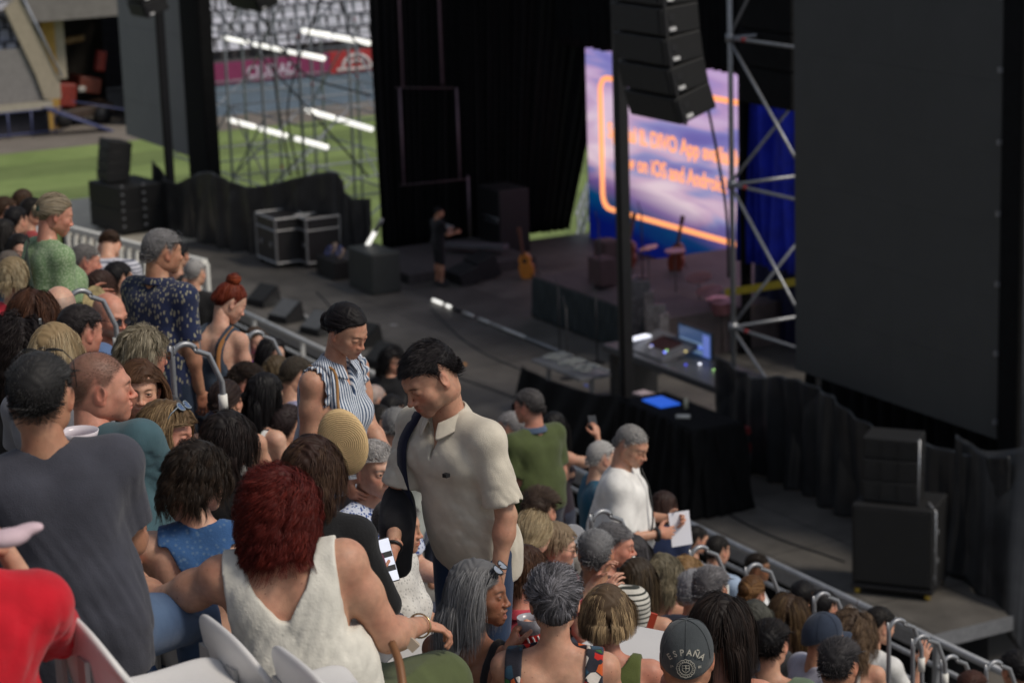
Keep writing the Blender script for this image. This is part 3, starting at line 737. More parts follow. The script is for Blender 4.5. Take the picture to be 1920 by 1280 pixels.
def boxv(c, s, R=None, bev=0):
    x, y, z = np.array(s)/2.
    v = np.array([(i*x, j*y, k*z) for k in (-1,1) for j in (-1,1) for i in (-1,1)], float)
    if R is not None: v = v@np.asarray(R).T
    return v+np.array(c), [np.array([(0,2,3,1),(4,5,7,6),(0,1,5,4),(2,6,7,3),(0,4,6,2),(1,3,7,5)])]
def curve(pts, n=24):
    """smooth polyline through points (Catmull-Rom)"""
    P = np.array(pts, float); P = np.vstack([2*P[0]-P[1], P, 2*P[-1]-P[-2]]); out = []
    k = max(2, n//(len(P)-3))
    for i in range(1, len(P)-2):
        for t in np.linspace(0, 1, k, endpoint=False):
            out.append(.5*((2*P[i])+(-P[i-1]+P[i+1])*t+(2*P[i-1]-5*P[i]+4*P[i+1]-P[i+2])*t*t+(-P[i-1]+3*P[i]-3*P[i+1]+P[i+2])*t**3))
    out.append(P[-2]); return np.array(out)

def add_glasses(I, where='eyes', col=(.01,.01,.012), lens=(.03,.03,.04), r=.022, name=None, rim=.0016, glass=None):
    """spectacles in head space, on the nose or pushed up on the hair"""
    H = lambda p: I['tow'](I['hc']+(np.asarray(p)*I['hs'])@I['Rh'].T)
    if where == 'eyes': o, R = V(0,.108,.004), Rx(rad(0))
    elif where == 'top': o, R = V(0,.082,.098), Rx(rad(42))
    else: o, R = V(*where[0]), Rz(rad(where[1][2]))@Rx(rad(where[1][0]))@Ry(rad(where[1][1]))
    parts = []; lenses = []
    a = np.linspace(0, 2*math.pi, 22, endpoint=False)
    for s in (-1,1):
        ring = np.stack([s*.031+r*np.sign(np.cos(a))*np.abs(np.cos(a))**.8, -.004*np.cos(a*1)**2+0*a, r*.82*np.sign(np.sin(a))*np.abs(np.sin(a))**.8], 1)
        ring = o+ring@R.T
        parts.append(tube(H(ring), rim, 6, True))
        c = ring.mean(0); lv = np.vstack([c[None], ring]); lf = np.array([(0, i+1, (i+1)%22+1) for i in range(22)]); lenses.append((H(lv), [lf]))
        t0 = o+R@V(s*(.031+r), -.002, .004); t1 = o+R@V(s*.078, -.03, .006) if where == 'eyes' else o+R@V(s*.082,-.03,.0); t2 = V(s*.08,-.012,.012) if where == 'eyes' else o+R@V(s*.088,-.10,-.02)
        parts.append(tube(H(np.array([t0, t1, t2])), rim*.9, 6))
    parts.append(tube(H(np.array([o+R@V(-.01,.002,.004), o+R@V(0,.004,.007), o+R@V(.01,.002,.004)])), rim, 6))
    v, f = merge(parts); fo = mesh_np(name or 'glasses', v, f, plain('glasses_frame', col, .3), I['ob'])
    v, f = merge(lenses); gm = glass or plain('lens', lens, .08, spec=.8)
    lo = mesh_np('lens', v, f, gm, fo); return fo
# ---------------------------------------------------------------- setting
def thing(name, v, f, mat, label=None, cat=None, group=None, kind=None, parent=None, smooth=False, col=None):
    o = mesh_np(name, v, f, mat, parent, smooth=smooth, col=col)
    if label: o['label'] = label
    if cat: o['category'] = cat
    if group: o['group'] = group
    if kind: o['kind'] = kind
    return o
def empty(name, loc, label, cat, group=None):
    o = bpy.data.objects.new(name, None); o.location = loc; link(o); o['label'] = label; o['category'] = cat
    if group: o['group'] = group
    return o
def part(name, v, f, mat, parent, smooth=False):
    l = np.array(parent.location) if parent.type == 'EMPTY' else np.zeros(3)
    return mesh_np(name, np.asarray(v)-l, f, mat, parent, smooth=smooth)
def box(lo, hi):
    lo, hi = np.array(lo, float), np.array(hi, float); return boxv((lo+hi)/2, np.abs(hi-lo))
def bevel(o, w, seg=2):
    m = o.modifiers.new('bevel', 'BEVEL'); m.width = w; m.segments = seg; m.limit_method = 'ANGLE'; return o

M_black = plain('black_cloth', (.0065,.0068,.0075), .85, var=.3, bump=.2, bscale=40, spec=.15)
M_drape = plain('drape', (.026,.027,.029), .36, var=.35, nscale=3, bump=.25, bscale=9, spec=.5)
M_dark = plain('dark_metal', (.012,.012,.014), .5, var=.2)
M_steel = plain('galvanised', (.30,.31,.33), .42, .6, .2, 12)
M_white = plain('white_paint', (.72,.71,.66), .5, var=.08)
M_box = plain('cabinet_paint', (.007,.0072,.008), .62, var=.25, bump=.3, bscale=160)
M_grille = plain('speaker_grille', (.011,.0115,.012), .7, var=.2, bump=.4, bscale=200)
M_glow = plain('glow_tube', (.9,.9,.85), .4, emit=(1,.97,.9), es=1.1)  # also put on scaffold tubes and deck strips that only reflect light
M_conc = plain('concrete', (.20,.19,.175), .85, var=.25, nscale=2.2, bump=.3, bscale=30)

def deck_mat():
    m, nt, b = new_mat('deck_boards'); L = nt.links.new; tc = nt.nodes.new('ShaderNodeTexCoord')
    br = nt.nodes.new('ShaderNodeTexBrick'); br.inputs['Scale'].default_value = 1; br.inputs['Brick Width'].default_value = 2.44; br.inputs['Row Height'].default_value = 1.22
    br.inputs['Mortar Size'].default_value = .012; br.offset = 0
    for k, c in (('Color1', (.122,.116,.108)), ('Color2', (.088,.083,.077)), ('Mortar', (.02,.02,.02))): br.inputs[k].default_value = col4(c)
    L(tc.outputs['Object'], br.inputs['Vector'])
    n = nt.nodes.new('ShaderNodeTexNoise'); n.inputs['Scale'].default_value = .9; n.inputs['Detail'].default_value = 9; n.inputs['Roughness'].default_value = .7; L(tc.outputs['Object'], n.inputs['Vector'])
    r = nt.nodes.new('ShaderNodeValToRGB'); r.color_ramp.elements[0].position = .32; r.color_ramp.elements[0].color = (.55,.54,.52,1); r.color_ramp.elements[1].position = .68; r.color_ramp.elements[1].color = (1.25,1.22,1.18,1); L(n.outputs['Fac'], r.inputs['Fac'])
    x = nt.nodes.new('ShaderNodeMix'); x.data_type = 'RGBA'; x.blend_type = 'MULTIPLY'; x.inputs[0].default_value = 1; L(br.outputs['Color'], x.inputs[6]); L(r.outputs['Color'], x.inputs[7])
    L(x.outputs[2], b.inputs['Base Color']); b.inputs['Roughness'].default_value = .55
    bump_noise(nt, b, 25, .25, .01); return m
def grass_mat():
    m, nt, b = new_mat('turf'); L = nt.links.new; tc = nt.nodes.new('ShaderNodeTexCoord')
    n = nt.nodes.new('ShaderNodeTexNoise'); n.inputs['Scale'].default_value = .35; n.inputs['Detail'].default_value = 10; n.inputs['Roughness'].default_value = .7; L(tc.outputs['Object'], n.inputs['Vector'])
    r = nt.nodes.new('ShaderNodeValToRGB'); e = r.color_ramp.elements; e[0].position = .3; e[0].color = (.13,.19,.05,1); e[1].position = .7; e[1].color = (.22,.29,.095,1); L(n.outputs['Fac'], r.inputs['Fac'])
    w = nt.nodes.new('ShaderNodeTexWave'); w.inputs['Scale'].default_value = .055; w.inputs['Distortion'].default_value = .4; L(tc.outputs['Object'], w.inputs['Vector'])
    r2 = nt.nodes.new('ShaderNodeValToRGB'); r2.color_ramp.elements[0].position = .45; r2.color_ramp.elements[0].color = (.82,.82,.82,1); r2.color_ramp.elements[1].position = .55; r2.color_ramp.elements[1].color = (1.1,1.1,1.1,1); L(w.outputs['Fac'], r2.inputs['Fac'])
    x = nt.nodes.new('ShaderNodeMix'); x.data_type = 'RGBA'; x.blend_type = 'MULTIPLY'; x.inputs[0].default_value = 1; L(r.outputs['Color'], x.inputs[6]); L(r2.outputs['Color'], x.inputs[7])
    L(x.outputs[2], b.inputs['Base Color']); b.inputs['Roughness'].default_value = .9; bump_noise(nt, b, 60, .6, .03); return m
v, f = box((-400,-120,-.6), (120,260,-.02)); thing('ground', v, f, plain('ground_grey', (.14,.13,.12), .9, var=.2, nscale=.4), kind='structure')
v, f = box((-84.2,21.,-.02), (-30,120,.0)); thing('pitch', v, f, grass_mat(), kind='structure')
v, f = box((-84.2,2.,-.02), (-57.5,20.99,.002)); thing('pitch', v, f, grass_mat(), kind='structure')
v, f = box((-90,10,-.02), (-84.21,60,.004)); thing('path', v, f, plain('apron', (.17,.15,.13), .9, var=.2, nscale=.8), kind='structure')
# seating bank the audience sits on, steps parallel to the stage
vv = []; ff = []; y0 = -9.6; k0 = int(round(y0/.8))
prof = []
for k in range(k0, 14):
    ya = k*.8; z = 11.11-.53*(ya+.8)-.0; prof += [(ya, z), (ya+.8, z)]
prof += [(prof[-1][0], -.3), (prof[0][0], -.3)]
n = len(prof); P0 = np.array([(-75, y, z) for y, z in prof]+[(25, y, z) for y, z in prof], float)
Fq = np.array([(i, i+n, i+1+n, i+1) for i in range(n-1)]); thing('terrace', P0, Fq, M_conc, kind='structure')
# stage
P8 = [(-60,18.12),(-23.08,18.12),(-23.08,19.5),(-24.6,20.1),(-24.6,29),(-49.3,29),(-49.3,22.9),(-60,22.9)]; m8 = len(P8); v = np.array([(a,b,1.83) for a,b in P8]+[(a,b,2.0) for a,b in P8]); f = [np.array([(i,(i+1)%m8,(i+1)%m8+m8,i+m8) for i in range(m8)]), np.array([(8,9,10,15),(15,10,14,14)])[:1], np.array([(11,12,13,14),(11,14,10,10)])[:1], np.array([(10,11,14)]), np.array([(10,14,15)])]
stage = thing('stage', v, f, deck_mat(), 'low black-topped concert stage deck of dark boards running along the seating bank', 'stage')
v, f = box((-60,18.09,1.80), (-23.05,18.118,1.992)); fa = part('front_edge', v, f, M_steel, stage)
v, f = box((-23.078,18.12,1.80), (-23.05,19.55,1.992)); part('side_edge', v, f, M_steel, stage)
v, f = box((-60,18.6,-.02), (-23.6,18.64,1.79)); part('skirt', v, f, M_black, stage)
v, f = box((-23.64,18.64,-.02), (-23.6,19.6,1.79)); part('skirt', v, f, M_black, stage)
v, f = box((-64,17.6,.0),(-56,20.9,1.5)); 
# far end of the deck, floodlit patch painted in as paler boards
v, f = box((-62,17.9,1.99),(-54.3,21.6,2.006)); thing('floor', v, f, plain('floodlit_tone', (.55,.50,.40), .7, var=.15, nscale=1.2), kind='structure')

def sheet(base, top, name, mat, label, cat, folds=26, amp=.12, seed=1, sag=0, fan=0, parent=None, nu=220, nv=26, thick=.02):
    """cloth hung between a bottom and a top line, gathered into folds"""
    base, top = curve(base, nu), curve(top, nu); m = min(len(base), len(top))
    rs = np.random.RandomState(seed); B = base[np.linspace(0,len(base)-1,nu).astype(int)]; Tt = top[np.linspace(0,len(top)-1,nu).astype(int)]
    s = np.linspace(0,1,nu); t = np.linspace(0,1,nv)
    G = B[:,None]*(1-t)[None,:,None]+Tt[:,None]*t[None,:,None]
    d = Tt[-1]-Tt[0]; nn = nrm(np.cross(nrm(V(d[0],d[1],0)), V(0,0,1)))
    Wd = float(np.linalg.norm(Tt[-1]-Tt[0])); Hh = float(np.mean(Tt[:,2]-B[:,2]))
    ph = np.cumsum(rs.uniform(.3,1.7,nu))*folds*2*math.pi/nu
    w = np.sin(ph)[:,None]*(.55+.45*(1-t)[None])+.35*np.sin(ph[:,None]*.43+2.2*t[None]*3+rs.rand()*6)+.25*np.sin(s[:,None]*37+t[None]*9)
    if fan:
        S1 = s[:,None]*Wd; T1 = t[None]*Hh
        w = .55*np.sin(ph)[:,None]*(.4+.6*(1-t)[None])
        for q in range(4): w = w+rs.uniform(.35,.8)*np.abs(np.sin(S1*rs.uniform(.9,1.9)+T1*rs.uniform(-1.6,1.6)+rs.rand()*6+.5*np.sin(T1*1.3+q)))**.7/(1+.3*q)
        w = w-.8
    G = G+nn*(w*amp)[...,None]
    if sag: G[...,2] -= sag*np.abs(np.sin(s*math.pi*max(2, fan-1)))[:,None]*t[None]**3
    g2 = G-nn*thick; i = np.arange(nu-1)[:,None]*nv+np.arange(nv-1)[None]
    f1 = np.stack([i, i+nv, i+nv+1, i+1], 2).reshape(-1,4); f2 = f1[:, ::-1]+nu*nv
    ring = [k for k in range(nv)]+[a*nv+nv-1 for a in range(1,nu)]+[(nu-1)*nv+k for k in range(nv-2,-1,-1)]+[a*nv for a in range(nu-2,0,-1)]
    r = np.array(ring); r2 = np.roll(r,-1); f3 = np.stack([r, r2, r2+nu*nv, r+nu*nv], 1)
    v = np.concatenate([G.reshape(-1,3), g2.reshape(-1,3)])
    if parent is not None: return part(name, v, [f1, f2, f3], mat, parent, smooth=True)
    o = thing(name, v, [f1, f2, f3], mat, label, cat, smooth=True); return o

sheet([(-32,22.6,2.01),(-24.4,22.6,2.01)], [(-32,22.6,4.9),(-24.4,22.6,4.9)], 'curtain', M_black, 'plain black cloth closing the gap under the big dark screen', 'curtain', folds=20, amp=.05, seed=77)
# right side video screen (switched off)
scr = empty('video_screen', LY(1680,760,21.2), 'big dark switched-off video screen hanging above the black drape at the right', 'screen')
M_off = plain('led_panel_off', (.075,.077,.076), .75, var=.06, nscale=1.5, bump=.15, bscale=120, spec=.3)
for i in range(2):
    for j in range(9):
        x0 = -30.04+i*2.43; z0 = 3.66+j*1.0
        v, f = box((x0+.001,21.0,z0+.001),(x0+2.429,21.14,z0+.999)); part('panel', v, f, M_off, scr)
v, f = box((-30.0,21.145,3.7),(-25.22,21.3,12.6)); part('frame', v, f, M_dark, scr)
# left side video screen
scl = empty('video_screen', (-59,21.2,3.75), 'grey switched-off video screen at the far end of the stage', 'screen')
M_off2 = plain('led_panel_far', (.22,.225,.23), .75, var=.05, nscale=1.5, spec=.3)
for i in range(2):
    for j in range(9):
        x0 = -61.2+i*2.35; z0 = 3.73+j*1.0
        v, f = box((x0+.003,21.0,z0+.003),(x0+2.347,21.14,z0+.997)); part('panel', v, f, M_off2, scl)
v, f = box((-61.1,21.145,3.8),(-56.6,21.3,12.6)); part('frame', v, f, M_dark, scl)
for nm, xa, xb, lb in (('speaker_tower', -25.12, -24.72, 'black lighting tower with small studs along the right side of the big screen'), ('speaker_tower', -56.45, -55.1, 'tall black cloth-covered tower beside the far grey screen')):
    e = empty('stage_tower', ((xa+xb)/2,21.3,2), lb, 'tower')
    v, f = box((xa,20.95,2.0),(xb,21.3,12.6)); bevel(part('tower_body', v, f, M_black, e), .04)
    if xa > -30:
        for j in range(9): v, f = box((xa-.035,20.9,3.9+j*.98),(xa+.02,20.95,3.97+j*.98)); part('stud', v, f, M_steel, e)
        v, f = merge([tube([(xb+.14,21,0),(xb+.14,21,12.6)], .06, 10)]); part('pole', v, f, M_steel, e, True)
# black masts
for px, D_, lb in ((1175, 20.0, 'tall black mast in front of the lit screen'), (325, 20.3, 'tall black mast in front of the far grey screen')):
    b_ = LY(px, 725 if px > 1000 else 425, D_); e = empty('mast', (b_[0], D_, 2.0), lb, 'mast')
    v, f = merge([boxv((b_[0],D_,7.4), (.19,.19,10.8)), boxv((b_[0],D_,2.03),(.5,.5,.05))]); bevel(part('post', v, f, M_dark, e), .015)
    v, f = merge([tube([(b_[0]+.12,D_-.13,2.1),(b_[0]+.12,D_-.13,12.6)], .022, 8)]); part('cable', v, f, M_black, e, True)
# big wing curtain, facing along the stage
wing = sheet([(-50,23.2,2.01),(-50,24.8,2.01),(-50,26.5,2.01),(-49.9,28.2,2.01)], [(-50,23.1,12.5),(-50,25.2,12.5),(-50,27,12.5),(-49.8,30.9,12.5)], 'curtain', M_black, 'tall black folded stage curtain left of the lit screen', 'curtain', folds=34, amp=.1, seed=3, nv=34)
sheet([(-49.3,27.8,6.62),(-42,27.8,6.6),(-36,27.8,6.7)], [(-49.6,27.8,12.5),(-42,27.8,12.5),(-36,27.8,12.5)], 'curtain', M_black, 'black valance curtain hanging above the lit screen', 'curtain', folds=40, amp=.12, seed=5)
xb_ = LY(1396,300,25)[0]; xd_ = LY(1388,300,24.6)[0]
sheet([(xb_,25,3.72),(-36.5,25,3.72),(-34.4,25,3.72)], [(xb_,25,12.5),(-36.5,25,12.5),(-34.4,25,12.5)], 'curtain', plain('blue_cloth', (.006,.025,.55), .6, var=.35, nscale=2), 'bright blue curtain behind the scaffold tower', 'curtain', folds=9, amp=.16, seed=6)  # blue cloth, colour saturated in place of blue stage light
sheet([(xd_,24.6,1.9),(xb_+.1,25.05,2.0)], [(xd_,24.6,12.5),(xb_+.1,25.05,12.5)], 'curtain', M_black, 'narrow black drape between the lit screen and the blue curtain', 'curtain', folds=3, amp=.05, seed=8)
sheet([(-38,25.6,2.0),(-34,25.6,2.0)], [(-38,25.6,4.2),(-34,25.6,4.2)], 'curtain', plain('navy_cloth', (.008,.01,.05), .7), 'dark navy drape below the blue curtain', 'curtain', folds=9, amp=.06, seed=16)
# truss frames in front of the wing curtain
tr = empty('truss_frame', (-49.6,23.8,2), 'thin mauve-lit truss uprights standing before the big black curtain', 'truss')
M_mauve = plain('truss_tube', (.16,.115,.14), .5, .3)  # mauve tint of the light is put into the tube colour
for (a, b_) in (((742,0),(755,165)),((820,0),(829,158)),((745,165),(757,345)),((855,165),(862,335)),((876,330),(882,462))):
    A, B = LX(*a, -49.6), LX(*b_, -49.6); A = V(B[0], B[1]+(A[1]-B[1])*.0, A[2]); v, f = tube([A+V(0,0,3 if a[1] == 0 else 0), B], .032, 8); part('upright', v, f, M_mauve, tr, True)
for a, b_ in (((740,165),(850,165)),((750,348),(880,335))):
    A, B = LX(*a, -49.6), LX(*b_, -49.6); v, f = tube([A, B], .02, 6); part('crossbar', v, f, plain('truss_dark', (.05,.03,.035), .5), tr, True)

# lit centre screen
def sky_screen_mat():
    m, nt, b = new_mat('screen_picture'); L = nt.links.new; tc = nt.nodes.new('ShaderNodeTexCoord')
    mp = nt.nodes.new('ShaderNodeMapping'); mp.inputs['Scale'].default_value = (.22,1,1.15); mp.inputs['Rotation'].default_value = (0,rad(-6),0); L(tc.outputs['Object'], mp.inputs['Vector'])
    n = nt.nodes.new('ShaderNodeTexNoise'); n.inputs['Scale'].default_value = 1.1; n.inputs['Detail'].default_value = 3; n.inputs['Roughness'].default_value = .5; n.inputs['Distortion'].default_value = .6; L(mp.outputs[0], n.inputs['Vector'])
    r = nt.nodes.new('ShaderNodeValToRGB'); e = r.color_ramp.elements
    for _ in range(4): e.new(.5)
    for q, (p, c) in zip(e, ((.2,(.13,.12,.36)), (.34,(.22,.19,.48)), (.44,(.36,.36,.62)), (.51,(.68,.46,.62)), (.62,(.88,.68,.76)), (.85,(.97,.8,.78)))): q.position = p; q.color = col4(c)
    L(n.outputs['Fac'], r.inputs['Fac'])
    sx = nt.nodes.new('ShaderNodeSeparateXYZ'); L(tc.outputs['Object'], sx.inputs[0])
    mr = nt.nodes.new('ShaderNodeMapRange'); mr.inputs[1].default_value = 0; mr.inputs[2].default_value = 4.7
    ad = nt.nodes.new('ShaderNodeMath'); ad.operation = 'MULTIPLY_ADD'; L(sx.outputs['X'], ad.inputs[0]); ad.inputs[1].default_value = .12; L(sx.outputs['Z'], ad.inputs[2]); L(ad.outputs[0], mr.inputs[0])
    g = nt.nodes.new('ShaderNodeValToRGB'); e = g.color_ramp.elements
    for _ in range(3): e.new(.5)
    for q, (p, c) in zip(e, ((.0,(.0,.01,.16)), (.13,(.0,.09,.22)), (.2,(.25,.2,.45)), (.3,(1,1,1)), (.9,(.75,.7,1)))): q.position = p; q.color = col4(c)
    L(mr.outputs[0], g.inputs['Fac'])
    x = nt.nodes.new('ShaderNodeMix'); x.data_type = 'RGBA'; x.blend_type = 'MULTIPLY'; x.inputs[0].default_value = 1; L(r.outputs['Color'], x.inputs[6]); L(g.outputs['Color'], x.inputs[7])
    b.inputs['Base Color'].default_value = (.01,.01,.01,1); L(x.outputs[2], b.inputs['Emission Color']); b.inputs['Emission Strength'].default_value = .85; return m
cs = empty('lit_screen', (-43,28.1,1.85), 'lit video screen with orange frame, orange words and a pink and blue sky', 'screen')
v, f = box((-48.7,28.1,1.85),(-37.6,28.3,6.62)); part('display', v, f, sky_screen_mat(), cs)
v, f = box((-48.76,28.12,1.79),(-37.54,28.36,6.68)); part('casing', v, f, M_dark, cs)
M_or = plain('orange_light', (.9,.35,.12), .5, var=.02, emit=(1,.36,.13), es=1.25)
def SY(px, py): p = LY(px, py, 28.06); return p
zt, zb = SY(1165,152)[2], SY(1200,408)[2]; xl = SY(1127,250)[0]; xr = -38.4; rr = .32
pl = [(xl+rr, zt)]+[(xl+rr-rr*math.sin(a), zt-rr+rr*math.cos(a)) for a in np.linspace(.3,1.57,5)]+[(xl+rr-rr*math.cos(a), zb+rr-rr*math.sin(a)) for a in np.linspace(0,1.57,6)]
pl += [(xr-rr+rr*math.sin(a), zb+rr-rr*math.cos(a)) for a in np.linspace(0,1.57,6)]+[(xr-rr+rr*math.cos(a), zt-rr+rr*math.sin(a)) for a in np.linspace(0,1.57,6)]
v, f = tube([(a, 28.07, b_) for a, b_ in pl], .062, 8, True); part('glowing_frame', v, f, M_or, cs, True)
def text(name, s, size, loc, R3, mat, parent, extrude=.004, font_bold=0, sx=1.0, align='LEFT', track=1.0):
    c = bpy.data.curves.new(name, 'FONT'); c.body = s; c.size = size; c.extrude = extrude; c.offset = font_bold; c.align_x = align; c.space_character = track
    o = bpy.data.objects.new(name, c); COLL.objects.link(o)
    bpy.context.view_layer.update(); dg = bpy.context.evaluated_depsgraph_get(); me = bpy.data.meshes.new_from_object(o.evaluated_get(dg)); bpy.data.objects.remove(o)
    n_ = len(me.vertices); a = np.zeros(n_*3); me.vertices.foreach_get('co', a); a = a.reshape(-1,3)*V(sx,1,1)
    l = np.array(parent.location) if parent.type == 'EMPTY' else np.zeros(3)
    a = a@np.asarray(R3).T+np.array(loc)-l; me.vertices.foreach_set('co', a.ravel()); me.update(); me.materials.clear(); me.materials.append(mat)
    t = bpy.data.objects.new(name, me); COLL.objects.link(t); t.parent = parent; return t
RXZ = np.array([[1,0,0],[0,0,-1],[0,1,0]], float)     # text standing on a wall that faces -Y
t1 = SY(1140,262); t2 = SY(1152,312)
def fit_text(body, px0, py0, px1, hgt):
    o = text('words', body, 1.0, (0,0,0), RXZ, M_or, cs, .01, .022); n_ = len(o.data.vertices); a = np.zeros(n_*3); o.data.vertices.foreach_get('co', a); a = a.reshape(-1,3)+np.array(cs.location)
    x0, x1 = SY(px0, py0)[0], SY(px1, py0)[0]; w_ = a[:,0].max()-a[:,0].min(); a[:,0] = (a[:,0]-a[:,0].min())*(x1-x0)/w_+x0; z0 = SY(px0, py0)[2]; a[:,2] = a[:,2]*hgt+z0; a[:,1] = 28.06+(a[:,1]-a[:,1].mean())*.3
    a -= np.array(cs.location); o.data.vertices.foreach_set('co', a.astype(np.float32).ravel()); o.data.update()
fit_text('Special IL DIVO App available', 1140, 257, 1392, .50)
fit_text('now on iOS and Android!', 1158, 312, 1362, .50)
# riser with skirt
xr0 = LY(1003,508,22.95)[0]
v, f = box((xr0,22.95,2.004),(-37.2,27.9,2.85)); rs_ = thing('riser', v, f, plain('riser_top', (.10,.075,.075), .7, var=.3, nscale=2), 'black-skirted band riser in front of the lit screen', 'riser')
sheet([(xr0-.04,22.88,2.01),(-37.15,22.88,2.01)], [(xr0-.04,22.92,2.83),(-37.15,22.92,2.83)], 'riser_skirt', plain('skirt_cloth', (.03,.04,.042), .8), None, None, folds=30, amp=.03, seed=4, parent=rs_)
v, f = box((-49.5,22.2,2.004),(-46.5,25.4,2.22)); thing('riser', v, f, plain('low_riser', (.05,.045,.045), .8, var=.3), 'low dark riser under the keyboard player', 'riser')

# drapes along the stage
def Q(px, py, y): return LY(px, py, y)
def floorz(p, z=2.01): return (p[0], p[1], z)
L1 = [Q(1345,665,20.5), Q(1420,700,20.4), Q(1500,705,20.4), Q(1570,745,20.3), Q(1660,800,20.2), Q(1780,835,20.1), Q(1895,855,20.1)]
sheet([floorz(p) for p in L1], L1, 'drape', M_drape, 'black drape hung in heavy folds below the big dark screen', 'drape', folds=14, amp=.13, seed=12, sag=.05, fan=5, nu=300, nv=40)
L2 = [(p[0]-.0, p[1]+.45, p[2]+.1) for p in L1]
p_ = Q(1893,865,20.0); sheet([(-25.0,20.0,2.01),(-24.0,19.75,2.01),(-23.0,19.55,1.6),(-22.3,19.7,.2),(-21,20.4,.1)], [(-24.9,20.1,p_[2]+.1),(-24.2,20.2,p_[2]),(-23.2,20.7,p_[2]+.4),(-22.0,21.3,p_[2]+.8)], 'drape', M_drape, 'black drape hanging over the right end of the stage', 'drape', folds=5, amp=.1, seed=22, fan=2)
T3 = [Q(286,300,20.15), Q(330,340,20.2), Q(390,318,20.3), Q(450,345,20.6), Q(530,338,21.2), Q(625,318,21.9), Q(650,360,22.1), Q(695,372,22.4)]
sheet([floorz(p, 2.012) for p in T3], T3, 'drape', M_drape, 'long sagging black drape closing the far side of the stage', 'drape', folds=14, amp=.13, seed=31, sag=.05, fan=6, nu=300, nv=40)
T4 = [Q(983,686,18.7), Q(1040,714,18.7), Q(1110,738,18.6), Q(1172,742,18.55), Q(1200,770,18.5)]
rl = empty('drape_rail', (-33,18.7,2), 'black drape thrown over a rail in front of the mixing desk', 'drape')
sheet([(T4[0][0]-.25,18.5,2.01),(-33.0,18.4,2.01),(-30.9,18.35,2.01)], T4, 'cloth', M_black, None, None, folds=6, amp=.09, seed=41, fan=3, parent=rl)
# cloth-covered table
T5 = [Q(1186,772,18.9), Q(1250,790,18.4), Q(1320,782,18.4), Q(1330,800,18.6)]
tb = empty('table', (-30.1,18.8,2), 'table under a floor-length black cloth with a blue tray on top', 'table')
zt5 = 3.32
v, f = box((-31.2,18.45,zt5-.04),(-29.0,19.3,zt5)); bevel(part('table_top', v, f, M_black, tb), .015)
sheet([(-31.3,18.3,2.01),(-30,18.22,2.01),(-28.85,18.28,2.01),(-28.75,19.3,2.01)], [(-31.2,18.44,zt5),(-30,18.44,zt5),(-29.05,18.45,zt5),(-28.98,19.3,zt5)], 'tablecloth', M_black, None, None, folds=12, amp=.07, seed=44, parent=tb)
v, f = box((-30.9,18.7,zt5+.002),(-30.35,19.05,zt5+.03)); thing('tray', v, f, plain('blue_glow', (.02,.12,.6), .5, emit=(.03,.16,.9), es=.55), 'small bright blue screen lying on the black table', 'screen')
v, f = tube([(-30.1,19.0,zt5+.005),(-30.1,19.0,zt5+.12),(-30.1,19.0,zt5+.17)], [.035,.035,.015], 10); thing('bottle', v, f, plain('bottle', (.6,.6,.45), .3), 'small pale bottle on the black table', 'bottle', smooth=True)
v, f = tube([(-29.75,18.6,zt5+.02),(-29.6,18.75,zt5+.03)], .035, 8); thing('roll', v, f, M_white, 'small white roll of tape on the black table', 'tape', smooth=True)

# mixing desk
desk = empty('mixing_desk', (-33,21.2,2), 'mixing desk with small coloured lights under the black mast', 'mixing desk')
A = LY(1195,705,20.9)
v, f = box((-35.4,20.6,2.95),(-31.6,21.7,3.08)); bevel(part('desk_top', v, f, plain('desk_grey', (.06,.062,.068), .4), desk), .02)
v, f = box((-35.3,20.7,2.0),(-35.15,21.6,2.94)); part('leg', v, f, M_dark, desk); v, f = box((-31.8,20.7,2.0),(-31.65,21.6,2.94)); part('leg', v, f, M_dark, desk)
R_ = Rx(rad(14))
v, f = boxv((-34.3,21.15,3.16), (1.35,.8,.1), R_); bevel(part('console', v, f, plain('console', (.10,.10,.11), .45), desk), .02)
v, f = boxv((-34.25,21.2,3.225), (.7,.4,.012), R_); part('display', v, f, plain('console_display', (.04,.02,.022), .2), desk)
rs2 = np.random.RandomState(5)
for i in range(26):
    c = [(.1,.12,1),(.2,.25,1),(1,.8,.3),(.5,1,.3),(.9,.9,1)][i%5]; p = V(-35.2+rs2.rand()*3.4, 20.75+rs2.rand()*.7, 3.1+.0)
    if -35.1 < p[0] < -33.5: p[2] = 3.22
    if i < 12: v, f = boxv(p+V(0,0,.01), (.035,.035,.02)); part('lamp', v, f, plain('tiny_lamp', c, .4, emit=c, es=2.2 if i % 3 == 0 else .7), desk)
    else: v, f = boxv(p+V(0,0,.02), (.03,.03,.03)); part('knob', v, f, M_steel, desk)
v, f = boxv((-34.75,20.95,3.26), (.16,.55,.03), Rz(.25)); part('lit_strip', v, f, plain('white_glow', (.9,.9,.95), .4, emit=(.8,.85,1), es=1.0), desk)
mo = empty('computer_monitor', (-33.1,21.5,3.08), 'small monitor with a blue and white display on the mixing desk', 'monitor')
c0 = LY(1318,650,21.5); w_ = .52
v, f = box((c0[0]-.8,21.5,c0[2]-.22),(c0[0]+.3,21.54,c0[2]+.3)); part('casing', v, f, M_dark, mo)
v, f = box((c0[0]-.75,21.492,c0[2]-.18),(c0[0]+.25,21.5,c0[2]+.26)); part('display', v, f, plain('blue_display', (.02,.04,.09), .3, emit=(.03,.06,.14), es=1), mo)
for a in ((-.72,.0,-.05,.05),(-.72,.0,-.14,-.09),(.02,.22,-.16,.22),(-.2,.0,-.06,.0)):
    v, f = box((c0[0]+a[0],21.486,c0[2]+a[2]),(c0[0]+a[1],21.491,c0[2]+a[3])); part('window', v, f, plain('pale_window', (.2,.3,.6), .3, emit=(.10,.14,.42) if a[1]-a[0] < .5 else (.12,.18,.26), es=1), mo)
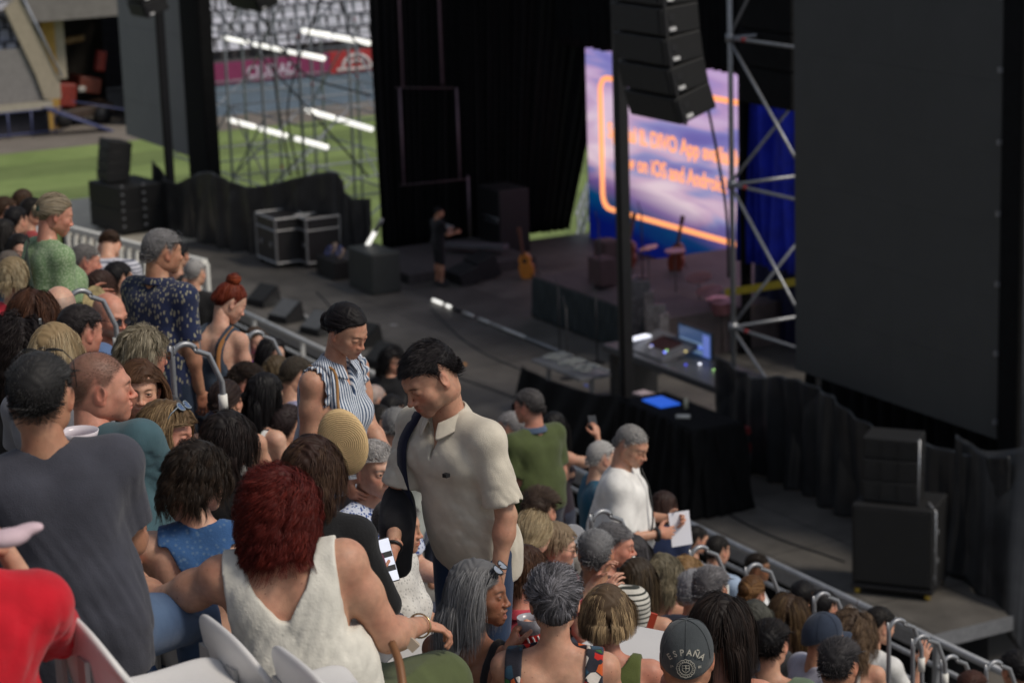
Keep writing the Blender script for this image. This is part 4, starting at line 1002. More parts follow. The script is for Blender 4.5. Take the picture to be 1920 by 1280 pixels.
v, f = box((c0[0]-.3,21.5,3.08),(c0[0]-.2,21.53,c0[2]-.2)); part('stand', v, f, M_dark, mo)
# patch cables heap and papers on the near table
e = empty('cable_tray', (-35,19.6,2), 'pale rack of coiled cables beside the mixing desk', 'rack')
v, f = box((-35.6,19.3,2.9),(-33.9,19.9,2.95)); part('shelf', v, f, M_steel, e)
for i in range(9):
    a = np.linspace(0,6.28,14); c = V(-35.4+.17*i, 19.6+.1*math.sin(i*2.1), 3.0+.04*(i%3)); v, f = tube([c+V(.12*math.cos(t),.18*math.sin(t),.02*math.sin(3*t)) for t in a], .014, 6); part('cable_coil', v, f, plain('pale_cable', (.3,.32,.31), .5), e, True)
for x in (-35.5,-34.0): v, f = box((x-.03,19.55,2.0),(x+.03,19.61,2.9)); part('leg', v, f, M_steel, e)
for i, (px, py, sx, sy, c) in enumerate(((1230,760,.9,.35,(.4,.4,.42)),(1215,742,.5,.25,(.5,.4,.42)))):
    p = LZ(px, py, 2.9); v, f = boxv((p[0],p[1],2.9+.02*i), (sx,sy,.03), Rz(.15*i)); thing('case', v, f, plain('paper_grey', c, .6), ['flat pale grey case under the mixing desk','small pinkish folder beside the flat grey case'][i], 'case')

# transparent shield
sh_ = empty('drum_shield', (-38.4,23.1,2), 'row of tall clear ribbed shield panels beside the riser', 'screen')
M_shield = plain('shield', (.11,.105,.115), .25, var=.5, nscale=9)
for i in range(5):
    A = LZ(1190+14*i, 662+9*i, 2.0); z1 = LY(1190+14*i, [520,526,548,572,590][i], A[1])[2]
    v, f = boxv((A[0], A[1], (2+z1)/2), (.03,.36,z1-2), Rz(rad(-20 if i%2 else 30))); part('panel', v, f, M_shield, sh_)

# drum kit
dk = empty('drum_kit', (-37.6,24.6,2), 'drum kit in pinkish tones behind the mixing desk', 'drum kit')
M_drum = plain('drum_shell', (.25,.10,.11), .35, .2, .3); M_cym = plain('cymbal', (.5,.26,.26), .3, .6, .2)
def disc(c, r, h, tilt=(0,0), seg=24):
    a = np.linspace(0,6.283,seg,endpoint=False); R = Rx(tilt[0])@Ry(tilt[1])
    v = np.concatenate([np.stack([r*np.cos(a), r*np.sin(a), 0*a-h/2],1), np.stack([r*np.cos(a), r*np.sin(a), 0*a+h/2],1)])@R.T+np.array(c)
    i = np.arange(seg); j = (i+1)%seg
    v = np.concatenate([v, [v[:seg].mean(0)], [v[seg:].mean(0)]])
    return v, [np.stack([i,j,j+seg,i+seg],1), np.stack([j, i, 0*i+2*seg],1), np.stack([i+seg, j+seg, 0*i+2*seg+1],1)]
for px, py, r, h, nm in ((1245,560,.24,.02,'cymbal'),(1330,545,.26,.02,'cymbal'),(1265,470,.2,.02,'cymbal'),(1310,520,.25,.02,'cymbal'),(1330,590,.22,.25,'drum'),(1352,575,.2,.22,'drum'),(1300,605,.2,.2,'drum'),(1280,630,.28,.4,'drum'),(1345,560,.22,.02,'cymbal'),(1215,465,.2,.02,'cymbal')):
    c = LY(px, py, 24.3+.2*rs2.rand()); v, f = disc(c, r, h, (rs2.uniform(-.15,.25), rs2.uniform(-.15,.15))); part(nm, v, f, M_cym if nm == 'cymbal' else M_drum, dk, False)
    v, f = tube([c, (c[0]+.05,c[1],2.03)], .012, 6); part('stand', v, f, M_dark, dk, True)
# band gear on the riser: guitars on stands, microphone stands
def guitar(base, h_, tilt, label, c, yaw=0, cat='guitar'):
    e = empty('guitar', base, label, cat); R = Rz(yaw)@Ry(tilt)
    b = np.array(base)
    a = np.linspace(0,6.283,36,endpoint=False); prof = .19+.035*np.cos(2*a)-.02*np.cos(a+.0); x = prof*np.cos(a+math.pi/2)*.92; z = .24+prof*1.25*np.sin(a+math.pi/2)
    x *= 1-.18*np.exp(-((z-.30)/.05)**2)
    P1 = np.stack([x,0*x-.05,z],1); P2 = P1+V(0,.1,0); v = np.concatenate([P1,P2,[P1.mean(0)],[P2.mean(0)]]); i = np.arange(36); j = (i+1)%36
    S_ = h_/1.0
    f = [np.stack([i,i+36,j+36,j],1), np.stack([i,j,0*i+72],1), np.stack([j+36,i+36,0*i+73],1)]
    part('body', v*S_@R.T+b, f, plain('guitar_wood', c, .3), e)
    v, f = boxv((0,-.06,.67), (.05,.03,.45)); part('neck', v*S_@R.T+b, f, plain('neck_wood', (.14,.05,.03), .4), e)
    v, f = boxv((0,-.055,.95), (.075,.025,.14)); part('headstock', v*S_@R.T+b, f, plain('neck_wood', (.14,.05,.03), .4), e)
    v, f = disc((0,0,0), .048, .004); v = v@Rx(math.pi/2).T+V(0,-.054,.34); part('sound_hole', v*S_@R.T+b, f, M_dark, e)
    v, f = merge([tube([b+V(0,.1,.3),b+V(-.15,.02,-.0)], .012,6), tube([b+V(0,.1,.3),b+V(.15,.02,0)], .012,6), tube([b+V(0,.1,.3),b+V(0,.3,0)], .012,6)]); part('stand', v, f, M_dark, e, True); return e
g0 = LZ(990,520,2.02); guitar((g0[0],g0[1],2.02), 1.12, rad(-8), 'acoustic guitar with an orange wooden top leaning on a stand', (.62,.22,.03), yaw=rad(48))
for i, (px, py) in enumerate(((1265,505),(1175,500))):
    p = LZ(px,py,2.87); guitar((p[0],p[1],2.87), 1.15, rad(12), ['dark red guitar standing on the riser below the orange frame','brown guitar on the riser partly behind the black mast'][i], (.2,.04,.02), yaw=rad(30))
for i, (px, py, dy) in enumerate(((1125,540,1),(1205,520,1),(1050,650,0),(1120,660,0),(1065,690,0))):
    p = LZ(px, py+(0 if dy else 20), 2.87 if dy else 2.0); z0 = 2.87 if dy else 2.0
    e = empty('microphone_stand', (p[0],p[1],z0), ['microphone stand on the riser left of the mast','microphone stand on the riser right of the mast','thin black microphone stand on the deck near the riser skirt','black microphone stand on the deck left of the mast','short black microphone stand by the drape'][i], 'stand')
    v, f = merge([tube([p, p+V(0,0,1.35)], .014, 6), tube([p+V(0,0,1.3), p+V(-.3,.1,1.5)], .01, 6)]); part('pole', v, f, M_dark, e, True)
    v, f = disc(p+V(0,0,.01), .14, .02); part('base', v, f, M_dark, e)
for i,(px,py) in enumerate(((1130,505),(1140,470))):
    p = LZ(px,py+30,2.87); v, f = boxv(p+V(0,0,.3), (.5,.4,.55)); bevel(thing('amplifier', v, f, plain('amp', (.07,.035,.04), .6), ['small reddish amplifier on the riser','reddish amplifier behind the first one on the riser'][i], 'amplifier'), .03)
# keyboard rig and amplifier rack near the keyboard player
kb = empty('keyboard', (-48.3,23.7,2.2), 'long keyboard on a stand beside the keyboard player', 'keyboard')
A = LX(845,450,-48.2); B = LX(940,470,-47.2); v, f = tube([A, B], .05, 4); v, f = boxv((np.array(A)+B)/2, (1.5,.34,.09), Rz(math.atan2(B[1]-A[1],B[0]-A[0]))); bevel(part('keys', v, f, plain('keyboard_body', (.10,.10,.11), .4), kb), .01)
v, f = merge([tube([A+V(0,0,-.05),(B[0],B[1],2.22)], .02,6), tube([B+V(0,0,-.05),(A[0],A[1],2.22)], .02,6)]); part('stand', v, f, M_dark, kb, True)
v, f = boxv(A+V(-.1,0,.22), (.32,.03,.24), Rx(rad(-25))); part('music_stand', v, f, plain('grey_sheet', (.28,.28,.3), .5), kb)
p = LZ(925,470,2.0); rk = empty('amplifier_rack', (p[0],p[1],2), 'tall black rack with a pale handle behind the acoustic guitar', 'rack')
v, f = boxv((p[0],p[1]+.3,2.75), (1.1,.8,1.5)); bevel(part('cabinet', v, f, M_box, rk), .03)
h1 = LY(905,402,p[1]-.12); v, f = tube([h1, h1+V(.75,0,.0), h1+V(.75,0,-.1), h1+V(.1,0,-.1)], .014, 6); part('handle', v, f, M_steel, rk, True)
for px, py, s_, lb in ((905,520,.5,'dark wedge monitor in front of the keyboard player'),(870,530,.35,'second dark wedge monitor nearer the curtain')):
    p = LZ(px,py,2.0); v, f = boxv(p+V(0,0,s_/2), (.7,.5,s_), Rx(.3)); bevel(thing('stage_monitor', v, f, M_box, lb, 'speaker'), .02)
# flight cases
for i,(px,py,w_,h_) in enumerate(((500,497,1.15,1.02),(565,500,.66,1.02))):
    p = LZ(px,py,2.0); e = empty('flight_case', (p[0],p[1],2), ['square flight case with metal edges standing on the far deck','narrow flight case with metal edges right of the square one'][i], 'case')
    c = p+V(0,.45,.12+h_/2); sx, sy, sz = w_/2, .42, h_/2
    v, f = boxv(c, (w_-.02,.82,h_-.02)); part('case_body', v, f, plain('case_black', (.02,.018,.018), .5), e)
    ed = []
    for a in (-1,1):
        for b in (-1,1):
            ed += [tube([c+V(a*sx,b*sy,-sz),c+V(a*sx,b*sy,sz)],.028,4), tube([c+V(-sx,a*sy,b*sz),c+V(sx,a*sy,b*sz)],.028,4), tube([c+V(a*sx,-sy,b*sz),c+V(a*sx,sy,b*sz)],.028,4)]
    ed += [tube([c+V(-sx,-sy,.24),c+V(sx,-sy,.24)],.024,4), tube([c+V(sx,-sy,.24),c+V(sx,sy,.24)],.024,4)]
    v, f = merge(ed); part('edging', v, f, plain('aluminium', (.33,.33,.33), .5, .4), e)
    for q in (-.25,.25): v, f = boxv(c+V(q*w_,-sy-.01,-.1), (.12,.03,.1)); part('latch', v, f, M_steel, e)
    for q in (-1,1): v, f = boxv((p[0]+q*(sx-.1),p[1]+.1,2.06), (.08,.1,.12)); part('caster', v, f, M_dark, e)
p = LZ(680,545,2.0); v, f = boxv(p+V(0,.3,.45), (1.25,.7,.9)); bevel(thing('equipment_case', v, f, plain('case_green_black', (.028,.032,.03), .6), 'large plain black box at the foot of the big curtain', 'case'), .04)
e = empty('cable_case', LZ(610,520,2.0), 'low trunk with coiled cables and bright fittings by the black box', 'trunk'); p = np.array(e.location)
v, f = boxv(p+V(0,.3,.22), (1.0,.6,.44)); bevel(part('case_body', v, f, M_box, e), .03)
for i in range(8):
    a = np.linspace(0,6.28,12); c = p+V(-.35+.1*i,.2+.2*rs2.rand(),.5+.12*rs2.rand()); v, f = tube([c+V(.1*math.cos(t),.1*math.sin(t)*.5,.1*math.sin(t)) for t in a], .02, 6); part('cable_coil', v, f, plain('coil', [(.4,.4,.42),(.1,.12,.3),(.5,.35,.25),(.2,.2,.22)][i%4], .4), e, True)
A, B = LY(682,472,21.5), LY(716,412,21.5); e = empty('light_tube', A, 'slanting lit white tube leaning above the black box', 'lamp'); v, f = tube([A, A*.35+B*.65], .05, 8); part('tube', v, f, M_glow, e, True); v, f = tube([A*.35+B*.65, B], .045, 8); part('holder', v, f, M_steel, e, True); v, f = tube([A, (A[0],A[1],2.01)], .02, 6); part('stand', v, f, M_dark, e, True)
# strips along the stage floor, glowing segments in place of reflected light
def strip(name, A, B, r, mat, label, segs=None):
    e = empty(name, A, label, 'light strip' if mat is M_glow else 'rail'); A = np.array(A); B = np.array(B)
    for t0, t1, m in (segs or ((0,1,mat),)): v, f = tube([A+(B-A)*t0, A+(B-A)*t1], r, 8); part('segment', v, f, m, e, True)
M_strip = plain('bright_metal', (.62,.62,.6), .3, .4)
strip('floor_strip', LZ(509,557,2.05), LZ(652,640,2.05), .045, M_glow, 'bright strip along the deck behind the monitor wedges', ((0,.35,M_glow),(.36,.55,M_strip),(.57,1,M_glow)))
strip('floor_strip', LZ(812,562,2.05), LZ(1150,700,2.05), .035, M_strip, 'dotted bright strip along the middle of the deck', ((0,.055,M_glow),(.085,.115,M_glow),(.12,.17,M_dark),(.19,.25,M_strip),(.28,.34,M_strip),(.35,.55,M_strip),(.55,.8,M_steel),(.82,1,M_steel)))
# monitor wedges at the front of the deck
M_w1 = plain('wedge_face', (.10,.105,.11), .6, var=.15)
for i,(px,py) in enumerate(((520,605),(580,628),(665,650),(478,575),(700,690))):
    p = LZ(px,py,2.0); e = empty('wedge_monitor', p, ['grey-faced wedge monitor at the stage edge, second from the left','grey-faced wedge monitor behind the dark-haired woman','black wedge monitor right of the dark-haired woman','black wedge monitor nearest the woman with red hair','dark wedge monitor at the stage edge left of the polo-shirt man'][i], 'speaker')
    w_ = .62; v = np.array([(-w_/2,0,0),(w_/2,0,0),(w_/2,.5,0),(-w_/2,.5,0),(-w_/2,.0,.12),(w_/2,.0,.12),(w_/2,.42,.42),(-w_/2,.42,.42)],float)@Rz(rad(15)).T+p
    part('cabinet', v, [np.array([(3,2,1,0),(0,1,5,4),(4,5,6,7),(7,6,2,3),(1,2,6,5),(0,3,7,4)])], M_box, e)
    v2 = (np.array([(-.27,.02,.14),(.27,.02,.14),(.27,.40,.41),(-.27,.40,.41)])+V(0,-.01,.012))@Rz(rad(15)).T+p; part('grille', v2, np.array([(0,1,2,3)]), M_w1 if i < 2 else M_grille, e)

# tape marks and cable runs on the deck
for i in range(16):
    c = [(.05,.4,.08),(.5,.05,.04),(.6,.25,.05),(.5,.5,.5),(.06,.1,.4)][i%5]; x, y = -44+rs2.rand()*14, 18.6+rs2.rand()*3.6
    v, f = boxv((x,y,2.003), (.10+.08*rs2.rand(),.05,.004), Rz(rs2.rand()*3)); thing('tape_mark', v, f, plain('tape', c, .6), 'small coloured tape mark on the grey deck boards', 'tape', 'tape marks on the deck')
for i, (p0, p1, p2) in enumerate((((-47,20.2),(-42,19.2),(-36,19.5)),((-44,21.5),(-40,20.6),(-35.5,20.7)),((-31,19.2),(-28,18.8),(-26,19.0)))):
    v, f = tube(curve([(p0[0],p0[1],2.012),(p1[0],p1[1],2.012),(p2[0],p2[1],2.012)], 24), .014, 6); thing('cable', v, f, M_dark, ['black cable along the deck below the big curtain','black cable crossing the deck towards the mixing desk','black cable on the deck left of the subwoofer'][i], 'cable', smooth=True)

v, f = box((-52,26,12.9),(-31,34,13.2)); thing('shade_roof', v, f, M_dark, 'unseen dark roof panel added to shade the back of the stage', 'roof')  # out of view, set back so its shadow darkens the stage interior
# subwoofers and small array at the right
p = V(-24.75,19.0,2.0); RS = Rz(rad(38))
e = empty('subwoofer', p, 'big black subwoofer cabinet on a yellow-wheeled dolly at the right of the deck', 'speaker')
def loc(x, y, z): return p+RS@V(x, y, z)
v, f = boxv(loc(0,.0,.12), (1.12,.9,.06), RS); bevel(part('dolly', v, f, M_dark, e), .01)
for x in (-.48,.48):
    for y in (-.38,.38): v, f = tube([loc(x-.03,y,.05),loc(x+.03,y,.05)], .05, 12); part('wheel', v, f, plain('yellow_wheel', (.45,.30,.03), .5), e, True)
v, f = boxv(loc(0,0,.16+.55), (1.1,.86,1.1), RS); bevel(part('cabinet', v, f, M_box, e), .025)
v, f = boxv(loc(0,-.438,.16+.55), (1.0,.015,1.0), RS); part('grille', v, f, M_grille, e)
for q in range(5): v, f = boxv(loc(.56,-.3+.12*(q%2),.3+.2*q), (.02,.08,.06), RS); part('handle', v, f, M_steel, e)
v, f = merge([tube([loc(.56,-.3,.2),loc(.56,-.3,1.22),loc(.44,-.2,1.30)], .02, 6)]); part('strap', v, f, M_steel, e, True)
e2 = empty('line_array', loc(-.08,0,1.26), 'short stack of dark ribbed array speakers on top of the subwoofer', 'speaker')
for k in range(3):
    R2 = RS@Rx(rad(2*k)); c_ = loc(-.08,-.05+.02*k,1.26+.155+.30*k); v, f = boxv(c_, (.74,.45,.292), R2); bevel(part('cabinet', v, f, M_box, e2), .012)
    v, f = boxv(c_+R2@V(0,-.228,0), (.68,.01,.25), R2); part('grille', v, f, M_grille, e2)
    for q in (-.12,.12): v, f = boxv(c_+R2@V(q,-.235,0), (.012,.012,.27), R2); part('strut', v, f, M_box, e2)
v, f = tube([loc(.31,-.26,1.27),loc(.31,-.2,2.16)], .018, 6); part('rigging_bar', v, f, M_steel, e2, True)
# left stack
q0 = LZ(232,432,2.0)
e = empty('subwoofer', q0, 'black speaker stack standing on the floodlit-toned boards at the far end', 'speaker')
for k in range(2): v, f = boxv(q0+V(-.1,.2,.36+.57*k), (1.7,1.3,.56), Rz(rad(8))); bevel(part('cabinet', v, f, M_box, e), .02)
for k in range(6):
    for s in (-.5,.3): v, f = boxv(q0+V(.82,.1+s*.7,.25+.2*k), (.04,.07,.05)); part('fitting', v, f, M_steel, e)
e = empty('line_array', q0+V(-.4,.1,1.25), 'curved stack of small array speakers on the far black stack', 'speaker')
for k in range(4): v, f = boxv(q0+V(-.35,-.05+.035*k,1.38+.245*k), (.8,.6,.255), Rx(rad(-4*k))); bevel(part('cabinet', v, f, M_box, e), .015)
# hanging arrays
def hang(x, y, z, n, label, tilt0=18, h=.40, w_=1.34, d=.62, top=12.5):
    e = empty('line_array', (x,y,z), label, 'speaker'); pos = V(x, y, z); th = rad(tilt0)
    R = Rx(th)
    for k in range(n):
        c = pos+R@V(0,0,h/2)
        v, f = boxv(c, (w_,d,h-.018), R); bevel(part('cabinet', v, f, M_box, e), .02)
        v, f = boxv(c+R@V(0,-d/2-.006,0), (w_-.1,.012,h-.07), R); part('grille', v, f, M_grille, e)
        v, f = boxv(c+R@V(w_/2+.012,-d/2+.07,-.03), (.03,.05,h*.9), R); part('rigging_plate', v, f, M_dark, e)
        v, f = boxv(c+R@V(w_/2+.03,-d/2+.16,-.11), (.02,.10,.045), R); part('badge', v, f, plain('badge', (.75,.75,.75), .5), e)
        v, f = boxv(c+R@V(w_/2+.01,-d/2+.16,.04), (.02,.1,.09), R); part('handle', v, f, M_dark, e)
        pos = pos+R@V(0,0,h); th -= rad(max(.8, 5.5-k*1.1)); R = Rx(th)
    v, f = merge([tube([pos, (pos[0],pos[1],top)], .03, 6)]); part('chain', v, f, M_dark, e, True)
    return e
b_ = LY(1288,222,17.55)
hang(b_[0]-.67, 17.75, b_[2], 10, 'large curved line array hanging in front of the lit screen')
v, f = tube(curve([LY(1325,190,18.3), LY(1345,290,18.4), LY(1362,400,18.5), LY(1366,520,18.6)], 20), .02, 6); thing('cable', v, f, M_dark, 'black cable drooping from the large line array', 'cable', smooth=True)
b_ = LY(275,24,19.5); hang(b_[0], 19.6, b_[2], 6, 'bottom of a far line array at the top edge left of the far mast', h=.36, w_=1.1)
b_ = LY(465,12,24); hang(b_[0], 24.2, b_[2], 4, 'bottom of a far speaker cluster hanging above the scaffold', h=.36, w_=2.0)
e = empty('speaker_column', LY(1462,195,22.5), 'black speaker column behind the scaffold beside the big screen', 'speaker'); c = np.array(e.location)
for k in range(6): v, f = boxv(c+V(.15,0,.62*k+.31), (1.5,.8,.6)); bevel(part('cabinet', v, f, M_black, e), .02)
# scaffold tower at the right
M_red = plain('red_tape', (.35,.03,.03), .5)
e = empty('scaffold_tower', (-31.6,20.9,2), 'galvanised scaffold tower with braces left of the big dark screen', 'scaffold')
ysc = 21.6; b0 = LY(1376,700,ysc); xs = b0[0]
def S_(px, py): return LY(px, py, ysc)
zs = [2.0]+[S_(1372,y)[2] for y in (612,346,72)]+[12.5]
posts = [(xs,ysc),(xs+2.4,ysc+.02),(xs,ysc+2.4)]
for (x,y) in posts: v, f = tube([(x,y,2.0),(x,y,12.5)], .045, 10); part('upright', v, f, M_steel, e, True)
for k, z in enumerate(zs[1:-1]):
    for a, b in ((posts[0],posts[1]),(posts[0],posts[2])):
        v, f = tube([(a[0],a[1],z),(b[0],b[1],z)], .03, 8); part('ledger', v, f, M_steel, e, True)
    v, f = tube([(xs,ysc,z-.07),(xs,ysc,z+.07)], .075, 8); part('collar', v, f, M_steel, e, True)
    v, f = tube([(xs+.35,ysc,z),(xs+.45,ysc,z)], .034, 8); part('red_band', v, f, M_red, e, True)
    zn = zs[k+2]
    zc = z-.0
    v, f = tube([(xs,ysc,z+.05),(xs,ysc+2.4,zn-.1)], .026, 8); part('brace', v, f, M_steel, e, True)
    v, f = tube([(xs,ysc,z-.05),(xs+2.4,ysc+.02,zs[k]+.1)], .026, 8); part('brace', v, f, M_steel, e, True)
v, f = box((xs-.6,ysc+.0,S_(1376,540)[2]),(xs+3.5,ysc+.08,S_(1376,528)[2])); 
Yb = [LY(1365,540,24), LY(1492,520,24)]
v, f = boxv((np.array(Yb[0])+Yb[1])/2+V(.3,0,0), (2.9,.12,.14), Ry(-math.atan2(Yb[1][2]-Yb[0][2], Yb[1][0]-Yb[0][0]))); thing('beam', v, f, plain('yellow_paint', (.5,.38,.02), .5), 'yellow beam low behind the scaffold tower', 'beam')
# road case tower between desk and drape
e = empty('case_tower', LZ(1352,892,2.0), 'stack of small red and grey boxes beside the black drape', 'boxes'); c = np.array(e.location)
for k,(h_,cc) in enumerate(((.22,(.02,.02,.02)),(.15,(.12,.12,.12)),(.16,(.16,.02,.02)),(.14,(.03,.03,.035)),(.12,(.22,.03,.03)))):
    z = [0,.22,.37,.53,.67][k]; v, f = boxv(c+V(0,.2,z+h_/2), (.5-.03*(k%2),.45,h_-.01)); bevel(part('box', v, f, plain('crate', cc, .5), e), .01)
v, f = tube([c+V(.28,-.15,.02),c+V(.28,-.15,.22)], .05, 10); thing('bottle', v, f, plain('yellow_plastic', (.5,.45,.03), .4), 'small yellow bottle on the deck by the stacked boxes', 'bottle', smooth=True)
# backpack
p = LZ(1305,955,2.0); Fb = Field(p-V(.5,.5,.1), p+V(.5,.5,.9), .02); Fb.ell(p+V(0,0,.3), (.24,.17,.33), 0); Fb.ell(p+V(0,-.14,.2), (.17,.1,.17), .05); Fb.f = np.maximum(Fb.f, (p[2]+.01)-Fb.pts()[2]); v, f = Fb.mesh(2)
e = thing('backpack', v, [f], M_black, 'black backpack standing on the deck by the cloth-covered table', 'bag', smooth=True)
v, f = tube(curve([p+V(-.08,0,.6),p+V(0,0,.7),p+V(.08,0,.6)], 8), .015, 6); part('handle', v, f, M_steel, e, True)

# mid-field scaffold; some tubes glow in place of the floodlight they reflect
rs3 = np.random.RandomState(4)
e = empty('scaffold', (-62,25,0), 'maze of thin scaffold tubes with black cables on the grass behind the far drape', 'scaffold')
X_ = [-68.0,-65.4,-62.8,-60.2,-57.6]; Y_ = [24.6,27.2,29.8]; Z_ = [0,2.0,4.0,6.0,8.0,10]
M_tube = plain('scaffold_tube', (.26,.28,.33), .5, .3)
for x in X_:
    for y in Y_: v, f = tube([(x,y,0),(x,y,11)], .04, 6); part('upright', v, f, M_tube, e, True)
for z in Z_[1:]:
    for y in Y_: v, f = tube([(X_[0],y,z),(X_[-1],y,z)], .025, 6); part('ledger', v, f, M_tube, e, True)
    for x in X_: v, f = tube([(x,Y_[0],z),(x,Y_[-1],z)], .025, 6); part('ledger', v, f, M_tube, e, True)
for i in range(22):
    a, b = rs3.randint(0,4), rs3.randint(0,5); y = Y_[rs3.randint(0,3)]; s = rs3.choice((0,1))
    v, f = tube([(X_[a+s],y+.06,Z_[b]),(X_[a+1-s],y+.06,Z_[b+1] if b < 5 else 11)], .027, 6); part('brace', v, f, M_tube, e, True)
for i in range(12):
    a = rs3.randint(0,5); b = rs3.randint(0,5); s = rs3.choice((0,1)); v, f = tube([(X_[a],Y_[s],Z_[b]),(X_[a],Y_[s+1],Z_[b+1] if b < 5 else 11)], .027, 6); part('brace', v, f, M_tube, e, True)
for i in range(14):
    x, y, z = X_[rs3.randint(5)], Y_[rs3.randint(3)], rs3.uniform(1,8); v, f = tube([(x,y,z),(x,y,z+.12)], .04, 6); part('red_clamp', v, f, M_red, e, True)
for (a, b_, c_) in (((385,0),(520,130),(690,330)),((470,0),(560,120),(695,180)),((600,0),(540,180),(560,330)),((500,0),(515,150),(545,330)),((640,0),(660,60),(692,90))):
    v, f = tube(curve([LY(*a,24.2), LY(*b_,24.2)-V(0,0,.15), LY(*c_,24.2)], 14), .026, 6); part('cable', v, f, M_dark, e, True)
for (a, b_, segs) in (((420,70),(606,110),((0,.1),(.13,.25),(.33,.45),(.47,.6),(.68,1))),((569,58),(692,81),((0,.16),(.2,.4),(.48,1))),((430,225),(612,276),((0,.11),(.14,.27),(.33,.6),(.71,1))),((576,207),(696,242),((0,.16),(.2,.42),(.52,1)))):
    A, B = LY(*a,26), LY(*b_,26); e = empty('light_tube', A, 'bright broken line of lit tubes, '+{420:'upper left of the four in the scaffold',569:'upper right of the four in the scaffold',430:'lower left of the four in the scaffold',576:'lower right of the four in the scaffold'}[a[0]], 'lamp', 'glowing tubes in the scaffold')
    for t0, t1 in segs: v, f = tube([A+(B-A)*t0, A+(B-A)*t1], .075, 8); part('tube', v, f, M_glow, e, True)
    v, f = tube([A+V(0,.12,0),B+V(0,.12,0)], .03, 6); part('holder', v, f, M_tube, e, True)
v, f = tube([LY(608,335,21.6), LY(632,336,21.6)], .05, 6)

# far stand behind the goal
XS = -88.0
M_seat = plain('white_seat_far', (.46,.47,.54), .6, var=.06)
v, f = box((XS-.3,31.3,-.02),(XS,60,1.25)); thing('wall', v, f, plain('blue_wall', (.13,.18,.24), .8, var=.15, nscale=1), 'long blue-grey perimeter wall of the far stand', 'wall')
v, f = box((XS-.3,33.8,1.26),(XS+.06,38.9,2.06)); bd = thing('advertising_board', v, f, plain('magenta_board', (.20,.02,.09), .6, var=.1), 'magenta advertising board with pale lettering on the far wall', 'board')
RYZ = np.array([[0,0,1],[1,0,0],[0,1,0]], float)
text('lettering', 'CIUDAD', .62, (XS+.08,35.3,1.44), RYZ, plain('pale_letters', (.55,.5,.62), .6), bd, .01, .01, .9)
v, f = box((XS-.3,38.92,1.26),(XS+.07,44,2.1)); bd = thing('advertising_board', v, f, plain('red_board', (.34,.02,.025), .6, var=.1), 'red advertising board with a white arched emblem on the far wall', 'board')
em = []
for r, hh in ((.62,.11),(.36,.08)):
    a = np.linspace(0,math.pi,14); em.append(tube([(XS+.09,40.05+r*math.cos(t),1.42+r*.85*math.sin(t)) for t in a], hh*.6, 6))
em.append(boxv((XS+.09,40.05,1.40),(.05,1.7,.1))); v, f = merge(em); part('emblem', v, f, plain('white_letters', (.6,.58,.6), .6), bd)
# stepped rows
prof = [];
for k in range(14): prof += [(XS-.4-.8*k, 2.1+.45*k), (XS-.4-.8*(k+1), 2.1+.45*k)]
prof = [(XS-.4,0)]+prof+[(prof[-1][0],0)]
n = len(prof)
def bank(ya, yb):
    P0 = np.array([(x,ya,z) for x,z in prof]+[(x,yb,z) for x,z in prof]); Fq = np.array([(i, i+n, i+1+n, i+1) for i in range(n-1)]); return P0, [Fq[:, ::-1]]
v, f = bank(31.6,60); thing('stand', v, f, plain('stand_concrete', (.075,.07,.075), .9, var=.2), 'stepped concrete rows of the far stand behind the scaffold', 'stand')
v, f = bank(10,27.3); thing('stand', v, f, plain('stand_concrete', (.075,.07,.075), .9, var=.2), 'stepped concrete rows of the far stand left of the tunnel', 'stand')
def seat_mesh():
    a = np.linspace(0,1,7); pr = np.array([(.0,.42),(-.05,.40),(-.25,.39),(-.38,.41),(-.43,.5),(-.46,.66),(-.48,.8)])
    v = np.concatenate([np.stack([pr[:,0], 0*a-.21+.02*(a>.8), pr[:,1]],1), np.stack([pr[:,0], 0*a+.21-.02*(a>.8), pr[:,1]],1)]); v2 = v+V(-.02,0,-.035)
    i = np.arange(6); f = np.stack([i,i+1,i+8,i+7],1); return np.concatenate([v,v2]), [f, f[:, ::-1]+14, np.stack([i,i+14,i+15,i+1],1), np.stack([i+7,i+8,i+22,i+21],1), np.array([(6,20,27,13),(0,7,21,14)])]
sv, sf = seat_mesh(); s0 = None; gcount = 0
for k in range(12):
    for j in range(46):
        y = 25.6-.52*j if j > 24 else 33.9+.52*j-.2
        if j > 24: y = 27.0-.52*(j-25)
        x = XS-.55-.8*k+.0; z = 2.1+.45*k
        w_ = V(x-.3, y, z+.5)-CAM; d_ = w_@_f; px, py = 960+F_PX*(w_@_r)/d_, 640-F_PX*(w_@_u)/d_
        if not (-25 < px < 715 and -30 < py < 160) or (235 < px < 375): continue
        if gcount > 230: continue
        if s0 is None: s0 = o = thing('grandstand_chair', sv, sf, M_seat)
        else: o = s0.copy(); link(o)
        o.location = (x,y,z); o['category'] = 'seat'; gcount += 1
        far = y > 30
        o['label'] = 'empty white stadium seat in the far stand behind the scaffold' if far else 'empty white stadium seat in the far stand left of the tunnel'
        o['group'] = 'empty seats behind the scaffold' if far else 'empty seats left of the tunnel'
if s0 is not None: s0['group'] = s0['group']
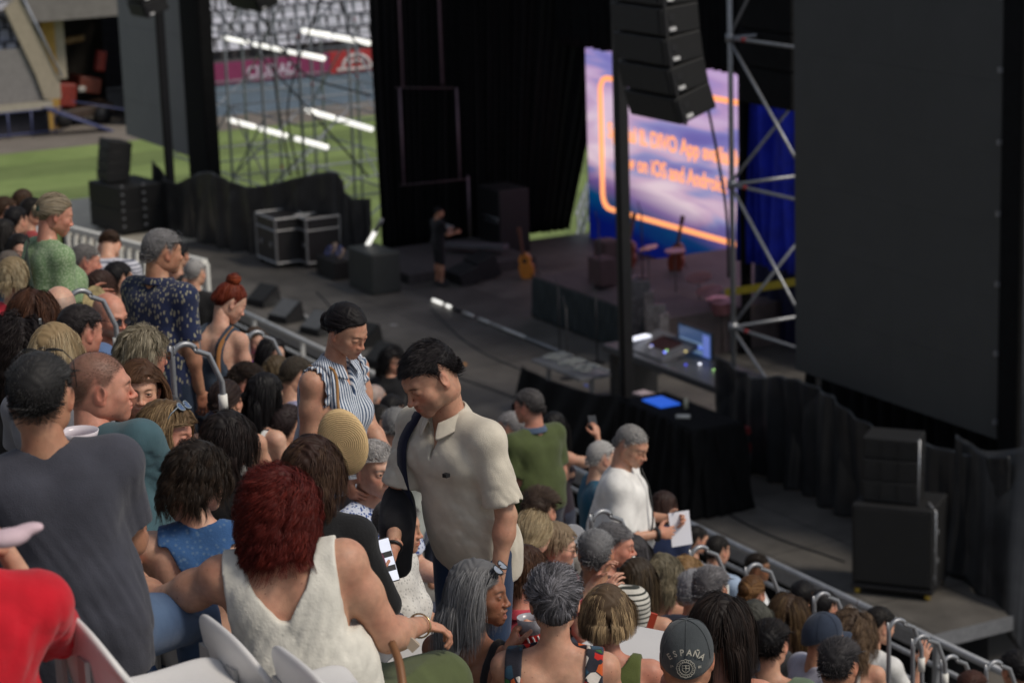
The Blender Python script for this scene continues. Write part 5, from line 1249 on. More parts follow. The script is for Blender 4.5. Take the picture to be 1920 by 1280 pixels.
# tunnel building
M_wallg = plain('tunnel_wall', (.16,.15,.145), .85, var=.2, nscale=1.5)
tn = empty('tunnel_building', (XS,28.5,0), 'grey concrete tunnel entrance with dark opening and yellow column', 'building')
v, f = box((XS-.4,26.6,4.25),(XS,31.5,9)); part('wall', v, f, M_wallg, tn)
v, f = box((XS-.4,30.35,0),(XS,31.6,4.24)); part('wall', v, f, M_wallg, tn)
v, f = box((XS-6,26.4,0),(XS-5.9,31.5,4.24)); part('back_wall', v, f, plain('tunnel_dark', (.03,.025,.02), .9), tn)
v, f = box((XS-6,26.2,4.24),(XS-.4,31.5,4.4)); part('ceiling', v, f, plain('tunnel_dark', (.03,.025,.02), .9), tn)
v, f = box((XS-1.4,27.5,0),(XS-1.1,28.0,4.2)); part('column', v, f, plain('ochre', (.38,.23,.05), .8), tn)
v, f = box((XS-1.45,28.02,1.9),(XS-1.2,28.4,4.2)); part('column', v, f, plain('cream_wall', (.35,.31,.24), .8), tn)
e = empty('machine', (XS-2,29,0), 'red and orange groundskeeping machine parked in the dark tunnel', 'machine')
for (c, s, cc) in (((XS-1.9,28.2,1.25),(1.2,1.1,.9),(.2,.02,.012)),((XS-2.2,29.4,1.5),(1.4,.9,.6),(.16,.03,.015)),((XS-1.6,29.9,2.4),(.4,.35,.8),(.22,.02,.015)),((XS-2,28.9,.5),(1.6,2.6,.4),(.05,.03,.02)),((XS-1.4,29.0,1.4),(.2,.3,.22),(.4,.38,.35)),((XS-2.5,29.0,3.2),(.3,1.2,.25),(.18,.10,.03))):
    v, f = boxv(c, s, Rx(rad(rs3.uniform(-14,14)))); bevel(part('body_panel', v, f, plain('machine', cc, .5, var=.4), e), .06)
for y in (28.1,29.7): v, f = tube([(XS-1.3,y,.35),(XS-1.05,y,.35)], .35, 16); part('wheel', v, f, M_dark, e, True)
# slanting side wall and front box of the left bank, stairs with blue rails
e = empty('stair_wall', (XS,26.3,0), 'pale slanting wall with grey handrail at the side of the far bank', 'wall')
A, B = LX(35,5,XS+.2), LX(105,150,XS+.2); C = LX(108,185,XS+.2)
v = np.array([A+V(0,-.55,-.2),A+V(0,.05,.2),B+V(0,.15,0),C+V(0,.15,0),C+V(0,-.5,0),B+V(0,-.75,.2)]); v = np.concatenate([v, v-V(.3,0,0)])
f = [np.array([(0,1,2,5),(5,2,3,4),(11,8,7,6),(10,9,8,11)])]+[np.array([(a,b,b+6,a+6) for a,b in ((1,0),(2,1),(3,2),(4,3),(5,4),(0,5))])]
part('wall', v, f, plain('pale_render', (.30,.26,.20), .85, var=.12), e)
v, f = tube([A+V(.1,.1,.3),B+V(.1,.2,.12)], .05, 6); part('handrail', v, f, M_tube, e, True)
A, B = LX(0,95,XS+.1), LX(100,185,XS+.1)
v, f = box((XS-.2,20,1.3),(XS+.05,27.2,A[2])); thing('parapet', v, f, plain('parapet', (.19,.18,.18), .85), 'grey concrete parapet at the foot of the far bank', 'wall')
v, f = box((XS-.3,20,1.02),(XS+.25,27.3,1.28)); thing('ledge', v, f, plain('ledge', (.34,.31,.25), .85), 'pale ledge under the grey parapet', 'ledge')
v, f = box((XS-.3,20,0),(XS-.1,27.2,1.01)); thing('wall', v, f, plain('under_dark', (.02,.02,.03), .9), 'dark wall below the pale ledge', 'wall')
e = empty('railing', (XS+.3,24,0), 'thin blue railing in front of the dark wall at the far left', 'railing'); M_blue = plain('blue_rail', (.06,.07,.16), .5)
for i in range(8): v, f = tube([(XS+.3,21+.9*i,0),(XS+.3,21+.9*i,1.0)], .035, 6); part('post', v, f, M_blue, e, True)
for z in (.15,1.0): v, f = tube([(XS+.3,20.5,z),(XS+.3,27.6,z)], .035, 6); part('rail', v, f, M_blue, e, True)
e = empty('staircase', (XS+.6,27.3,0), 'small dark blue metal staircase going down to the turf', 'stairs')
for i in range(9): v, f = boxv((XS+.6,27.0+.26*i,1.05-.12*i), (.9,.26,.05)); part('step', v, f, M_blue, e)
v, f = merge([tube([(XS+1.05,26.9,1.05),(XS+1.05,29.3,0.0)], .07, 6), tube([(XS+1.05,27.8,1.3),(XS+1.05,30.2,.7)], .03, 6), tube([(XS+1.05,30.2,.7),(XS+1.05,30.2,0)], .03, 6)]); part('stringer', v, f, M_blue, e, True)
# fence glimpsed beside the lit screen
e = empty('barrier', LZ(1085,470,0), 'pale metal barrier on the grass between curtain and lit screen', 'barrier'); p = np.array(e.location)
for t in range(4): v, f = tube([p+V(-1.2*t,.8*t,0), p+V(-1.2*t,.8*t,1.15)], .035, 6); part('post', v, f, M_tube, e, True)
for z in (.15,.6,1.15): v, f = tube([p+V(.6,-.4,z), p+V(-3.6,2.4,z)], .03, 6); part('bar', v, f, M_tube, e, True)
# railing at the foot of the seating bank
zf = 11.11-.53*11.5
def rail(xa, xb, label, mat, picket, ztop=6.03, name='railing', up=0):
    e = empty(name, (xa,11.45,zf-.1), label, 'railing'); y = 11.5
    zz = lambda x: ztop+up*(xa-x)/(xa-xb) if xa != xb else ztop
    def seg(z0, r, z1=None): v, f = tube([(xa,y,zz(xa)+z0),(xb,y,zz(xb)+z0)], r, 8); return v, f
    v, f = boxv(((xa+xb)/2,y,(zz(xa)+zz(xb))/2), (abs(xb-xa)/math.cos(math.atan2(up,abs(xb-xa))),.09,.09), Ry(math.atan2(up*(1 if xa > xb else -1), abs(xb-xa)))) if picket else seg(0,.032); part('top_rail', v, f, mat, e, not picket)
    for z0 in ((-.42,) if picket else (-.22,-.44,-.62,-.8)): v, f = seg(z0, .022 if not picket else .04); part('bar', v, f, mat, e, True)
    nx = int(abs(xb-xa)/(.36 if picket else 1.5))
    for i in range(nx+1):
        x = xa+(xb-xa)*i/nx; v, f = boxv((x,y+(.0 if not picket else .02),zz(x)-.5), (.05 if not picket else .13,.05,.98)); part('post' if not picket else 'picket', v, f, mat, e)
    return e
rail(-24.0, -12.9, 'grey tubular railing at the foot of the bank, right of the polo-shirt man', M_steel, False)
rail(-30.5, -24.1, 'pale tubular railing at the foot of the bank behind the stripe-shirt woman', plain('pale_rail', (.5,.5,.49), .45, .3), False)
rail(-36.8, -30.6, 'white railing with wide uprights at the far end of the bank', M_white, True, up=.45)
# hooped handrails on the aisles
def hoop(px, py, h_, D, label, w_=.17, c=M_steel):
    p = LD(px, py, D); e = empty('handrail_hoop', (p[0],p[1],p[2]-h_), label, 'handrail'); z = p[2]
    a = np.linspace(math.pi, .35, 12); r = w_*.36
    pts = [V(p[0],p[1]-r,z-h_)]+[V(p[0],p[1]+r*math.cos(t),z-r+r*math.sin(t)) for t in a]+[V(p[0],p[1]+w_*1.0,z-r-.14),V(p[0],p[1]+w_*1.05,z-h_-.15)]
    v, f = tube(curve(pts, 40), .0135, 10); part('tube', v, f, c, e, True)
    v, f = tube([V(p[0],p[1]+w_*1.0,z-r-.20),V(p[0],p[1]+w_*1.01,z-r-.28)], .021, 10); part('sleeve', v, f, M_white, e, True)
    return e
hoop(345,645,.95,10.8,'grey hooped handrail beside the navy-shirt man')
hoop(150,545,.95,11.8,'grey hooped handrail beside the bald man with glasses')
hoop(480,622,.9,15.5,'thin hooped handrail right of the red-haired woman')
hoop(1128,958,.9,12.3,'grey hooped handrail in front of the man in the white shirt')
hoop(1312,1025,.9,13.6,'grey hooped handrail above the blonde women')
hoop(1415,1058,.9,14.6,'grey hooped handrail above the tawny-haired head')
hoop(1542,1112,.9,14.8,'grey hooped handrail left of the navy cap')
hoop(1592,1138,.9,15.2,'grey hooped handrail right of the navy cap')
hoop(1683,1162,.95,13.5,'grey hooped handrail beside the white t-shirt man')
hoop(1728,1192,.95,13.6,'second grey hooped handrail right of the white t-shirt man')
hoop(1782,1230,.9,14.0,'third hooped handrail near the lower right corner')
hoop(1865,1240,.9,14.2,'hooped handrail nearest the lower right corner')

# white plastic seats in the foreground
M_pl = plain('white_plastic', (.62,.61,.60), .42, var=.04, nscale=3, bump=.05, bscale=60)
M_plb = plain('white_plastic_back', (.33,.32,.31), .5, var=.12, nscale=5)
def bucket():
    """moulded seat: pan and backrest; origin on the floor under the pan, opens towards +Y"""
    pr = [(-.20,.74),(-.205,.70),(-.195,.62),(-.18,.54),(-.155,.47),(-.10,.425),(.0,.412),(.10,.418),(.18,.43),(.23,.425),(.25,.40)]
    nu = 15; rows = []
    for i,(y,z) in enumerate(pr):
        t = i/(len(pr)-1); w_ = .225+.01*math.sin(t*3); wing = .10*math.exp(-((t-.25)/.28)**2)
        row = []
        for j in range(nu):
            u = -1+2*j/(nu-1); e_ = abs(u)**3
            if z > .5: zt = z-(.10*abs(u)**3.2 if i < 2 else .05*e_*(.5)); row.append((u*w_, y+wing*e_, zt))
            else: row.append((u*w_, y, z+.035*e_))
        rows.append(row)
    P = np.array(rows); nr_ = P.shape[0]; v = P.reshape(-1,3)
    i = (np.arange(nr_-1)[:,None]*nu+np.arange(nu-1)[None]); f = np.stack([i,i+nu,i+nu+1,i+1],2).reshape(-1,4); return v, f
bv, bf = bucket(); chair0 = None
def chair(x, y, z, rz, label):
    global chair0
    if chair0 is None:
        e = empty('stadium_chair', (0,0,0), label, 'seat', 'white plastic seats in the foreground rows')
        o = part('shell', bv, bf, M_pl, e, True)
        s = o.modifiers.new('solid','SOLIDIFY'); s.thickness = .022; s.offset = 0
        s = o.modifiers.new('sub','SUBSURF'); s.levels = 1; s.render_levels = 2
        b = boxv((0,-.02,.2),(.05,.12,.38)); pz = part('bracket', b[0], b[1], M_dark, e)
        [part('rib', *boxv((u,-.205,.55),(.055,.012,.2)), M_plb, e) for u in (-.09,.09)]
        chair0 = e
    else:
        e = chair0.copy(); link(e)
        for ch in list(chair0.children): c = ch.copy(); link(c); c.parent = e
    e.location = (x,y,z); e.rotation_euler = (0,0,rz); e['label'] = label; return e
# ---------------------------------------------------------------- the audience
def autoD(px, py, h): d = ray(px, py); return (11.11+h-CZ)/(d[2]+.53*d[1])
def away(px, py): d = ray(px, py); return math.degrees(math.atan2(-d[0], d[1]))
INFO = {}
def P(name, px, py, a=5, ha=None, D=None, pitch=6, roll=0, **S):
    """one person; a and ha turn body and head, 0 = back to the viewer, 90 = towards the stage end on the right"""
    ha = a if ha is None else ha; sit = S.get('sit', True); sex = S.get('sex', 'm'); s = S.setdefault('s', 1.0 if sex == 'm' else .95)
    if D is None: D = autoD(px, py, (1.20 if sit else 1.6)*s)
    S['head'] = (px, py); S['D'] = D; S['rz'] = away(px, py)-a; S['look'] = (-(ha-a), pitch, roll); S['seed'] = len(INFO)*7+3
    S.setdefault('lod', 0 if D < 9.5 else (1 if D < 14.5 else 2))
    if not any(w['kind'] in ('trousers','shorts','skirt') for w in S.get('wear', [])): S.setdefault('wear', []).append(dict(kind='trousers', mat=fabric((.025,.03,.05),'denim',(.05,.06,.1))))
    I = build_person(S); INFO[name] = I; return I
def tee(c, sl=.62, kind='plain', c2=(.02,.02,.05), sc=1, **k): return dict(dict(kind='tee', sleeve=sl, mat=fabric(c, kind, c2, sc)), **k)
def tank(c, neck='tube', kind='plain', c2=(.02,.02,.05), sc=1, **k): return dict(dict(kind='tank_top', sleeve=0, neck=neck, mat=fabric(c, kind, c2, sc)), **k)
jeans = lambda c=(.035,.07,.15), c2=(.09,.15,.26): dict(kind='trousers', name='jeans', mat=fabric(c, 'denim', c2))
G_ = dict(dark=(.012,.010,.009), black=(.008,.007,.008), brown=(.045,.024,.013), lbrown=(.10,.06,.03), blond=(.30,.21,.115), dblond=(.20,.135,.07), grey=(.16,.155,.155), lgrey=(.32,.31,.31), white=(.5,.47,.44), red=(.14,.016,.009), ginger=(.13,.035,.012))

# -- foreground, left
P('gray', 76, 742, a=-2, ha=14, D=6.5, pitch=2, hair='short', hcol=(.025,.024,.024), hcol2=(.11,.11,.115), hmix=.35, hairp=dict(mess=.2), skin='tan', g=1.06, side=-6, lean=2, shw=-.006, hs=1.04,
  label='man in a charcoal t-shirt seen from behind with sunglasses pushed up on his grey hair', legs=dict(R=((.62,.8,-.25),(.15,.1,-1)), L=((.3,.9,-.15),(.1,.1,-1))),
  arms=dict(R=((.12,.35,-1),(.1,1,-.15)), L=((-.15,.3,-1),(.3,1,.0))), glasses=dict(where=((0,.055,.112),(70,0,0)), lens=(.12,.11,.06)),
  wear=[tee((.048,.05,.066), .72, hem=.80, loose=.02, t=.02, wr=1.3), jeans()])
P('teal', 186, 727, a=40, ha=84, D=7.9, pitch=3, hair='buzz', stub=(.10,.062,.046), hcol=(.07,.045,.032), hcol2=(.2,.15,.11), skin='red', g=1.1, lean=10, side=-20, hs=1.04, brow=(.05,.03,.02), face=dict(old=1, fat=.4),
  label='tanned man in a teal t-shirt in right profile with cropped hair', arms=dict(R=((.22,.42,-.88),(-.75,.3,-.3),dict(curl=1.2)), L=((-.1,.5,-1),(.3,1,-.2))),
  wear=[tee((.052,.105,.125), .8, hem=.86, loose=.02, wr=1.2), jeans((.06,.10,.17),(.12,.18,.27))])
P('redtop', -115, 968, a=-8, D=5.3, hair='short', hcol=G_['brown'], g=1.3, sex='f', shw=.03, label='person in a bright red top cut off by the left edge of the frame', s=1.0, side=4,
  wear=[tee((.50,.006,.018), .9, hem=.80, loose=.03, t=.022, wr=2.6), dict(kind='skirt', mat=fabric((.32,.004,.012)))], arms=dict(R=((.2,.6,-.45),(-.40,.1,.93),dict(curl=.9)), L=((-.15,.3,-1),(0,1,0))))
P('smile', 262, 730, a=160, ha=178, D=9.0, pitch=2, roll=-4, sex='f', hair='long', hcol=(.075,.035,.018), hcol2=(.16,.08,.04), hairp=dict(L=.24, part=-.03, vol=.024), skin='light', face=dict(smile=1), brow=(.04,.02,.012), lips=(.3,.09,.08),
  label='smiling brown-haired woman turned towards the camera behind the teal t-shirt man', wear=[tank((.012,.012,.014), 'scoop')])
P('visor', 312, 812, a=62, ha=114, D=8.3, pitch=12, roll=-8, sex='f', hair='wavy', hcol=(.13,.08,.04), hcol2=(.46,.32,.17), hairp=dict(L=.20, amp=.006, part=.0, tuck=.0), skin='red', face=dict(smile=1, open_=.4, fat=.5), g=1.15, lips=(.32,.08,.08), brow=(.08,.05,.03),
  label='highlighted-blonde woman smiling in right profile with blue mirrored sunglasses on her head', glasses=dict(where=((.0,.05,.122),(56,0,0)), col=(.2,.24,.28), lens=(.05,.09,.2), rim=.0025),
  wear=[tank((.03,.028,.03), 'tube', strap=.006)])
P('lace', 372, 896, a=4, ha=46, D=7.25, pitch=12, sex='f', hair='wavy', hcol=(.016,.011,.008), hcol2=(.06,.035,.02), hmix=.5, hairp=dict(L=.13, amp=.010, fr=60, vol=.024), skin='fair', bare_back=1, arm=1.1, g=1.08, lean=6,
  label='woman with dark wavy hair in a blue lace top with an open back', wear=[tank((.035,.10,.25), 'crew', 'lace', (.09,.16,.27), 60, name='lace_top', armcut=.03, cut=lambda f,x,y,z: np.maximum(f, -np.maximum(np.maximum(np.maximum(.55*(z-1.22)-np.abs(x), np.abs(x)-.15), y), np.maximum(z-1.405, 1.0-z)))), jeans()])
P('redhair', 520, 956, a=6, ha=8, D=6.8, pitch=4, sex='f', hair='curly', hcol=(.075,.008,.006), hcol2=(.17,.020,.011), hmix=.6, hairp=dict(L=.165, vol=.036, amp=.014, fr=85, n=9000, clumps=330, grav=.3, lift=.2, m=30), skin='light', g=1.36, bare_back=1, arm=1.22, lean=3, side=-6, neck=-.045, s=1.0,
  label='woman with bright red hair in a white knitted tank top, back to the camera', arms=dict(R=((.42,.15,-.9),(.38,.9,-.2),dict(palm=(.1,.2,-1),dir=(.75,.5,-.35),curl=.55)), L=((-.8,.45,-.45),(-.45,.85,.22),dict(palm=(0,0,-1)))), legs=dict(R=((.75,.9,-.05),(.1,0,-1)), L=((.3,1,-.05),(0,0,-1))),
  wear=[tank((.66,.64,.57), 'vback', 'knit', name='knit_top', t=.012, hem=.80, vz=1.275, vs=.72, armcut=.015, wr=1.6, loose=.012), dict(kind='skirt', mat=fabric((.075,.095,.035)), top=.99, t=.035, wr=1)])
P('blackcurl', 586, 884, a=18, ha=22, D=7.9, pitch=10, sex='f', hair='curly', hcol=(.035,.016,.011), hcol2=(.13,.075,.04), hmix=.5, hairp=dict(L=.17, vol=.026, amp=.009, fr=48), skin='tan', g=1.1, lean=8,
  label='woman with brown curls in a long-sleeved black top right of the red-haired woman', arms=dict(R=((.3,.1,-1),(-.35,.6,-.5))), wear=[tee((.008,.008,.009), 1.9, kind='knit', name='cardigan', t=.02, loose=.01)])
P('polo', 806, 706, a=226, ha=238, D=8.5, pitch=30, roll=4, neck=.022, sit=False, hair='short', hcol=(.010,.008,.009), hcol2=(.05,.04,.045), hmix=.3, hairp=dict(L=.028, lift=.3, mess=.4, cap=.004, vol=.007), skin='light', g=.98, lean=13, hs=1.06, shw=.0, face=dict(open_=0), brow=(.012,.008,.006), beard=(.10,.07,.055), beard_a=.35,
  label='dark-haired man in a beige polo shirt looking down at the phone in his hand', arms=dict(L=((-.22,-.08,-1),(.0,.25,-1)), R=((.10,.28,-1),(-.5,.6,-.45),dict(curl=.9,thumb=.2,palm=(-.7,.1,.7),dir=(-.15,.8,-.45)))),
  wear=[tee((.60,.55,.455), .84, name='polo_shirt', neck='polo', hem=.795, loose=.004, t=.015, wr=1.5, sl_t=.010), dict(jeans((.012,.03,.075),(.03,.06,.13)), t=.006)])
P('stripe', 650, 618, a=128, ha=128, D=9.8, pitch=28, roll=4, sit=False, sex='f', hair='up', hcol=(.010,.008,.009), hcol2=(.04,.03,.035), hmix=.3, hs=.97, hairp=dict(bun=(0,-.102,-.012), knot=.034), skin='light', arm=1.24, lean=10, g=.98, shw=-.006, neck=.012, face=dict(open_=.15), brow=(.012,.008,.006), lips=(.25,.08,.07),
  label='dark-haired woman with a bun in a blue and white striped blouse carrying a straw bag', arms=dict(R=((.10,-.08,-1),(.0,.75,-.6),dict(curl=.8,palm=(-1,0,0))), L=((-.1,.1,-1),(.2,.7,-.5))),
  wear=[tank((.62,.66,.72), 'polo', 'vstripe', (.05,.09,.17), 26, name='blouse', armcut=.045, hem=.86, loose=.02, t=.02, cut=None), jeans((.01,.012,.02),(.03,.03,.05))])
P('oldman', 704, 878, a=125, ha=148, D=9.75, pitch=4, hair='short', hcol=(.42,.40,.39), hcol2=(.6,.58,.56), skin='fair', g=1.1, face=dict(old=1), brow=(.3,.28,.26),
  label='white-haired man in a blue and white floral shirt half hidden behind the standing polo-shirt man', wear=[tee((.55,.6,.72), .8, 'dots', (.03,.07,.26), 75, name='floral_shirt')])
P('whitelace', 745, 985, a=110, D=9.3, sex='f', hair='short', hcol=G_['grey'], label='seated person in a white openwork knit top behind the polo-shirt man', wear=[tee((.62,.61,.58), .8, 'lace', (.3,.3,.29), 70, loose=.03, hem=.8), dict(kind='skirt', mat=fabric((.62,.61,.58),'lace',(.3,.3,.29),70))])
P('glasstop', 898, 1112, a=34, ha=106, D=7.75, pitch=2, roll=-3, sex='f', hair='long', hcol=(.15,.15,.155), hcol2=(.42,.42,.43), hmix=.7, hairp=dict(L=.29, part=0, vol=.018, amp=.006, fr=20, fringe=-.9, tuck=-.016), skin='deep', face=dict(mouth=1.0, old=1), brow=(.06,.05,.045), lips=(.22,.07,.06), bare_back=1,
  label='tanned woman with long grey hair and spectacles on her head talking with open mouth', glasses=dict(where=((.0,.078,.104),(52,0,0)), lens=(.25,.28,.34), rim=.002, r=.024), wear=[tank((.014,.014,.016), 'tube', top=1.22, strap=.010, sx=.10)])
P('curlgrey', 1040, 1128, a=6, ha=0, D=7.5, pitch=4, sex='f', hair='up', hairp=dict(bun=(0,-.085,.045), knot=.044, kshape=(1.1,1,.8), vol=.030, cap=.016, mess=.55, lift=.22, amp=.007, fr=60, L=.15, n=3600), hcol=(.055,.053,.058), hcol2=(.34,.33,.36), hmix=.9, skin='light', bare_back=1, g=1.1, arms=dict(L=((-.12,.45,-.8),(.12,.12,.95),dict(dir=(.3,.45,.85),palm=(.9,.3,-.2),curl=.85)), R=((.16,.22,-1),(-.25,1,-.15))),
  label='woman with short curly grey hair in a multicoloured patterned sundress', wear=[tank((.4,.02,.02), 'none', 'floral', sc=30, name='sundress', armcut=.004, cut=lambda f,x,y,z: np.maximum(f, -np.maximum(np.maximum(np.abs(x)-.105, y), 1.1-z)))])
P('bob', 1138, 1152, a=6, ha=8, D=8.5, pitch=8, sex='f', hair='bob', hcol=(.10,.065,.038), hcol2=(.60,.43,.24), hmix=1.0, rootcol=(.14,.10,.07), skin='red', g=1.1, hairp=dict(cutz=.075, clumps=140),
  label='woman with a highlighted blonde bob in an olive top', wear=[tank((.085,.105,.028), 'scoop', name='olive_top')])
P('cap', 1288, 1232, a=8, ha=2, D=7.6, pitch=2, hair='buzz', stub=(.03,.02,.015), hcol=(.03,.02,.015), skin='tan', label='person wearing a faded grey cap embroidered with a word and crest', wear=[tee((.03,.032,.035))])
P('longdark', 1352, 1175, a=20, ha=12, D=7.9, pitch=6, sex='f', hair='long', hcol=(.013,.009,.008), hcol2=(.06,.035,.025), hmix=.45, hairp=dict(L=.25, vol=.036, mess=.4, cutz=.1), skin='red', label='woman with shoulder-length dark brown hair right of the grey cap', wear=[tank((.01,.01,.012), 'wide')])
P('pinkshirt', 985, 1075, a=40, ha=48, D=9.0, pitch=10, sex='f', hair='pixie', hcol=(.045,.02,.012), hcol2=(.15,.07,.035), hmix=.5, skin='red', label='woman with short dark brown hair in a coral pink shirt', wear=[tee((.55,.06,.09), .8, name='shirt')])
P('greensweat', 1443, 1208, a=18, ha=10, D=11.8, pitch=6, hair='short', hcol=(.008,.007,.008), hcol2=(.035,.02,.015), hmix=.3, hairp=dict(L=.05, vol=.018), hs=1.04, skin='light', g=1.15, label='black-haired person in a sage green top with a pale strap across the back', wear=[tee((.12,.17,.11), .7, neck='wide')])
P('darkgrey', 1572, 1245, a=22, ha=16, D=10.4, pitch=4, hair='short', hcol=(.03,.028,.03), hcol2=(.12,.11,.115), hmix=.5, hairp=dict(L=.045), skin='tan', label='man with short dark greying hair at the bottom edge below the navy cap', wear=[tee((.12,.12,.13))])
P('navycap', 1545, 1192, a=62, ha=68, D=12.2, pitch=0, hair='buzz', stub=(.02,.015,.013), skin='tan', label='man in a navy baseball cap and a white and lilac t-shirt', wear=[tee((.42,.42,.5), .7)])
P('curlyright', 1598, 1185, a=20, D=12.8, sex='f', hair='curly', hcol=(.07,.045,.03), hcol2=(.26,.17,.1), hairp=dict(vol=.05), label='woman with light brown curls right of the navy cap', wear=[tank((.5,.45,.4))])
P('whitetee', 1648, 1172, a=42, ha=55, D=14.6, pitch=16, hair='short', hcol=G_['dark'], skin='light', lean=18, label='young man in a white t-shirt leaning forward beside the hooped handrails', arms=dict(R=((.2,.5,-1),(-.1,.5,1))), wear=[tee((.68,.68,.66), .8, loose=.03)])
P('tawny', 1410, 1112, a=30, ha=30, D=14.0, pitch=12, sex='f', hair='up', hcol=(.10,.045,.015), hcol2=(.35,.19,.08), hairp=dict(bun=(0,-.08,.03), knot=.045), skin='light', label='woman with tawny hair twisted up in a knot', wear=[tank((.3,.28,.26))])
P('greybob', 1415, 1162, a=8, D=12.6, sex='f', hair='bob', hcol=(.06,.06,.05), hcol2=(.26,.26,.22), skin='light', label='woman with a short grey bob behind the black-haired person', wear=[tee((.04,.04,.045))])
P('longbrown', 1478, 1150, a=14, D=13.2, sex='f', hair='long', hcol=(.05,.028,.016), hcol2=(.22,.14,.06), hairp=dict(L=.36, vol=.04), label='woman with long brown and gold hair left of the navy cap', wear=[tank((.02,.02,.025))])
P('black1', 1505, 1120, a=20, D=15.6, hair='short', hcol=G_['black'], label='black-haired head just left of the hooped handrail by the navy cap', wear=[tee((.03,.03,.035))])
P('black2', 1545, 1138, a=30, D=15.4, hair='short', hcol=G_['black'], label='black-haired person seen through the hooped handrail above the navy cap', wear=[tee((.6,.6,.58))])
P('greyright', 1332, 1105, a=24, ha=20, D=11.8, hair='short', hcol=(.10,.095,.10), hcol2=(.3,.29,.3), hairp=dict(L=.04, vol=.02), label='grey-haired person above the woman with shoulder-length dark hair', wear=[tee((.1,.1,.12))])
P('greyright2', 1302, 1108, a=24, D=12.4, hair='short', sex='f', hcol=(.26,.26,.28), hcol2=(.4,.4,.42), hairp=dict(L=.05, vol=.02), label='silver-haired person left of the grey-haired head', wear=[tee((.14,.16,.2))])
P('blonde2', 1288, 1078, a=14, D=13.4, sex='f', hair='wavy', hcol=(.24,.14,.06), hcol2=(.50,.33,.15), hairp=dict(L=.24), label='woman with golden wavy hair in a black top', wear=[tank((.012,.012,.013))])
P('blonde1', 1245, 1076, a=28, ha=24, D=12.8, sex='f', hair='wavy', hcol=(.14,.12,.08), hcol2=(.42,.35,.23), hairp=dict(L=.18), label='woman with ash blonde hair left of the golden-haired woman', wear=[tank((.2,.09,.07))])
P('phonegirl', 1196, 1088, a=24, ha=42, D=11.4, pitch=12, sex='f', hair='long', hcol=(.04,.028,.018), hcol2=(.13,.09,.05), hairp=dict(L=.28, vol=.016, amp=.001), skin='light', bare_back=1, label='girl with long straight brown hair and bare shoulders holding a phone', arms=dict(R=((.3,.6,-1),(.0,1,.25)), L=((-.1,.6,-1),(.4,1,.3))), wear=[tank((.012,.012,.013), 'tube', top=1.16, strap=.012)])
P('stripey', 1117, 1036, a=12, ha=4, D=11.3, pitch=2, hair='short', hcol=(.16,.16,.165), hcol2=(.32,.32,.33), hmix=.6, skin='tan', g=1.1, label='grey-haired man in a white t-shirt with thin dark stripes', wear=[tee((.60,.58,.52), .8, 'hstripe', (.03,.035,.03), 13.0, wr=1)])
P('behindstripe', 1150, 1022, a=70, ha=92, D=12.0, pitch=8, hair='short', hcol=(.14,.135,.14), hcol2=(.28,.27,.28), skin='red', label='grey-haired person in right profile right of the striped t-shirt', wear=[tee((.08,.05,.04))])
P('greylong', 1188, 1040, a=20, D=12.8, sex='f', hair='long', hcol=(.045,.042,.044), hcol2=(.13,.12,.13), hairp=dict(L=.24), label='woman with dark grey long hair below the man in the white shirt', wear=[tank((.02,.02,.025))])
P('blondup', 1000, 1002, a=12, ha=20, D=10.8, pitch=8, sex='f', hair='up', hcol=(.26,.19,.105), hcol2=(.50,.40,.25), hairp=dict(vol=.026, bun=(0,-.10,-.05), knot=.02, mess=.5, lift=.15), skin='fair', label='blonde woman with hair gathered by a clip below the olive-shirt man', wear=[tee((.35,.04,.06))])
P('specs', 1042, 1022, a=80, ha=88, D=11.0, pitch=14, sex='f', hair='pixie', hcol=(.22,.16,.10), hcol2=(.4,.3,.2), skin='fair', glasses=dict(where='eyes'), label='woman with glasses and fair hair in right profile beside the blonde woman with a clip', arms=dict(R=((.2,.6,-.9),(-.1,.5,1)),L=((-.1,.6,-1),(.1,.6,.9))), wear=[tee((.03,.03,.035))])
P('brownhead', 1012, 958, a=20, ha=30, D=12.4, pitch=14, hair='short', hcol=(.045,.028,.02), hcol2=(.10,.07,.05), hairp=dict(L=.06, vol=.02), label='brown-haired person below the olive-shirt man', wear=[tee((.3,.28,.26))])
P('white', 1184, 834, a=96, ha=122, D=14.6, pitch=24, sit=False, hair='short', hairp=dict(L=.014,mess=.1), hcol=(.26,.25,.24), hcol2=(.42,.41,.4), skin='light', g=1.22, lean=6, face=dict(open_=.2), hs=1.0, s=1.06, label='grey-haired man in a loose white shirt reading a sheet of paper',
  arms=dict(R=((.12,.02,-1),(-.45,.7,-.05),dict(palm=(-1,0,-.3),curl=.8)), L=((-.05,.1,-1),(.35,.8,.05),dict(palm=(1,0,0),curl=.7))), wear=[tee((.80,.79,.76), .9, loose=.05, t=.022, wr=1.5, sl_t=.02, hem=.82), dict(kind='trousers', mat=fabric((.55,.54,.5)))])
P('navywoman', 1244, 952, a=28, ha=60, D=15.7, pitch=25, sit=False, s=.94, sex='f', hair='long', hcol=(.03,.015,.012), hcol2=(.08,.04,.03), hairp=dict(L=.22), skin='fair', g=1.3, lean=22, label='dark-haired woman in a navy dress with a bag strap across her back', wear=[tee((.012,.022,.065), .7, t=.03, hem=.82, loose=.03)])
P('whitehead', 1128, 858, a=80, ha=60, D=15.4, pitch=6, hairp=dict(L=.016), hair='short', hcol=(.4,.39,.38), hcol2=(.55,.54,.52), sit=False, s=.97, skin='fair', label='white-haired person in a petrol blue shirt behind the man in the white shirt', wear=[tee((.01,.09,.16), .9)])
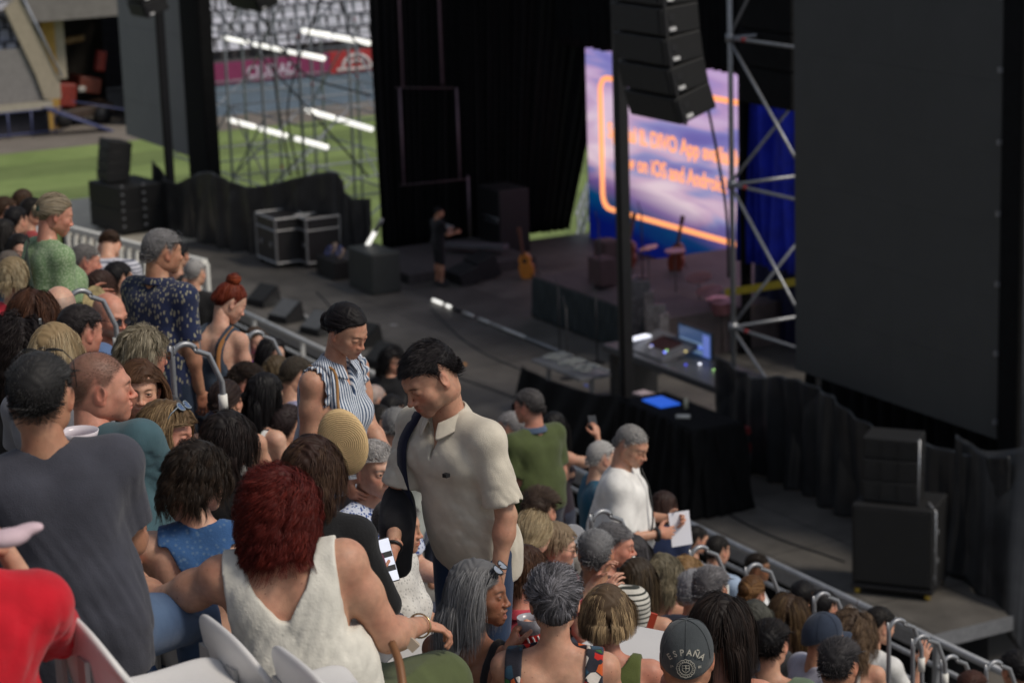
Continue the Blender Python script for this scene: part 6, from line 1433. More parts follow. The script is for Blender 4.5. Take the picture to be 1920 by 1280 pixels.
P('olive', 992, 762, a=-40, ha=-52, D=16.0, pitch=6, sit=False, hair='short', hcol=(.06,.055,.055), hcol2=(.14,.13,.13), hairp=dict(L=.03), skin='red', g=1.2, hs=1.03, glasses=dict(where='eyes'), label='man in an olive green polo shirt with a blue collar, turned to the left', wear=[tee((.065,.085,.028), .8, loose=.03, name='polo_shirt')])
P('phonearm', 1040, 800, a=40, D=17.2, sit=False, s=.95, sex='f', hair='long', hcol=G_['black'], lod=1, label='dark-haired person in black raising a phone behind the olive-shirt man', arms=dict(R=((.6,.7,-.3),(-.5,.3,1.2),dict(curl=.8))), wear=[tank((.02,.012,.02), 'scoop')])
P('greyleft', 958, 800, a=-60, D=17.0, hair='short', hcol=(.25,.24,.24), sit=False, s=.95, label='grey-haired man half hidden behind the olive-shirt man', wear=[tee((.4,.42,.5))])
# -- centre
P('camgirl', 736, 676, a=25, ha=150, D=20.5, pitch=10, sex='f', hair='curly', hcol=G_['black'], lod=1, label='dark-haired woman with arms raised holding a camera beyond the striped blouse', arms=dict(L=((-.5,.3,-1),(.7,.3,1.1)), R=((.5,.5,-.9),(-.6,.2,1.1))), wear=[tee((.012,.012,.014), .5)])
P('fade', 462, 722, a=62, ha=92, D=12.6, pitch=28, hair='short', hcol=(.02,.013,.01), hcol2=(.06,.04,.03), hairp=dict(L=.04), skin='red', g=1.15, stub=(.15,.1,.07), label='man with a skin-fade haircut in a navy shirt looking down in right profile', wear=[tee((.016,.03,.09), .8)])
P('ponytail', 424, 752, a=14, ha=30, D=11.6, pitch=8, sex='f', hair='up', hcol=(.02,.012,.012), hcol2=(.06,.035,.025), hairp=dict(bun=(0,-.105,-.02), knot=.012, vol=.012), skin='light', label='woman with dark hair tied back beside the man with the skin fade', wear=[tank((.4,.38,.36), 'scoop')])
P('darkhair2', 430, 826, a=24, ha=40, D=8.9, pitch=8, sex='f', hair='wavy', hcol=(.012,.009,.009), hcol2=(.05,.03,.025), hmix=.4, hairp=dict(L=.20), skin='light', label='woman with dark hair in black between teal t-shirt man and brown curls', wear=[tee((.008,.008,.009), .8)])
P('floral', 498, 740, a=56, ha=70, D=12.2, pitch=20, sex='f', hair='long', hcol=G_['black'], hcol2=(.02,.018,.018), hairp=dict(L=.30), skin='fair', label='black-haired woman in a green and white leaf print top', wear=[tank((.6,.6,.6), 'wide', 'leaf', sc=24)])
P('browncen', 520, 700, a=40, D=14.6, pitch=16, sex='f', hair='bob', hcol=(.08,.055,.03), hcol2=(.18,.13,.07), label='brown-haired woman in a white collar left of the striped blouse', wear=[tee((.6,.6,.6), .5)])
P('lilac', 556, 705, a=60, D=14.2, pitch=16, hair='short', hcol=(.05,.04,.03), label='person in a lilac grey shirt partly behind the striped blouse', g=1.1, wear=[tee((.28,.28,.42), 1.8)])
P('blueseat', 540, 800, a=40, D=12.2, hair='short', hcol=(.03,.02,.02), label='person in a petrol blue top close behind the striped blouse', wear=[tee((.012,.06,.10), .9)])
P('facecen', 510, 662, a=100, ha=120, D=16.8, sex='f', hair='wavy', hcol=G_['black'], skin='fair', label='woman with dark curls and a pale face below the stage railing', wear=[tee((.5,.45,.5), .5)])
P('facecen2', 480, 640, a=120, ha=150, D=18.4, sex='f', hair='long', hcol=(.07,.045,.03), skin='fair', label='brown-haired person beside the thin hooped handrail', wear=[tee((.35,.03,.45), .9)])
P('midgrey', 742, 800, a=10, D=14.8, hair='short', hcol=(.18,.18,.18), hcol2=(.28,.28,.28), hairp=dict(L=.04), label='grey-haired head between the straw bag and the polo shirt', wear=[tee((.3,.32,.3))])
P('midgrey2', 702, 750, a=50, D=17.4, stub=(.3,.3,.3), hair='buzz', hcol=(.28,.28,.29), label='pale grey head low beyond the straw bag', wear=[tee((.3,.3,.32))])
P('middark', 712, 790, a=80, ha=120, D=15.6, sex='f', hair='bob', hcol=G_['dark'], skin='fair', label='dark-haired face low between the straw bag and the grey head', wear=[tee((.02,.02,.02))])
P('middark2', 735, 770, a=30, D=16.6, hair='short', hcol=G_['black'], label='black-haired head beyond the grey-haired head near the polo shirt', wear=[tee((.1,.1,.1))])
P('redup', 432, 566, a=44, ha=72, D=13.2, pitch=34, sit=False, s=.95, sex='f', hair='up', hcol=(.13,.02,.008), hcol2=(.30,.06,.02), hairp=dict(bun=(0,-.045,.108), knot=.05, lift=.3, mess=.6), skin='fair', bare_back=1, lean=18, label='woman with red hair piled up in a grey-blue sleeveless top', arms=dict(R=((.1,.05,-1),(-.05,.35,-1)), L=((-.3,.3,-1),(-.4,.5,-.6))), wear=[tank((.035,.05,.075), 'tube', 'knit', top=1.27, strap=.022, sx=.10)])
P('navy', 304, 472, a=46, ha=62, D=12.7, pitch=8, sit=False, hair='short', hcol=(.17,.165,.165), hcol2=(.34,.33,.34), hairp=dict(L=.028), skin='tan', g=1.15, lean=3, hs=1.04, glasses=dict(where='top'), label='grey-haired man standing in a navy short-sleeved shirt with small pale marks', arms=dict(R=((.12,-.05,-1),(.0,.2,-1)), L=((-.15,.0,-1),(0,.3,-1))),
  wear=[tee((.014,.022,.065), .85, 'dashes', (.30,.28,.20), 42, name='shirt', loose=.035, hem=.83), jeans((.01,.02,.045),(.02,.04,.08))])
P('green', 104, 402, a=66, ha=80, D=12.7, pitch=22, sit=False, s=.97, sex='f', hair='up', hcol=(.24,.19,.12), hcol2=(.42,.36,.27), hairp=dict(bun=(0,-.115,.0), knot=.022, vol=.016), skin='red', g=1.22, lean=4, label='blonde woman with a dark green hair tie in a light green flecked dress', arms=dict(R=((.05,-.05,-1),(-.1,.75,-.55)), L=((-.1,.3,-1),(0,1,-.2))),
  wear=[tee((.17,.27,.13), .95, 'dots', (.33,.42,.26), 90, name='dress', loose=.04, hem=.7, sl_t=.02), dict(kind='skirt', mat=fabric((.03,.045,.03)))])
# -- left middle
P('bald', 113, 583, a=12, ha=8, D=10.9, pitch=2, hair='bald', hcol=(.1,.09,.08), stub=(.16,.15,.145), skin='fair', label='bald man in a blue shirt with a tanned crown seen from behind', wear=[tee((.10,.16,.3), .8)])
P('darkcrop', 150, 622, a=40, ha=52, D=10.2, pitch=10, hair='short', hcol=(.02,.016,.016), hcol2=(.07,.06,.065), hairp=dict(L=.025), skin='red', label='man with short dark receding hair turned right below the bald man', wear=[tee((.02,.03,.07))])
P('blondbob', 106, 662, a=22, ha=46, D=8.8, pitch=12, sex='f', hair='bob', hcol=(.30,.21,.11), hcol2=(.62,.50,.32), hmix=.8, rootcol=(.4,.33,.24), skin='fair', glasses=dict(where='eyes'), label='blonde woman with a straight bob and glasses behind the charcoal t-shirt man', wear=[tee((.2,.2,.22))])
P('darkcurl', 34, 655, a=0, D=9.2, sex='f', hair='curly', hcol=(.012,.008,.008), hcol2=(.03,.02,.016), hmix=.3, hairp=dict(vol=.06, L=.26, n=6000), skin='tan', label='woman with a mass of black curls and a silver clip at the left edge', wear=[tee((.02,.02,.022))])
P('auburn', 62, 590, a=10, D=10.6, sex='f', hair='wavy', hcol=(.045,.018,.010), hcol2=(.12,.05,.025), hairp=dict(vol=.04), label='auburn-haired woman behind the black curls', wear=[tee((.03,.03,.05))])
P('ashbob', 270, 664, a=44, ha=66, D=9.6, pitch=12, sex='f', hair='pixie', hcol=(.14,.115,.075), hcol2=(.46,.40,.29), hmix=.8, hairp=dict(amp=.007, fr=50, vol=.03, L=.10), skin='red', glasses=dict(where='eyes'), label='woman with wavy ash blonde short hair and glasses left of the hooped handrail', wear=[tee((.03,.03,.035))])
P('baldglasses', 206, 592, a=150, ha=140, D=12.4, pitch=12, hair='bald', stub=(.2,.18,.16), skin='red', face=dict(open_=.6), beard=(.3,.28,.27), beard_a=.5, glasses=dict(where='eyes'), label='bald bearded man with dark glasses facing the camera', wear=[tee((.02,.02,.022), 1.8), ])
P('red_shirt', 26, 520, a=18, D=12.6, sex='f', hair='pixie', hcol=(.24,.18,.10), hcol2=(.5,.42,.28), label='fair-haired woman in a red shirt below the green dress', wear=[tee((.5,.03,.05), .8)])
P('greylft', 18, 505, a=10, D=14.2, sex='f', hair='bob', hcol=(.12,.10,.085), hcol2=(.2,.17,.15), label='grey-brown head at the left edge above the red shirt', wear=[tee((.02,.03,.05))])
P('facelft', 38, 470, a=130, ha=165, D=15.8, sex='f', hair='long', hcol=G_['dark'], skin='fair', label='dark-haired woman facing the camera left of the green dress', wear=[tee((.03,.03,.035))])
P('pinklft', 8, 440, a=60, D=16.8, sex='f', hair='long', hcol=G_['dark'], label='dark-haired person in pink cut off by the left edge', wear=[tee((.45,.16,.24), .8)])
P('lft1', 30, 415, a=40, D=18.2, hair='short', hcol=G_['black'], label='black-haired head close to the green dress, nearest to it', wear=[tee((.05,.05,.06))])
P('lft2', 62, 398, a=70, D=19.0, hair='short', hcol=G_['dark'], label='small dark head left of the green hair tie', wear=[tee((.3,.03,.03))])
P('lft3', 10, 395, a=60, D=19.6, hair='short', hcol=G_['brown'], label='small brown head at the left edge under the white railing', wear=[tee((.5,.05,.04))])
P('lft4', 45, 378, a=60, D=21.0, sex='f', hair='bob', hcol=G_['brown'], label='small brown-haired head touching the white railing', wear=[tee((.4,.4,.42))])
P('greyear', 160, 490, a=60, ha=80, D=16.4, pitch=10, hair='short', hcol=(.15,.14,.135), hcol2=(.24,.23,.22), skin='red', label='grey-haired person right of the green dress', wear=[tee((.35,.15,.4), .8)])
P('striped2', 205, 462, a=10, D=17.5, pitch=60, lean=45, hair='short', hcol=G_['brown'], label='person bending over in a grey and white striped shirt below the white railing', wear=[tee((.5,.5,.55), .8, 'hstripe', (.12,.13,.17), 11, loose=.02)])
P('darkmid', 190, 540, a=40, D=14.4, sex='f', hair='bob', hcol=(.04,.02,.015), label='brown-haired head behind the patterned fan', wear=[tee((.1,.04,.05))])
P('darkmid2', 222, 524, a=50, D=15.4, hair='short', hcol=G_['black'], label='black-haired head left of the navy shirt', wear=[tee((.02,.02,.02))])
P('ponyfar', 336, 478, a=50, ha=30, D=19.0, sit=False, s=.95, sex='f', hair='up', hcol=G_['black'], label='woman in a black dress beyond the navy-shirt man', wear=[tank((.014,.014,.017), 'scoop')])
P('greyfar', 366, 512, a=30, D=18.2, sit=False, s=.92, hairp=dict(L=.014), hair='short', hcol=(.3,.29,.28), label='grey-haired man in black beyond the red-haired woman', wear=[tee((.01,.01,.011), .7)])
P('rightrail1', 1420, 1062, a=80, ha=100, D=20, hair='short', hcol=(.02,.014,.01), skin=(.2,.1,.05), label='dark-haired person in white by the railing, halfway to the subwoofer', wear=[tee((.7,.7,.7), .8)])
P('rightrail2', 1345, 1032, a=40, D=17.8, hair='short', hcol=G_['dark'], label='dark-haired person in pale blue by the railing below the navy dress', wear=[tee((.35,.45,.6), .8)])
P('rightrail3', 1305, 1012, a=60, D=19.0, hair='short', hcol=G_['dark'], label='small dark head close to the railing right of the navy dress', wear=[tee((.3,.3,.32), .8)])
P('browncorner', 1822, 1292, a=20, D=13.0, hair='short', sex='f', hcol=(.05,.02,.014), label='brown head at the bottom edge under the last handrails', wear=[tee((.2,.2,.2))])
P('blackcorner', 1905, 1256, a=-30, D=14.5, hair='short', hcol=G_['black'], skin='tan', hairp=dict(vol=.03, L=.05), label='black-haired head in the lower right corner', wear=[tee((.04,.04,.04))])
# keyboard player on stage
P('keys', 823, 398, a=60, ha=80, D=LZ(830,520,2.2) @ _f if False else 52.0, pitch=10, sit=False, hair='short', hcol=G_['black'], skin='tan', lod=2, label='man in black t-shirt and shorts standing at the keyboard on stage', arms=dict(R=((.1,.4,-1),(-.1,1,.05)), L=((-.1,.4,-1),(.1,1,.05))), wear=[tee((.008,.008,.01), .8), dict(kind='shorts', mat=fabric((.01,.01,.012)))])
# ---------------------------------------------------------------- things people wear, hold and sit on
def wpt(I, p): return I['world'](p)
def hpt(I, q): return I['world'](I['hc']+(np.asarray(q)*I['hs'])@I['Rh'].T)
def opt(I, q): return I['tow'](I['hc']+(np.asarray(q)*I['hs'])@I['Rh'].T)       # head space -> person's own space
def own(I, p): return I['tow'](p)
def phone(I, key, label, lit=True):
    wr, M = I['hands'][key]; s = I['sc']; R = I['RZ']@M
    c = wpt(I, wr+M@V(0,.085,-.026)); o = empty('phone', c, label, 'phone')
    v, f = boxv(c, (.075,.155,.009), R); bevel(part('body', v, f, plain('phone_back', (.02,.02,.022), .3), o), .003)
    v, f = boxv(c+R@V(0,0,-.0052), (.069,.148,.001), R); part('display', v, f, plain('phone_display', (.5,.52,.6), .2, emit=(.6,.64,.75), es=.7) if lit else M_dark, o); return o
# collars
def collar(I, c, hgt=.036, open_=.35, spread=.02):
    nr = I['nr']; a = np.linspace(-math.pi/2+open_, 1.5*math.pi-open_, 33)+math.pi   # opens to +Y
    a = np.linspace(math.pi/2+open_, 2.5*math.pi-open_, 33)
    ct = np.array([0,-.006,1.454]); u = np.abs((a-math.pi*1.5)/math.pi)
    R1 = np.stack([np.cos(a)*(nr+.012), np.sin(a)*(nr+.018), -.022-.035*u**3],1)
    R2 = np.stack([np.cos(a)*(nr+.012), np.sin(a)*(nr+.018), .026-.03*u**3],1)
    R3 = np.stack([np.cos(a)*(nr+.034+spread*.4), np.sin(a)*(nr+.036+spread*u**4*2), -.016-.052*u**3],1)
    P_ = [I['T'](ct+q) if False else np.array([I['T'](ct+r) for r in q]) for q in (R1, R2, R2*V(1.09,1.09,1)+V(0,0,.001), R3)]
    G = np.stack(P_,1); n,m,_ = G.shape; v = G.reshape(-1,3); i = np.arange(n-1)[:,None]*m+np.arange(m-1)[None]
    f = np.stack([i,i+1,i+m+1,i+m],2).reshape(-1,4); o = mesh_np('collar', own(I,v), f, c, I['ob']); s = o.modifiers.new('s','SOLIDIFY'); s.thickness = .003; s.offset = 0
    s = o.modifiers.new('ss','SUBSURF'); s.levels = 1; s.render_levels = 1; return o
I = INFO['polo']; collar(I, fabric((.60,.55,.455)), spread=.035)
v, f = boxv(own(I, I['T']((-.085,.145,1.29))), (.022,.006,.012)); 
lg = []
for q in (-.008,-.002,.004,.009): lg.append(boxv(own(I, I['T']((-.105+q,.150,1.305))), (.0022,.02,.014)))
v, f = merge(lg); mesh_np('logo', v, f, M_dark, I['ob'], smooth=False)
wr_, M_ = INFO['polo']['hands']['R']; pc = wpt(INFO['polo'], wr_+M_@V(0,.075,-.03))-ray(716,968)*.03; ph_ = empty('phone', pc, 'smartphone with a lit white page in the polo-shirt man\'s hand', 'phone'); R_ = Rz(rad(away(716,968)+35))@Rx(rad(-22))
v, f = boxv(pc, (.078,.009,.16), R_); bevel(part('body', v, f, plain('phone_back', (.02,.02,.022), .3), ph_), .003)
v, f = boxv(pc+R_@V(0,-.0052,0), (.070,.001,.152), R_); part('display', v, f, plain('phone_display', (.5,.52,.6), .2, emit=(.6,.64,.75), es=.7), ph_)
for q_ in (.02,-.03): v, f = boxv(pc+R_@V(0,-.006,q_), (.066,.001,.02), R_); part('dark_bar', v, f, M_dark, ph_)
collar(INFO['stripe'], fabric((.62,.66,.72),'vstripe',(.05,.09,.17),26), spread=.05, open_=.45)
collar(INFO['olive'], fabric((.06,.09,.15),'denim',(.1,.14,.2)))
collar(INFO['navy'], fabric((.014,.022,.065),'dashes',(.30,.28,.20),42))
collar(INFO['pinkshirt'], fabric((.55,.06,.09)))
# ruffled armholes of the striped blouse
I = INFO['stripe']
for s in (-1,1):
    c0 = I['T']((s*(I['shw']-.042),-.003,1.352)); a = np.linspace(0,2*math.pi,73); rr = .080; rows = []
    for w_, k in ((0,0),(.018,.5),(.036,1)):
        rows.append([c0+I['RT']@V(s*(w_+.004*math.sin(t*17)*k)+s*.012*math.sin(t), (rr-.006+.008*k*math.sin(t*14+1))*math.cos(t)*.95, (rr+.012+.008*k*math.sin(t*14))*math.sin(t)*1.15) for t in a])
    G = np.array(rows).transpose(1,0,2); n,m,_ = G.shape; v = G.reshape(-1,3); i = np.arange(n-1)[:,None]*m+np.arange(m-1)[None]; f = np.stack([i,i+1,i+m+1,i+m],2).reshape(-1,4)
    o = mesh_np('ruffle', own(I,v), f, fabric((.62,.66,.72),'vstripe',(.05,.09,.17),26), I['ob']); q = o.modifiers.new('s','SOLIDIFY'); q.thickness = .003
# straw bag carried under her arm
M_straw = None
def straw():
    m, nt, b = new_mat('straw'); L = nt.links.new; tc = nt.nodes.new('ShaderNodeTexCoord'); mp = nt.nodes.new('ShaderNodeMapping'); L(tc.outputs['Object'], mp.inputs['Vector'])
    w = nt.nodes.new('ShaderNodeTexWave'); w.wave_type = 'RINGS'; w.rings_direction = 'Y'; w.inputs['Scale'].default_value = 40; w.inputs['Distortion'].default_value = 1.5; w.inputs['Detail Scale'].default_value = 3; L(mp.outputs[0], w.inputs['Vector'])
    n = nt.nodes.new('ShaderNodeTexNoise'); n.inputs['Scale'].default_value = 120; n.inputs['Detail'].default_value = 4; L(tc.outputs['Object'], n.inputs['Vector'])
    r = nt.nodes.new('ShaderNodeValToRGB'); e = r.color_ramp.elements; e[0].color = (.60,.41,.19,1); e[0].position = .1; e[1].color = (.70,.50,.26,1); e[1].position = .6; L(w.outputs['Fac'], r.inputs['Fac'])
    r2 = nt.nodes.new('ShaderNodeMapRange'); r2.inputs[3].default_value = .75; r2.inputs[4].default_value = 1.2; L(n.outputs['Fac'], r2.inputs[0])
    x = nt.nodes.new('ShaderNodeVectorMath'); x.operation = 'SCALE'; L(r.outputs['Color'], x.inputs[0]); L(r2.outputs[0], x.inputs['Scale']); L(x.outputs[0], b.inputs['Base Color']); b.inputs['Roughness'].default_value = .8
    bp = nt.nodes.new('ShaderNodeBump'); bp.inputs['Strength'].default_value = .5; bp.inputs['Distance'].default_value = .004; L(w.outputs['Fac'], bp.inputs['Height']); L(bp.outputs[0], b.inputs['Normal']); return m
c = LD(643, 829, 9.35); a_ = rad(away(643,829)+180-8)
a = np.linspace(0,6.283,48,endpoint=False); rows = []
for r_, y_ in ((.001,.022),(.045,.024),(.09,.02),(.125,.014),(.138,0),(.125,-.014),(.09,-.02),(.045,-.024),(.001,-.022)): rows.append(np.stack([r_*np.cos(a)*.72, 0*a+y_, r_*1.02*np.sin(a)],1))
G = np.array(rows); v = G.reshape(-1,3); n = len(rows); i = (np.arange(n-1)[:,None]*48+np.arange(48)[None]); j = (np.arange(n-1)[:,None]*48+(np.arange(48)[None]+1)%48)
f = np.stack([i,j,j+48,i+48],2).reshape(-1,4); bag = thing('straw_bag', v, f, straw(), 'round coiled straw bag hanging at the side of the striped-blouse woman', 'bag', smooth=True); bag.location = c; bag.rotation_euler = (rad(-4),rad(8),a_)
I = INFO['stripe']; s1 = I['RZ'].T@(c-I['root']); 
top = wpt(I, I['T']((.10,.06,1.455))); pts = [c+V(0,0,.13), c*.55+top*.45+V(0.02,-.01,.02), top, wpt(I, I['T']((.11,-.07,1.44)))]
v, f = tube(curve(pts, 20), .0065, 6); part_o = mesh_np('strap', (v-c)@(np.array(bag.rotation_euler.to_matrix())), f, plain('leather_tan', (.30,.15,.045), .5), bag)
# black jacket and shoulder bag over the polo-shirt man's arm
I = INFO['polo']; el, wr, _ = I['joints']['R']; A = wpt(I, el*.35+wr*.65); Fb = Field(A-V(.35,.35,.45), A+V(.35,.35,.25), .011)
S0 = wpt(I, I['sh'][1]); E0 = wpt(I, el); W0 = wpt(I, wr)
Fb.cone(E0+V(0,0,.0), E0*.45+W0*.55+V(0,0,-.01), .055, .045, .03); Fb.cone(E0*.7+W0*.3+V(0,0,-.06), E0*.7+W0*.3+V(0,0,-.20), .065, .05, .05); Fb.cone(E0+V(0,0,-.06), E0+V(0,.0,-.15), .06,.045,.05)
X,Y,Z = Fb.pts(); Fb.f = Fb.f+wrinkle(X,Y,Z,4,.006); v, f = Fb.mesh(2); jk = thing('jacket', v, [f], fabric((.010,.010,.013)), 'folded black garment hanging over the polo-shirt man\'s forearm', 'jacket', smooth=True)
I_ = I; sp = [I['T']((.115,.02,1.455)), I['T']((.15,.10,1.36)), I['T']((.155,.13,1.22)), I['T']((.165,.12,1.08))]
pts = curve([wpt(I, q) for q in sp], 20); d = I['RZ']@V(1,0,0)*.022; v = np.concatenate([pts-d, pts+d]); n = len(pts); f = np.array([(i,i+1,i+1+n,i+n) for i in range(n-1)]); o = thing('shoulder_strap', v, f, fabric((.012,.014,.035)), 'dark navy bag strap over the polo-shirt man\'s shoulder', 'strap', smooth=True); q = o.modifiers.new('s','SOLIDIFY'); q.thickness = .004
# caps
def cap(I, c, label, front_tilt=8, word=None):
    h = I['Rh']; V0 = lambda q: opt(I, q)
    a = np.linspace(0,2*math.pi,49)[:-1]; rows = []
    for t in np.linspace(0,1,13):
        ph = t*math.pi/2; r = math.cos(ph)**.85; z = math.sin(ph)
        rows.append(np.stack([(.0855*r)*np.cos(a), -.011+(.109*r)*np.sin(a), .028-.012*(1-t)*np.sin(a)*0+.100*z+0*a-.03*(1-t)*(np.sin(a) < 0)*np.abs(np.sin(a))**2],1))
    low = rows[0]+V(0,0,-.03); G = np.array([low]+rows); n = len(G); v = G.reshape(-1,3); nn = 48
    i = (np.arange(n-1)[:,None]*nn+np.arange(nn)[None]); j = (np.arange(n-1)[:,None]*nn+(np.arange(nn)[None]+1)%nn); f = np.stack([i,j,j+nn,i+nn],2).reshape(-1,4)
    m = fabric(c, 'denim', tuple(min(1,q*1.5) for q in c)); o = mesh_np('cap', V0(v), f, m, I['ob']); q = o.modifiers.new('s','SOLIDIFY'); q.thickness = .004
    # peak
    u = np.linspace(-1,1,15); P_ = []
    for w_ in np.linspace(0,1,6): P_.append(np.stack([u*.072*(1-.12*w_**2), .085+np.sqrt(np.maximum(0,1-u**2*.85))*(.02+.065*w_)-.02-.02*np.abs(u)**2*(1-w_), .014-.012*w_-.022*u**2+.0*u],1))
    G = np.array(P_); v = G.reshape(-1,3); i = np.arange(5)[:,None]*15+np.arange(14)[None]; f = np.stack([i,i+1,i+16,i+15],2).reshape(-1,4)
    p_ = mesh_np('peak', V0(v), f, m, o); q = p_.modifiers.new('s','SOLIDIFY'); q.thickness = .004
    b_ = boxv((0,-.008,.128),(.012,.012,.006)); p_ = mesh_np('button', V0(b_[0]), b_[1], m, o); bevel(p_, .004)
    sm = []
    for k in range(6):
        t = np.linspace(0,1,12); aa = math.pi/2+k*math.pi/3; ph = t*math.pi/2; sm.append(tube(V0(np.stack([.0868*np.cos(ph)**.85*math.cos(aa), -.011+.1103*np.cos(ph)**.85*math.sin(aa), .028+.1015*np.sin(ph)-.03*(1-t)*(math.sin(aa) < 0)*abs(math.sin(aa))**2],1)), .0012, 5))
    v, f = merge(sm); mesh_np('seams', v, f, m, o)
    if word:
        me_ = plain('embroidery', (.42,.40,.34), .8, var=.1)
        def onback(q, lift=.0035):        # flat (x, z) drawing -> back of the crown
            x, z = q[:,0], q[:,1]; t = np.clip((z-.028)/.100, -1, .98); ph = np.arcsin(np.clip(t,0,.98)); r = np.where(t > 0, np.cos(ph)**.85, 1)
            rx, ry = .0855*r+lift, .109*r+lift; an = np.clip(x/rx, -.97, .97); return np.stack([x, -.011-ry*np.sqrt(1-an**2), z],1)
        def glyph(s, size, cx, cz, ang):
            c_ = bpy.data.curves.new('t','FONT'); c_.body = s; c_.size = size; c_.align_x = 'CENTER'; c_.offset = .0004; oo = bpy.data.objects.new('t', c_); COLL.objects.link(oo); bpy.context.view_layer.update()
            dg = bpy.context.evaluated_depsgraph_get(); me = bpy.data.meshes.new_from_object(oo.evaluated_get(dg)); bpy.data.objects.remove(oo)
            k = len(me.vertices); w_ = np.zeros(k*3); me.vertices.foreach_get('co', w_); w_ = w_.reshape(-1,3); x, z = w_[:,0].copy(), w_[:,1].copy()
            x, z = x*math.cos(ang)-z*math.sin(ang)+cx, x*math.sin(ang)+z*math.cos(ang)+cz
            v = onback(np.stack([x,z],1)); me.vertices.foreach_set('co', V0(v).astype(np.float32).ravel()); me.update(); me.materials.clear(); me.materials.append(me_); t_ = bpy.data.objects.new('lettering', me); COLL.objects.link(t_); t_.parent = o
        for k, ch in enumerate('ESPAÑA'):
            an = rad(50-20*k); R_ = .060; glyph(ch, .026, -R_*math.sin(an), .006+R_*math.cos(an)*.82-.006, an*.8)
        glyph('19', .011, -.044, .004, 0); glyph('01', .011, .044, .004, 0)
        rg = []
        for r_ in (.029,.0205): t = np.linspace(0,6.283,40,endpoint=False); rg.append(tube(V0(onback(np.stack([r_*np.cos(t)*(1+.04*np.cos(12*t)*(r_ > .025)), .006+r_*np.sin(t)*(1+.04*np.cos(12*t)*(r_ > .025))],1))), .0011, 5, True))
        sh_ = np.array([(-.011,.016),(.011,.016),(.011,.001),(0,-.009),(-.011,.001)]); rg.append(tube(V0(onback(sh_)), .0012, 5, True)); rg.append(tube(V0(onback(np.array([(0,.016),(0,-.008)]))), .001, 5)); rg.append(tube(V0(onback(np.array([(-.011,.007),(.011,.007)]))), .001, 5))
        for q_ in np.linspace(0,6.283,22,endpoint=False): rg.append(tube(V0(onback(np.array([(.0225*math.cos(q_), .006+.0225*math.sin(q_)),(.0265*math.cos(q_+.08), .006+.0265*math.sin(q_+.08))]))), .0009, 4))
        v, f = merge(rg); mesh_np('crest', v, f, me_, o)
    return o
cap(INFO['cap'], (.045,.052,.056), '', word=True)
cap(INFO['navycap'], (.022,.032,.055), '')
# green hair tie, clips, earrings, bracelets, straps
I = INFO['green']; v, f = tube(opt(I, np.array([(.032*math.cos(t), -.108, .002+.034*math.sin(t)) for t in np.linspace(0,6.283,16,endpoint=False)])), .012, 8, True); mesh_np('hair_tie', v, f, plain('dark_green', (.01,.04,.028), .4), I['ob'])
I = INFO['darkcurl']; b_ = boxv((.10,-.03,.115),(.012,.05,.02)); v, f = b_; mesh_np('hair_clip', opt(I, v), f, plain('silver', (.6,.62,.7), .15, .9), I['ob'], smooth=False)
I = INFO['blondup']; v, f = disc((0,0,0), .02, .012); v = v@Rx(math.pi/2).T+V(.0,-.128,-.04); mesh_np('hair_clip', opt(I, v), f, plain('silver', (.6,.62,.7), .2, .9), I['ob'])
def ring_on(I, key, r=.031, back=.02, mat=None, th=.003):
    el, wr, _ = I['joints'][key]; d = nrm(wr-el); u = nrm(np.cross(d, V(.2,.3,1))); w_ = np.cross(d, u); c = wr-d*back
    v, f = tube(own(I, np.array([c+r*(u*math.cos(t)+w_*math.sin(t)) for t in np.linspace(0,6.283,20,endpoint=False)])), th, 6, True); return mesh_np('bracelet', v, f, mat or plain('gold', (.55,.40,.22), .25, .9), I['ob'])
ring_on(INFO['redhair'], 'R', .036); ring_on(INFO['redhair'], 'L', .036, mat=plain('silver', (.6,.6,.62), .2, .9)); ring_on(INFO['stripe'], 'R', .028, .01, plain('silver', (.6,.6,.62), .2, .9), .006); ring_on(INFO['white'], 'R', .034, .01, M_dark, .012); ring_on(INFO['polo'], 'R', .031, .01, M_dark, .006)
def strap_over(I, pts, w_, mat, label, as_child='bag_strap'):
    c = curve([own(I, I['T'](p)) for p in pts], 24); t = np.gradient(c, axis=0); ctr = own(I, I['T']((0,0,1.25))); n_ = c-ctr; n_[:,2] = 0; sd = np.cross(t, n_); sd /= np.linalg.norm(sd,axis=1,keepdims=True)+1e-9
    v = np.concatenate([c-sd*w_, c+sd*w_]); n = len(c); f = np.array([(i,i+1,i+1+n,i+n) for i in range(n-1)]); o = mesh_np(as_child, v, f, mat, I['ob']); q = o.modifiers.new('s','SOLIDIFY'); q.thickness = .004; return o
strap_over(INFO['greensweat'], [(.19,-.06,1.42),(.06,-.145,1.36),(-.06,-.165,1.25),(-.15,-.15,1.1)], .012, fabric((.5,.47,.4)), '')
strap_over(INFO['navywoman'], [(-.14,-.06,1.47),(-.02,-.165,1.33),(.1,-.17,1.15),(.17,-.1,1.0)], .018, fabric((.1,.09,.075)), '')
strap_over(INFO['green'], [(-.08,-.09,1.47),(.05,-.16,1.35),(.14,-.16,1.15),(.19,-.06,.98)], .026, fabric((.03,.045,.035)), '')
strap_over(INFO['redup'], [(.11,-.03,1.46),(.12,-.125,1.33),(.15,-.12,1.15),(.2,-.06,.95)], .012, fabric((.3,.13,.04)), '')
strap_over(INFO['white'], [(-.03,.10,1.46),(.05,.17,1.34),(.12,.20,1.15),(.19,.12,1.0)], .008, M_dark, '')
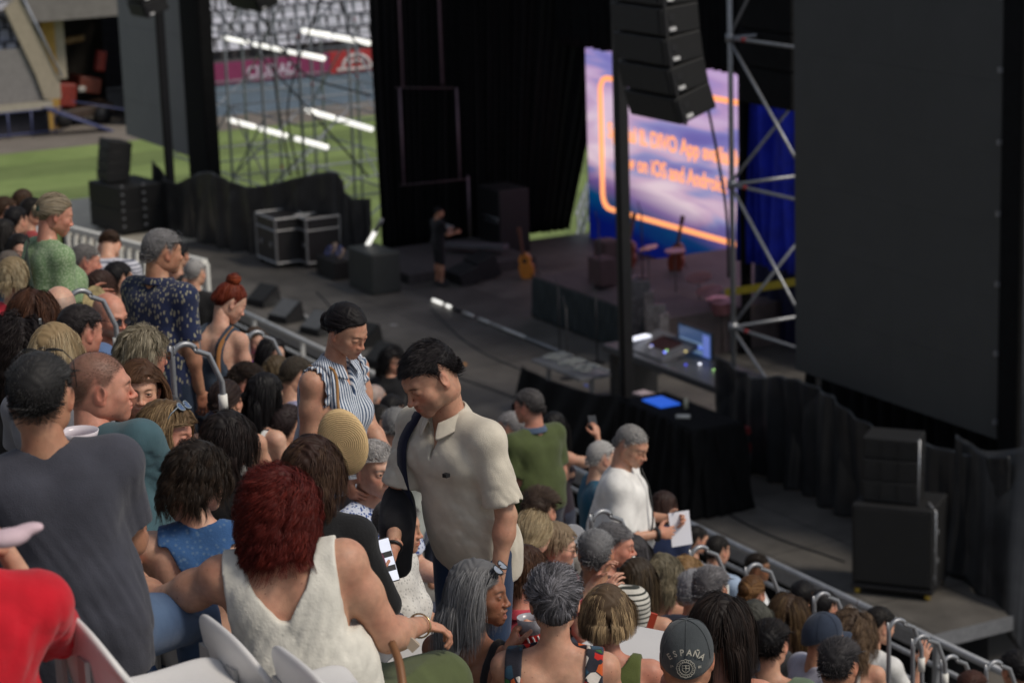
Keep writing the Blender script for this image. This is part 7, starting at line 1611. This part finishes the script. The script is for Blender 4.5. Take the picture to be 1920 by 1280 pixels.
# paper held by the man in white
I = INFO['white']; wr, M = I['hands']['L']; c = wpt(I, wr+M@V(0,.09,-.02)); R_ = Rz(rad(away(1215,970)+180+25))@Rx(rad(12)); v, f = boxv(c+V(0,0,-.05), (.14,.004,.21), R_); thing('sheet_of_paper', v, f, plain('paper', (.72,.73,.80), .7, var=.02), 'white sheet of paper in the hands of the man in the white shirt', 'paper')
I = INFO['phonegirl']; phone(I, 'R', 'phone with a blue-white display held by the bare-shouldered girl')
I = INFO['camgirl']; wr, M = I['hands']['R']; c = wpt(I, wr+M@V(0,.05,0)); v, f = merge([boxv(c,(.13,.08,.09)), tube([c,c+V(-.09,.04,0)], .035, 12)]); thing('camera', v, f, plain('camera_body', (.1,.1,.11), .4), 'small camera held up by the dark-haired woman near the stage', 'camera')
I = INFO['phonearm']; phone(I, 'R', 'pale phone held up behind the olive polo shirt')
# cups
def cup(c, label, h=.11, r=.042, tilt=(0,0), body=(.45,.02,.02), rim=(.34,.34,.38), rz=0):
    e = empty('cup', c, label, 'cup'); R = Rz(rz)@Rx(tilt[0])@Ry(tilt[1]); a = np.linspace(0,6.283,28,endpoint=False)
    def wall(z0, z1, off=0): 
        rr = [r*(.72+.28*z/h)+off for z in (z0, z1)]; v = np.concatenate([np.stack([q*np.cos(a), q*np.sin(a), 0*a+z],1) for q, z in zip(rr,(z0,z1))]); i = np.arange(28); j = (i+1)%28; return v, [np.stack([i,j,j+28,i+28],1)]
    v, f = wall(0, h*.52); o = part('printed_band', v@R.T+c, f, plain('cup_red', body, .4, var=.1), e, True)
    v, f = wall(h*.52, h); o = part('rim', v@R.T+c, f, plain('cup_clear', rim, .25, var=.05), e, True); s = o.modifiers.new('s','SOLIDIFY'); s.thickness = .0015
    v, f = disc((0,0,.002), r*.72, .002); part('bottom', v@R.T+c, f, plain('cup_clear', rim, .25), e)
    sp = []
    for k in range(5):
        t0 = k*.5; sp.append(tube(np.array([((r*(.72+.28*z/h)+.001)*math.cos(t0+.25*math.sin(z*60)), (r*(.72+.28*z/h)+.001)*math.sin(t0+.25*math.sin(z*60)), z) for z in np.linspace(.012,h*.48,7)])@R.T+c, .0035, 5))
    v, f = merge(sp); part('printed_stripes', v, f, plain('cup_white', (.7,.68,.66), .4), e, True); return e
camdir = rad(away(975,1160)+180)
_cg = INFO['curlgrey']; _w, _m = _cg['hands']['L']; cup(wpt(_cg, _w+_m@V(0,.075,-.052))-V(0,0,.05), 'clear cup with a red and white printed band held between the grey-haired women', h=.105, r=.043, rz=camdir+1.2)
cup(LD(150,842,7.35), 'white plastic cup held above the charcoal t-shirt shoulder', h=.06, r=.062, body=(.6,.55,.56), rim=(.66,.6,.64))
# the hand round the first cup belongs to the grey-haired woman with spectacles
# fans
def paddle(c, r, mat, label, face, R2=None, kx=1.0):
    e = empty('hand_fan', c, label, 'fan'); R = Rz(rad(face)); v, f = disc((0,0,0), r, .004); v = v*V(kx,1,1)@Rx(math.pi/2).T@R.T+c; part('leaf', v, f, mat, e); b_ = boxv(c+V(0,0,-r-.03),(.015,.006,.1),R); part('handle', b_[0], b_[1], mat, e)
paddle(LD(1072,1010,11.6), .075, plain('fan_white', (.66,.67,.7), .7, var=.02), 'white round hand fan in front of the striped t-shirt', away(1072,1010)+180)
paddle(LD(178,565,12.6), .085, plain('fan_print', (.45,.36,.18), .7, var=.6, nscale=26), 'yellow patterned hand fan beside the hooped handrail', away(178,565)+200, kx=.8)
c = LD(1212,1196,10.4); v, f = boxv(c, (.03,.012,.24), Rz(rad(away(1212,1196)))@Ry(rad(18))); thing('folded_fan', v, f, plain('red_fan', (.45,.05,.02), .5), 'closed red folding fan in front of the bare-shouldered girl', 'fan')
# bag straps of the red-haired woman and the bags on the seats
I = INFO['redhair']; a = wpt(I, I['joints']['R'][1]); c0 = LD(742,1160,6.4); v, f = tube(curve([LD(735,1205,6.35), LD(748,1240,6.3), LD(756,1290,6.25)], 12), .012, 6); thing('bag_strap', v, f, plain('leather_brown', (.20,.085,.03), .5), 'tan leather strap over the lap of the red-haired woman', 'strap', smooth=True)
c = LD(712,1150,6.9); v, f = boxv(c, (.03,.02,.30), Rz(rad(away(712,1150)))@Ry(rad(-42))); thing('closed_fan', v, f, plain('pale_wood', (.42,.34,.26), .6), 'closed beige folding fan by the wrist of the red-haired woman', 'fan')
c = LD(690,1075,8.3); Fb = Field(c-.35, c+.35, .012); Fb.ell(c, (.06,.07,.11), 0); X,Y,Z = Fb.pts(); Fb.f = Fb.f+wrinkle(X,Y,Z,9,.007); v, f = Fb.mesh(2); thing('handbag', v, [f], fabric((.17,.012,.055)), 'burgundy fabric bag behind the arm of the red-haired woman', 'bag', smooth=True)
c = LD(1200,1232,9.0); v, f = boxv(c, (.5,.5,.05), Rz(.5)); bevel(thing('seat_pan', v, f, M_pl, 'white plastic surface between the bob-haired woman and the grey cap', 'seat'), .02)
# foreground seats
def seat_at(px, py, h, D, label, dz=0):
    p = LD(px, py, D); return chair(p[0], p[1], p[2]-h, 0, label)
seat_at(300, 1350, .42, 5.75, 'white seat with its pan showing at the lower left beside the red top')
seat_at(556, 1336, .45, 6.2, 'white seat behind the red-haired woman, its grey back to the camera')
seat_at(702, 1425, .42, 5.9, 'white seat at the bottom edge in front of the green skirt')
seat_at(735, 1190, .50, 8.2, 'white seat under the white openwork top')
seat_at(392, 1205, .55, 7.4, 'white seat behind the charcoal t-shirt elbow')
# crumpled napkin in the hand at the left edge
c = LD(14,1008,4.95); Fb = Field(c-.1, c+.1, .006); Fb.ell(c, (.03,.05,.02), .01); Fb.ell(c+V(.0,.05,.012), (.02,.03,.012), .01); X,Y,Z = Fb.pts(); Fb.f = Fb.f+wrinkle(X*5,Y*5,Z*5,2,.004); v, f = Fb.mesh(1); thing('napkin', v, [f], plain('napkin_pink', (.6,.45,.5), .8), 'crumpled pale pink napkin held at the left edge', 'napkin', smooth=True)
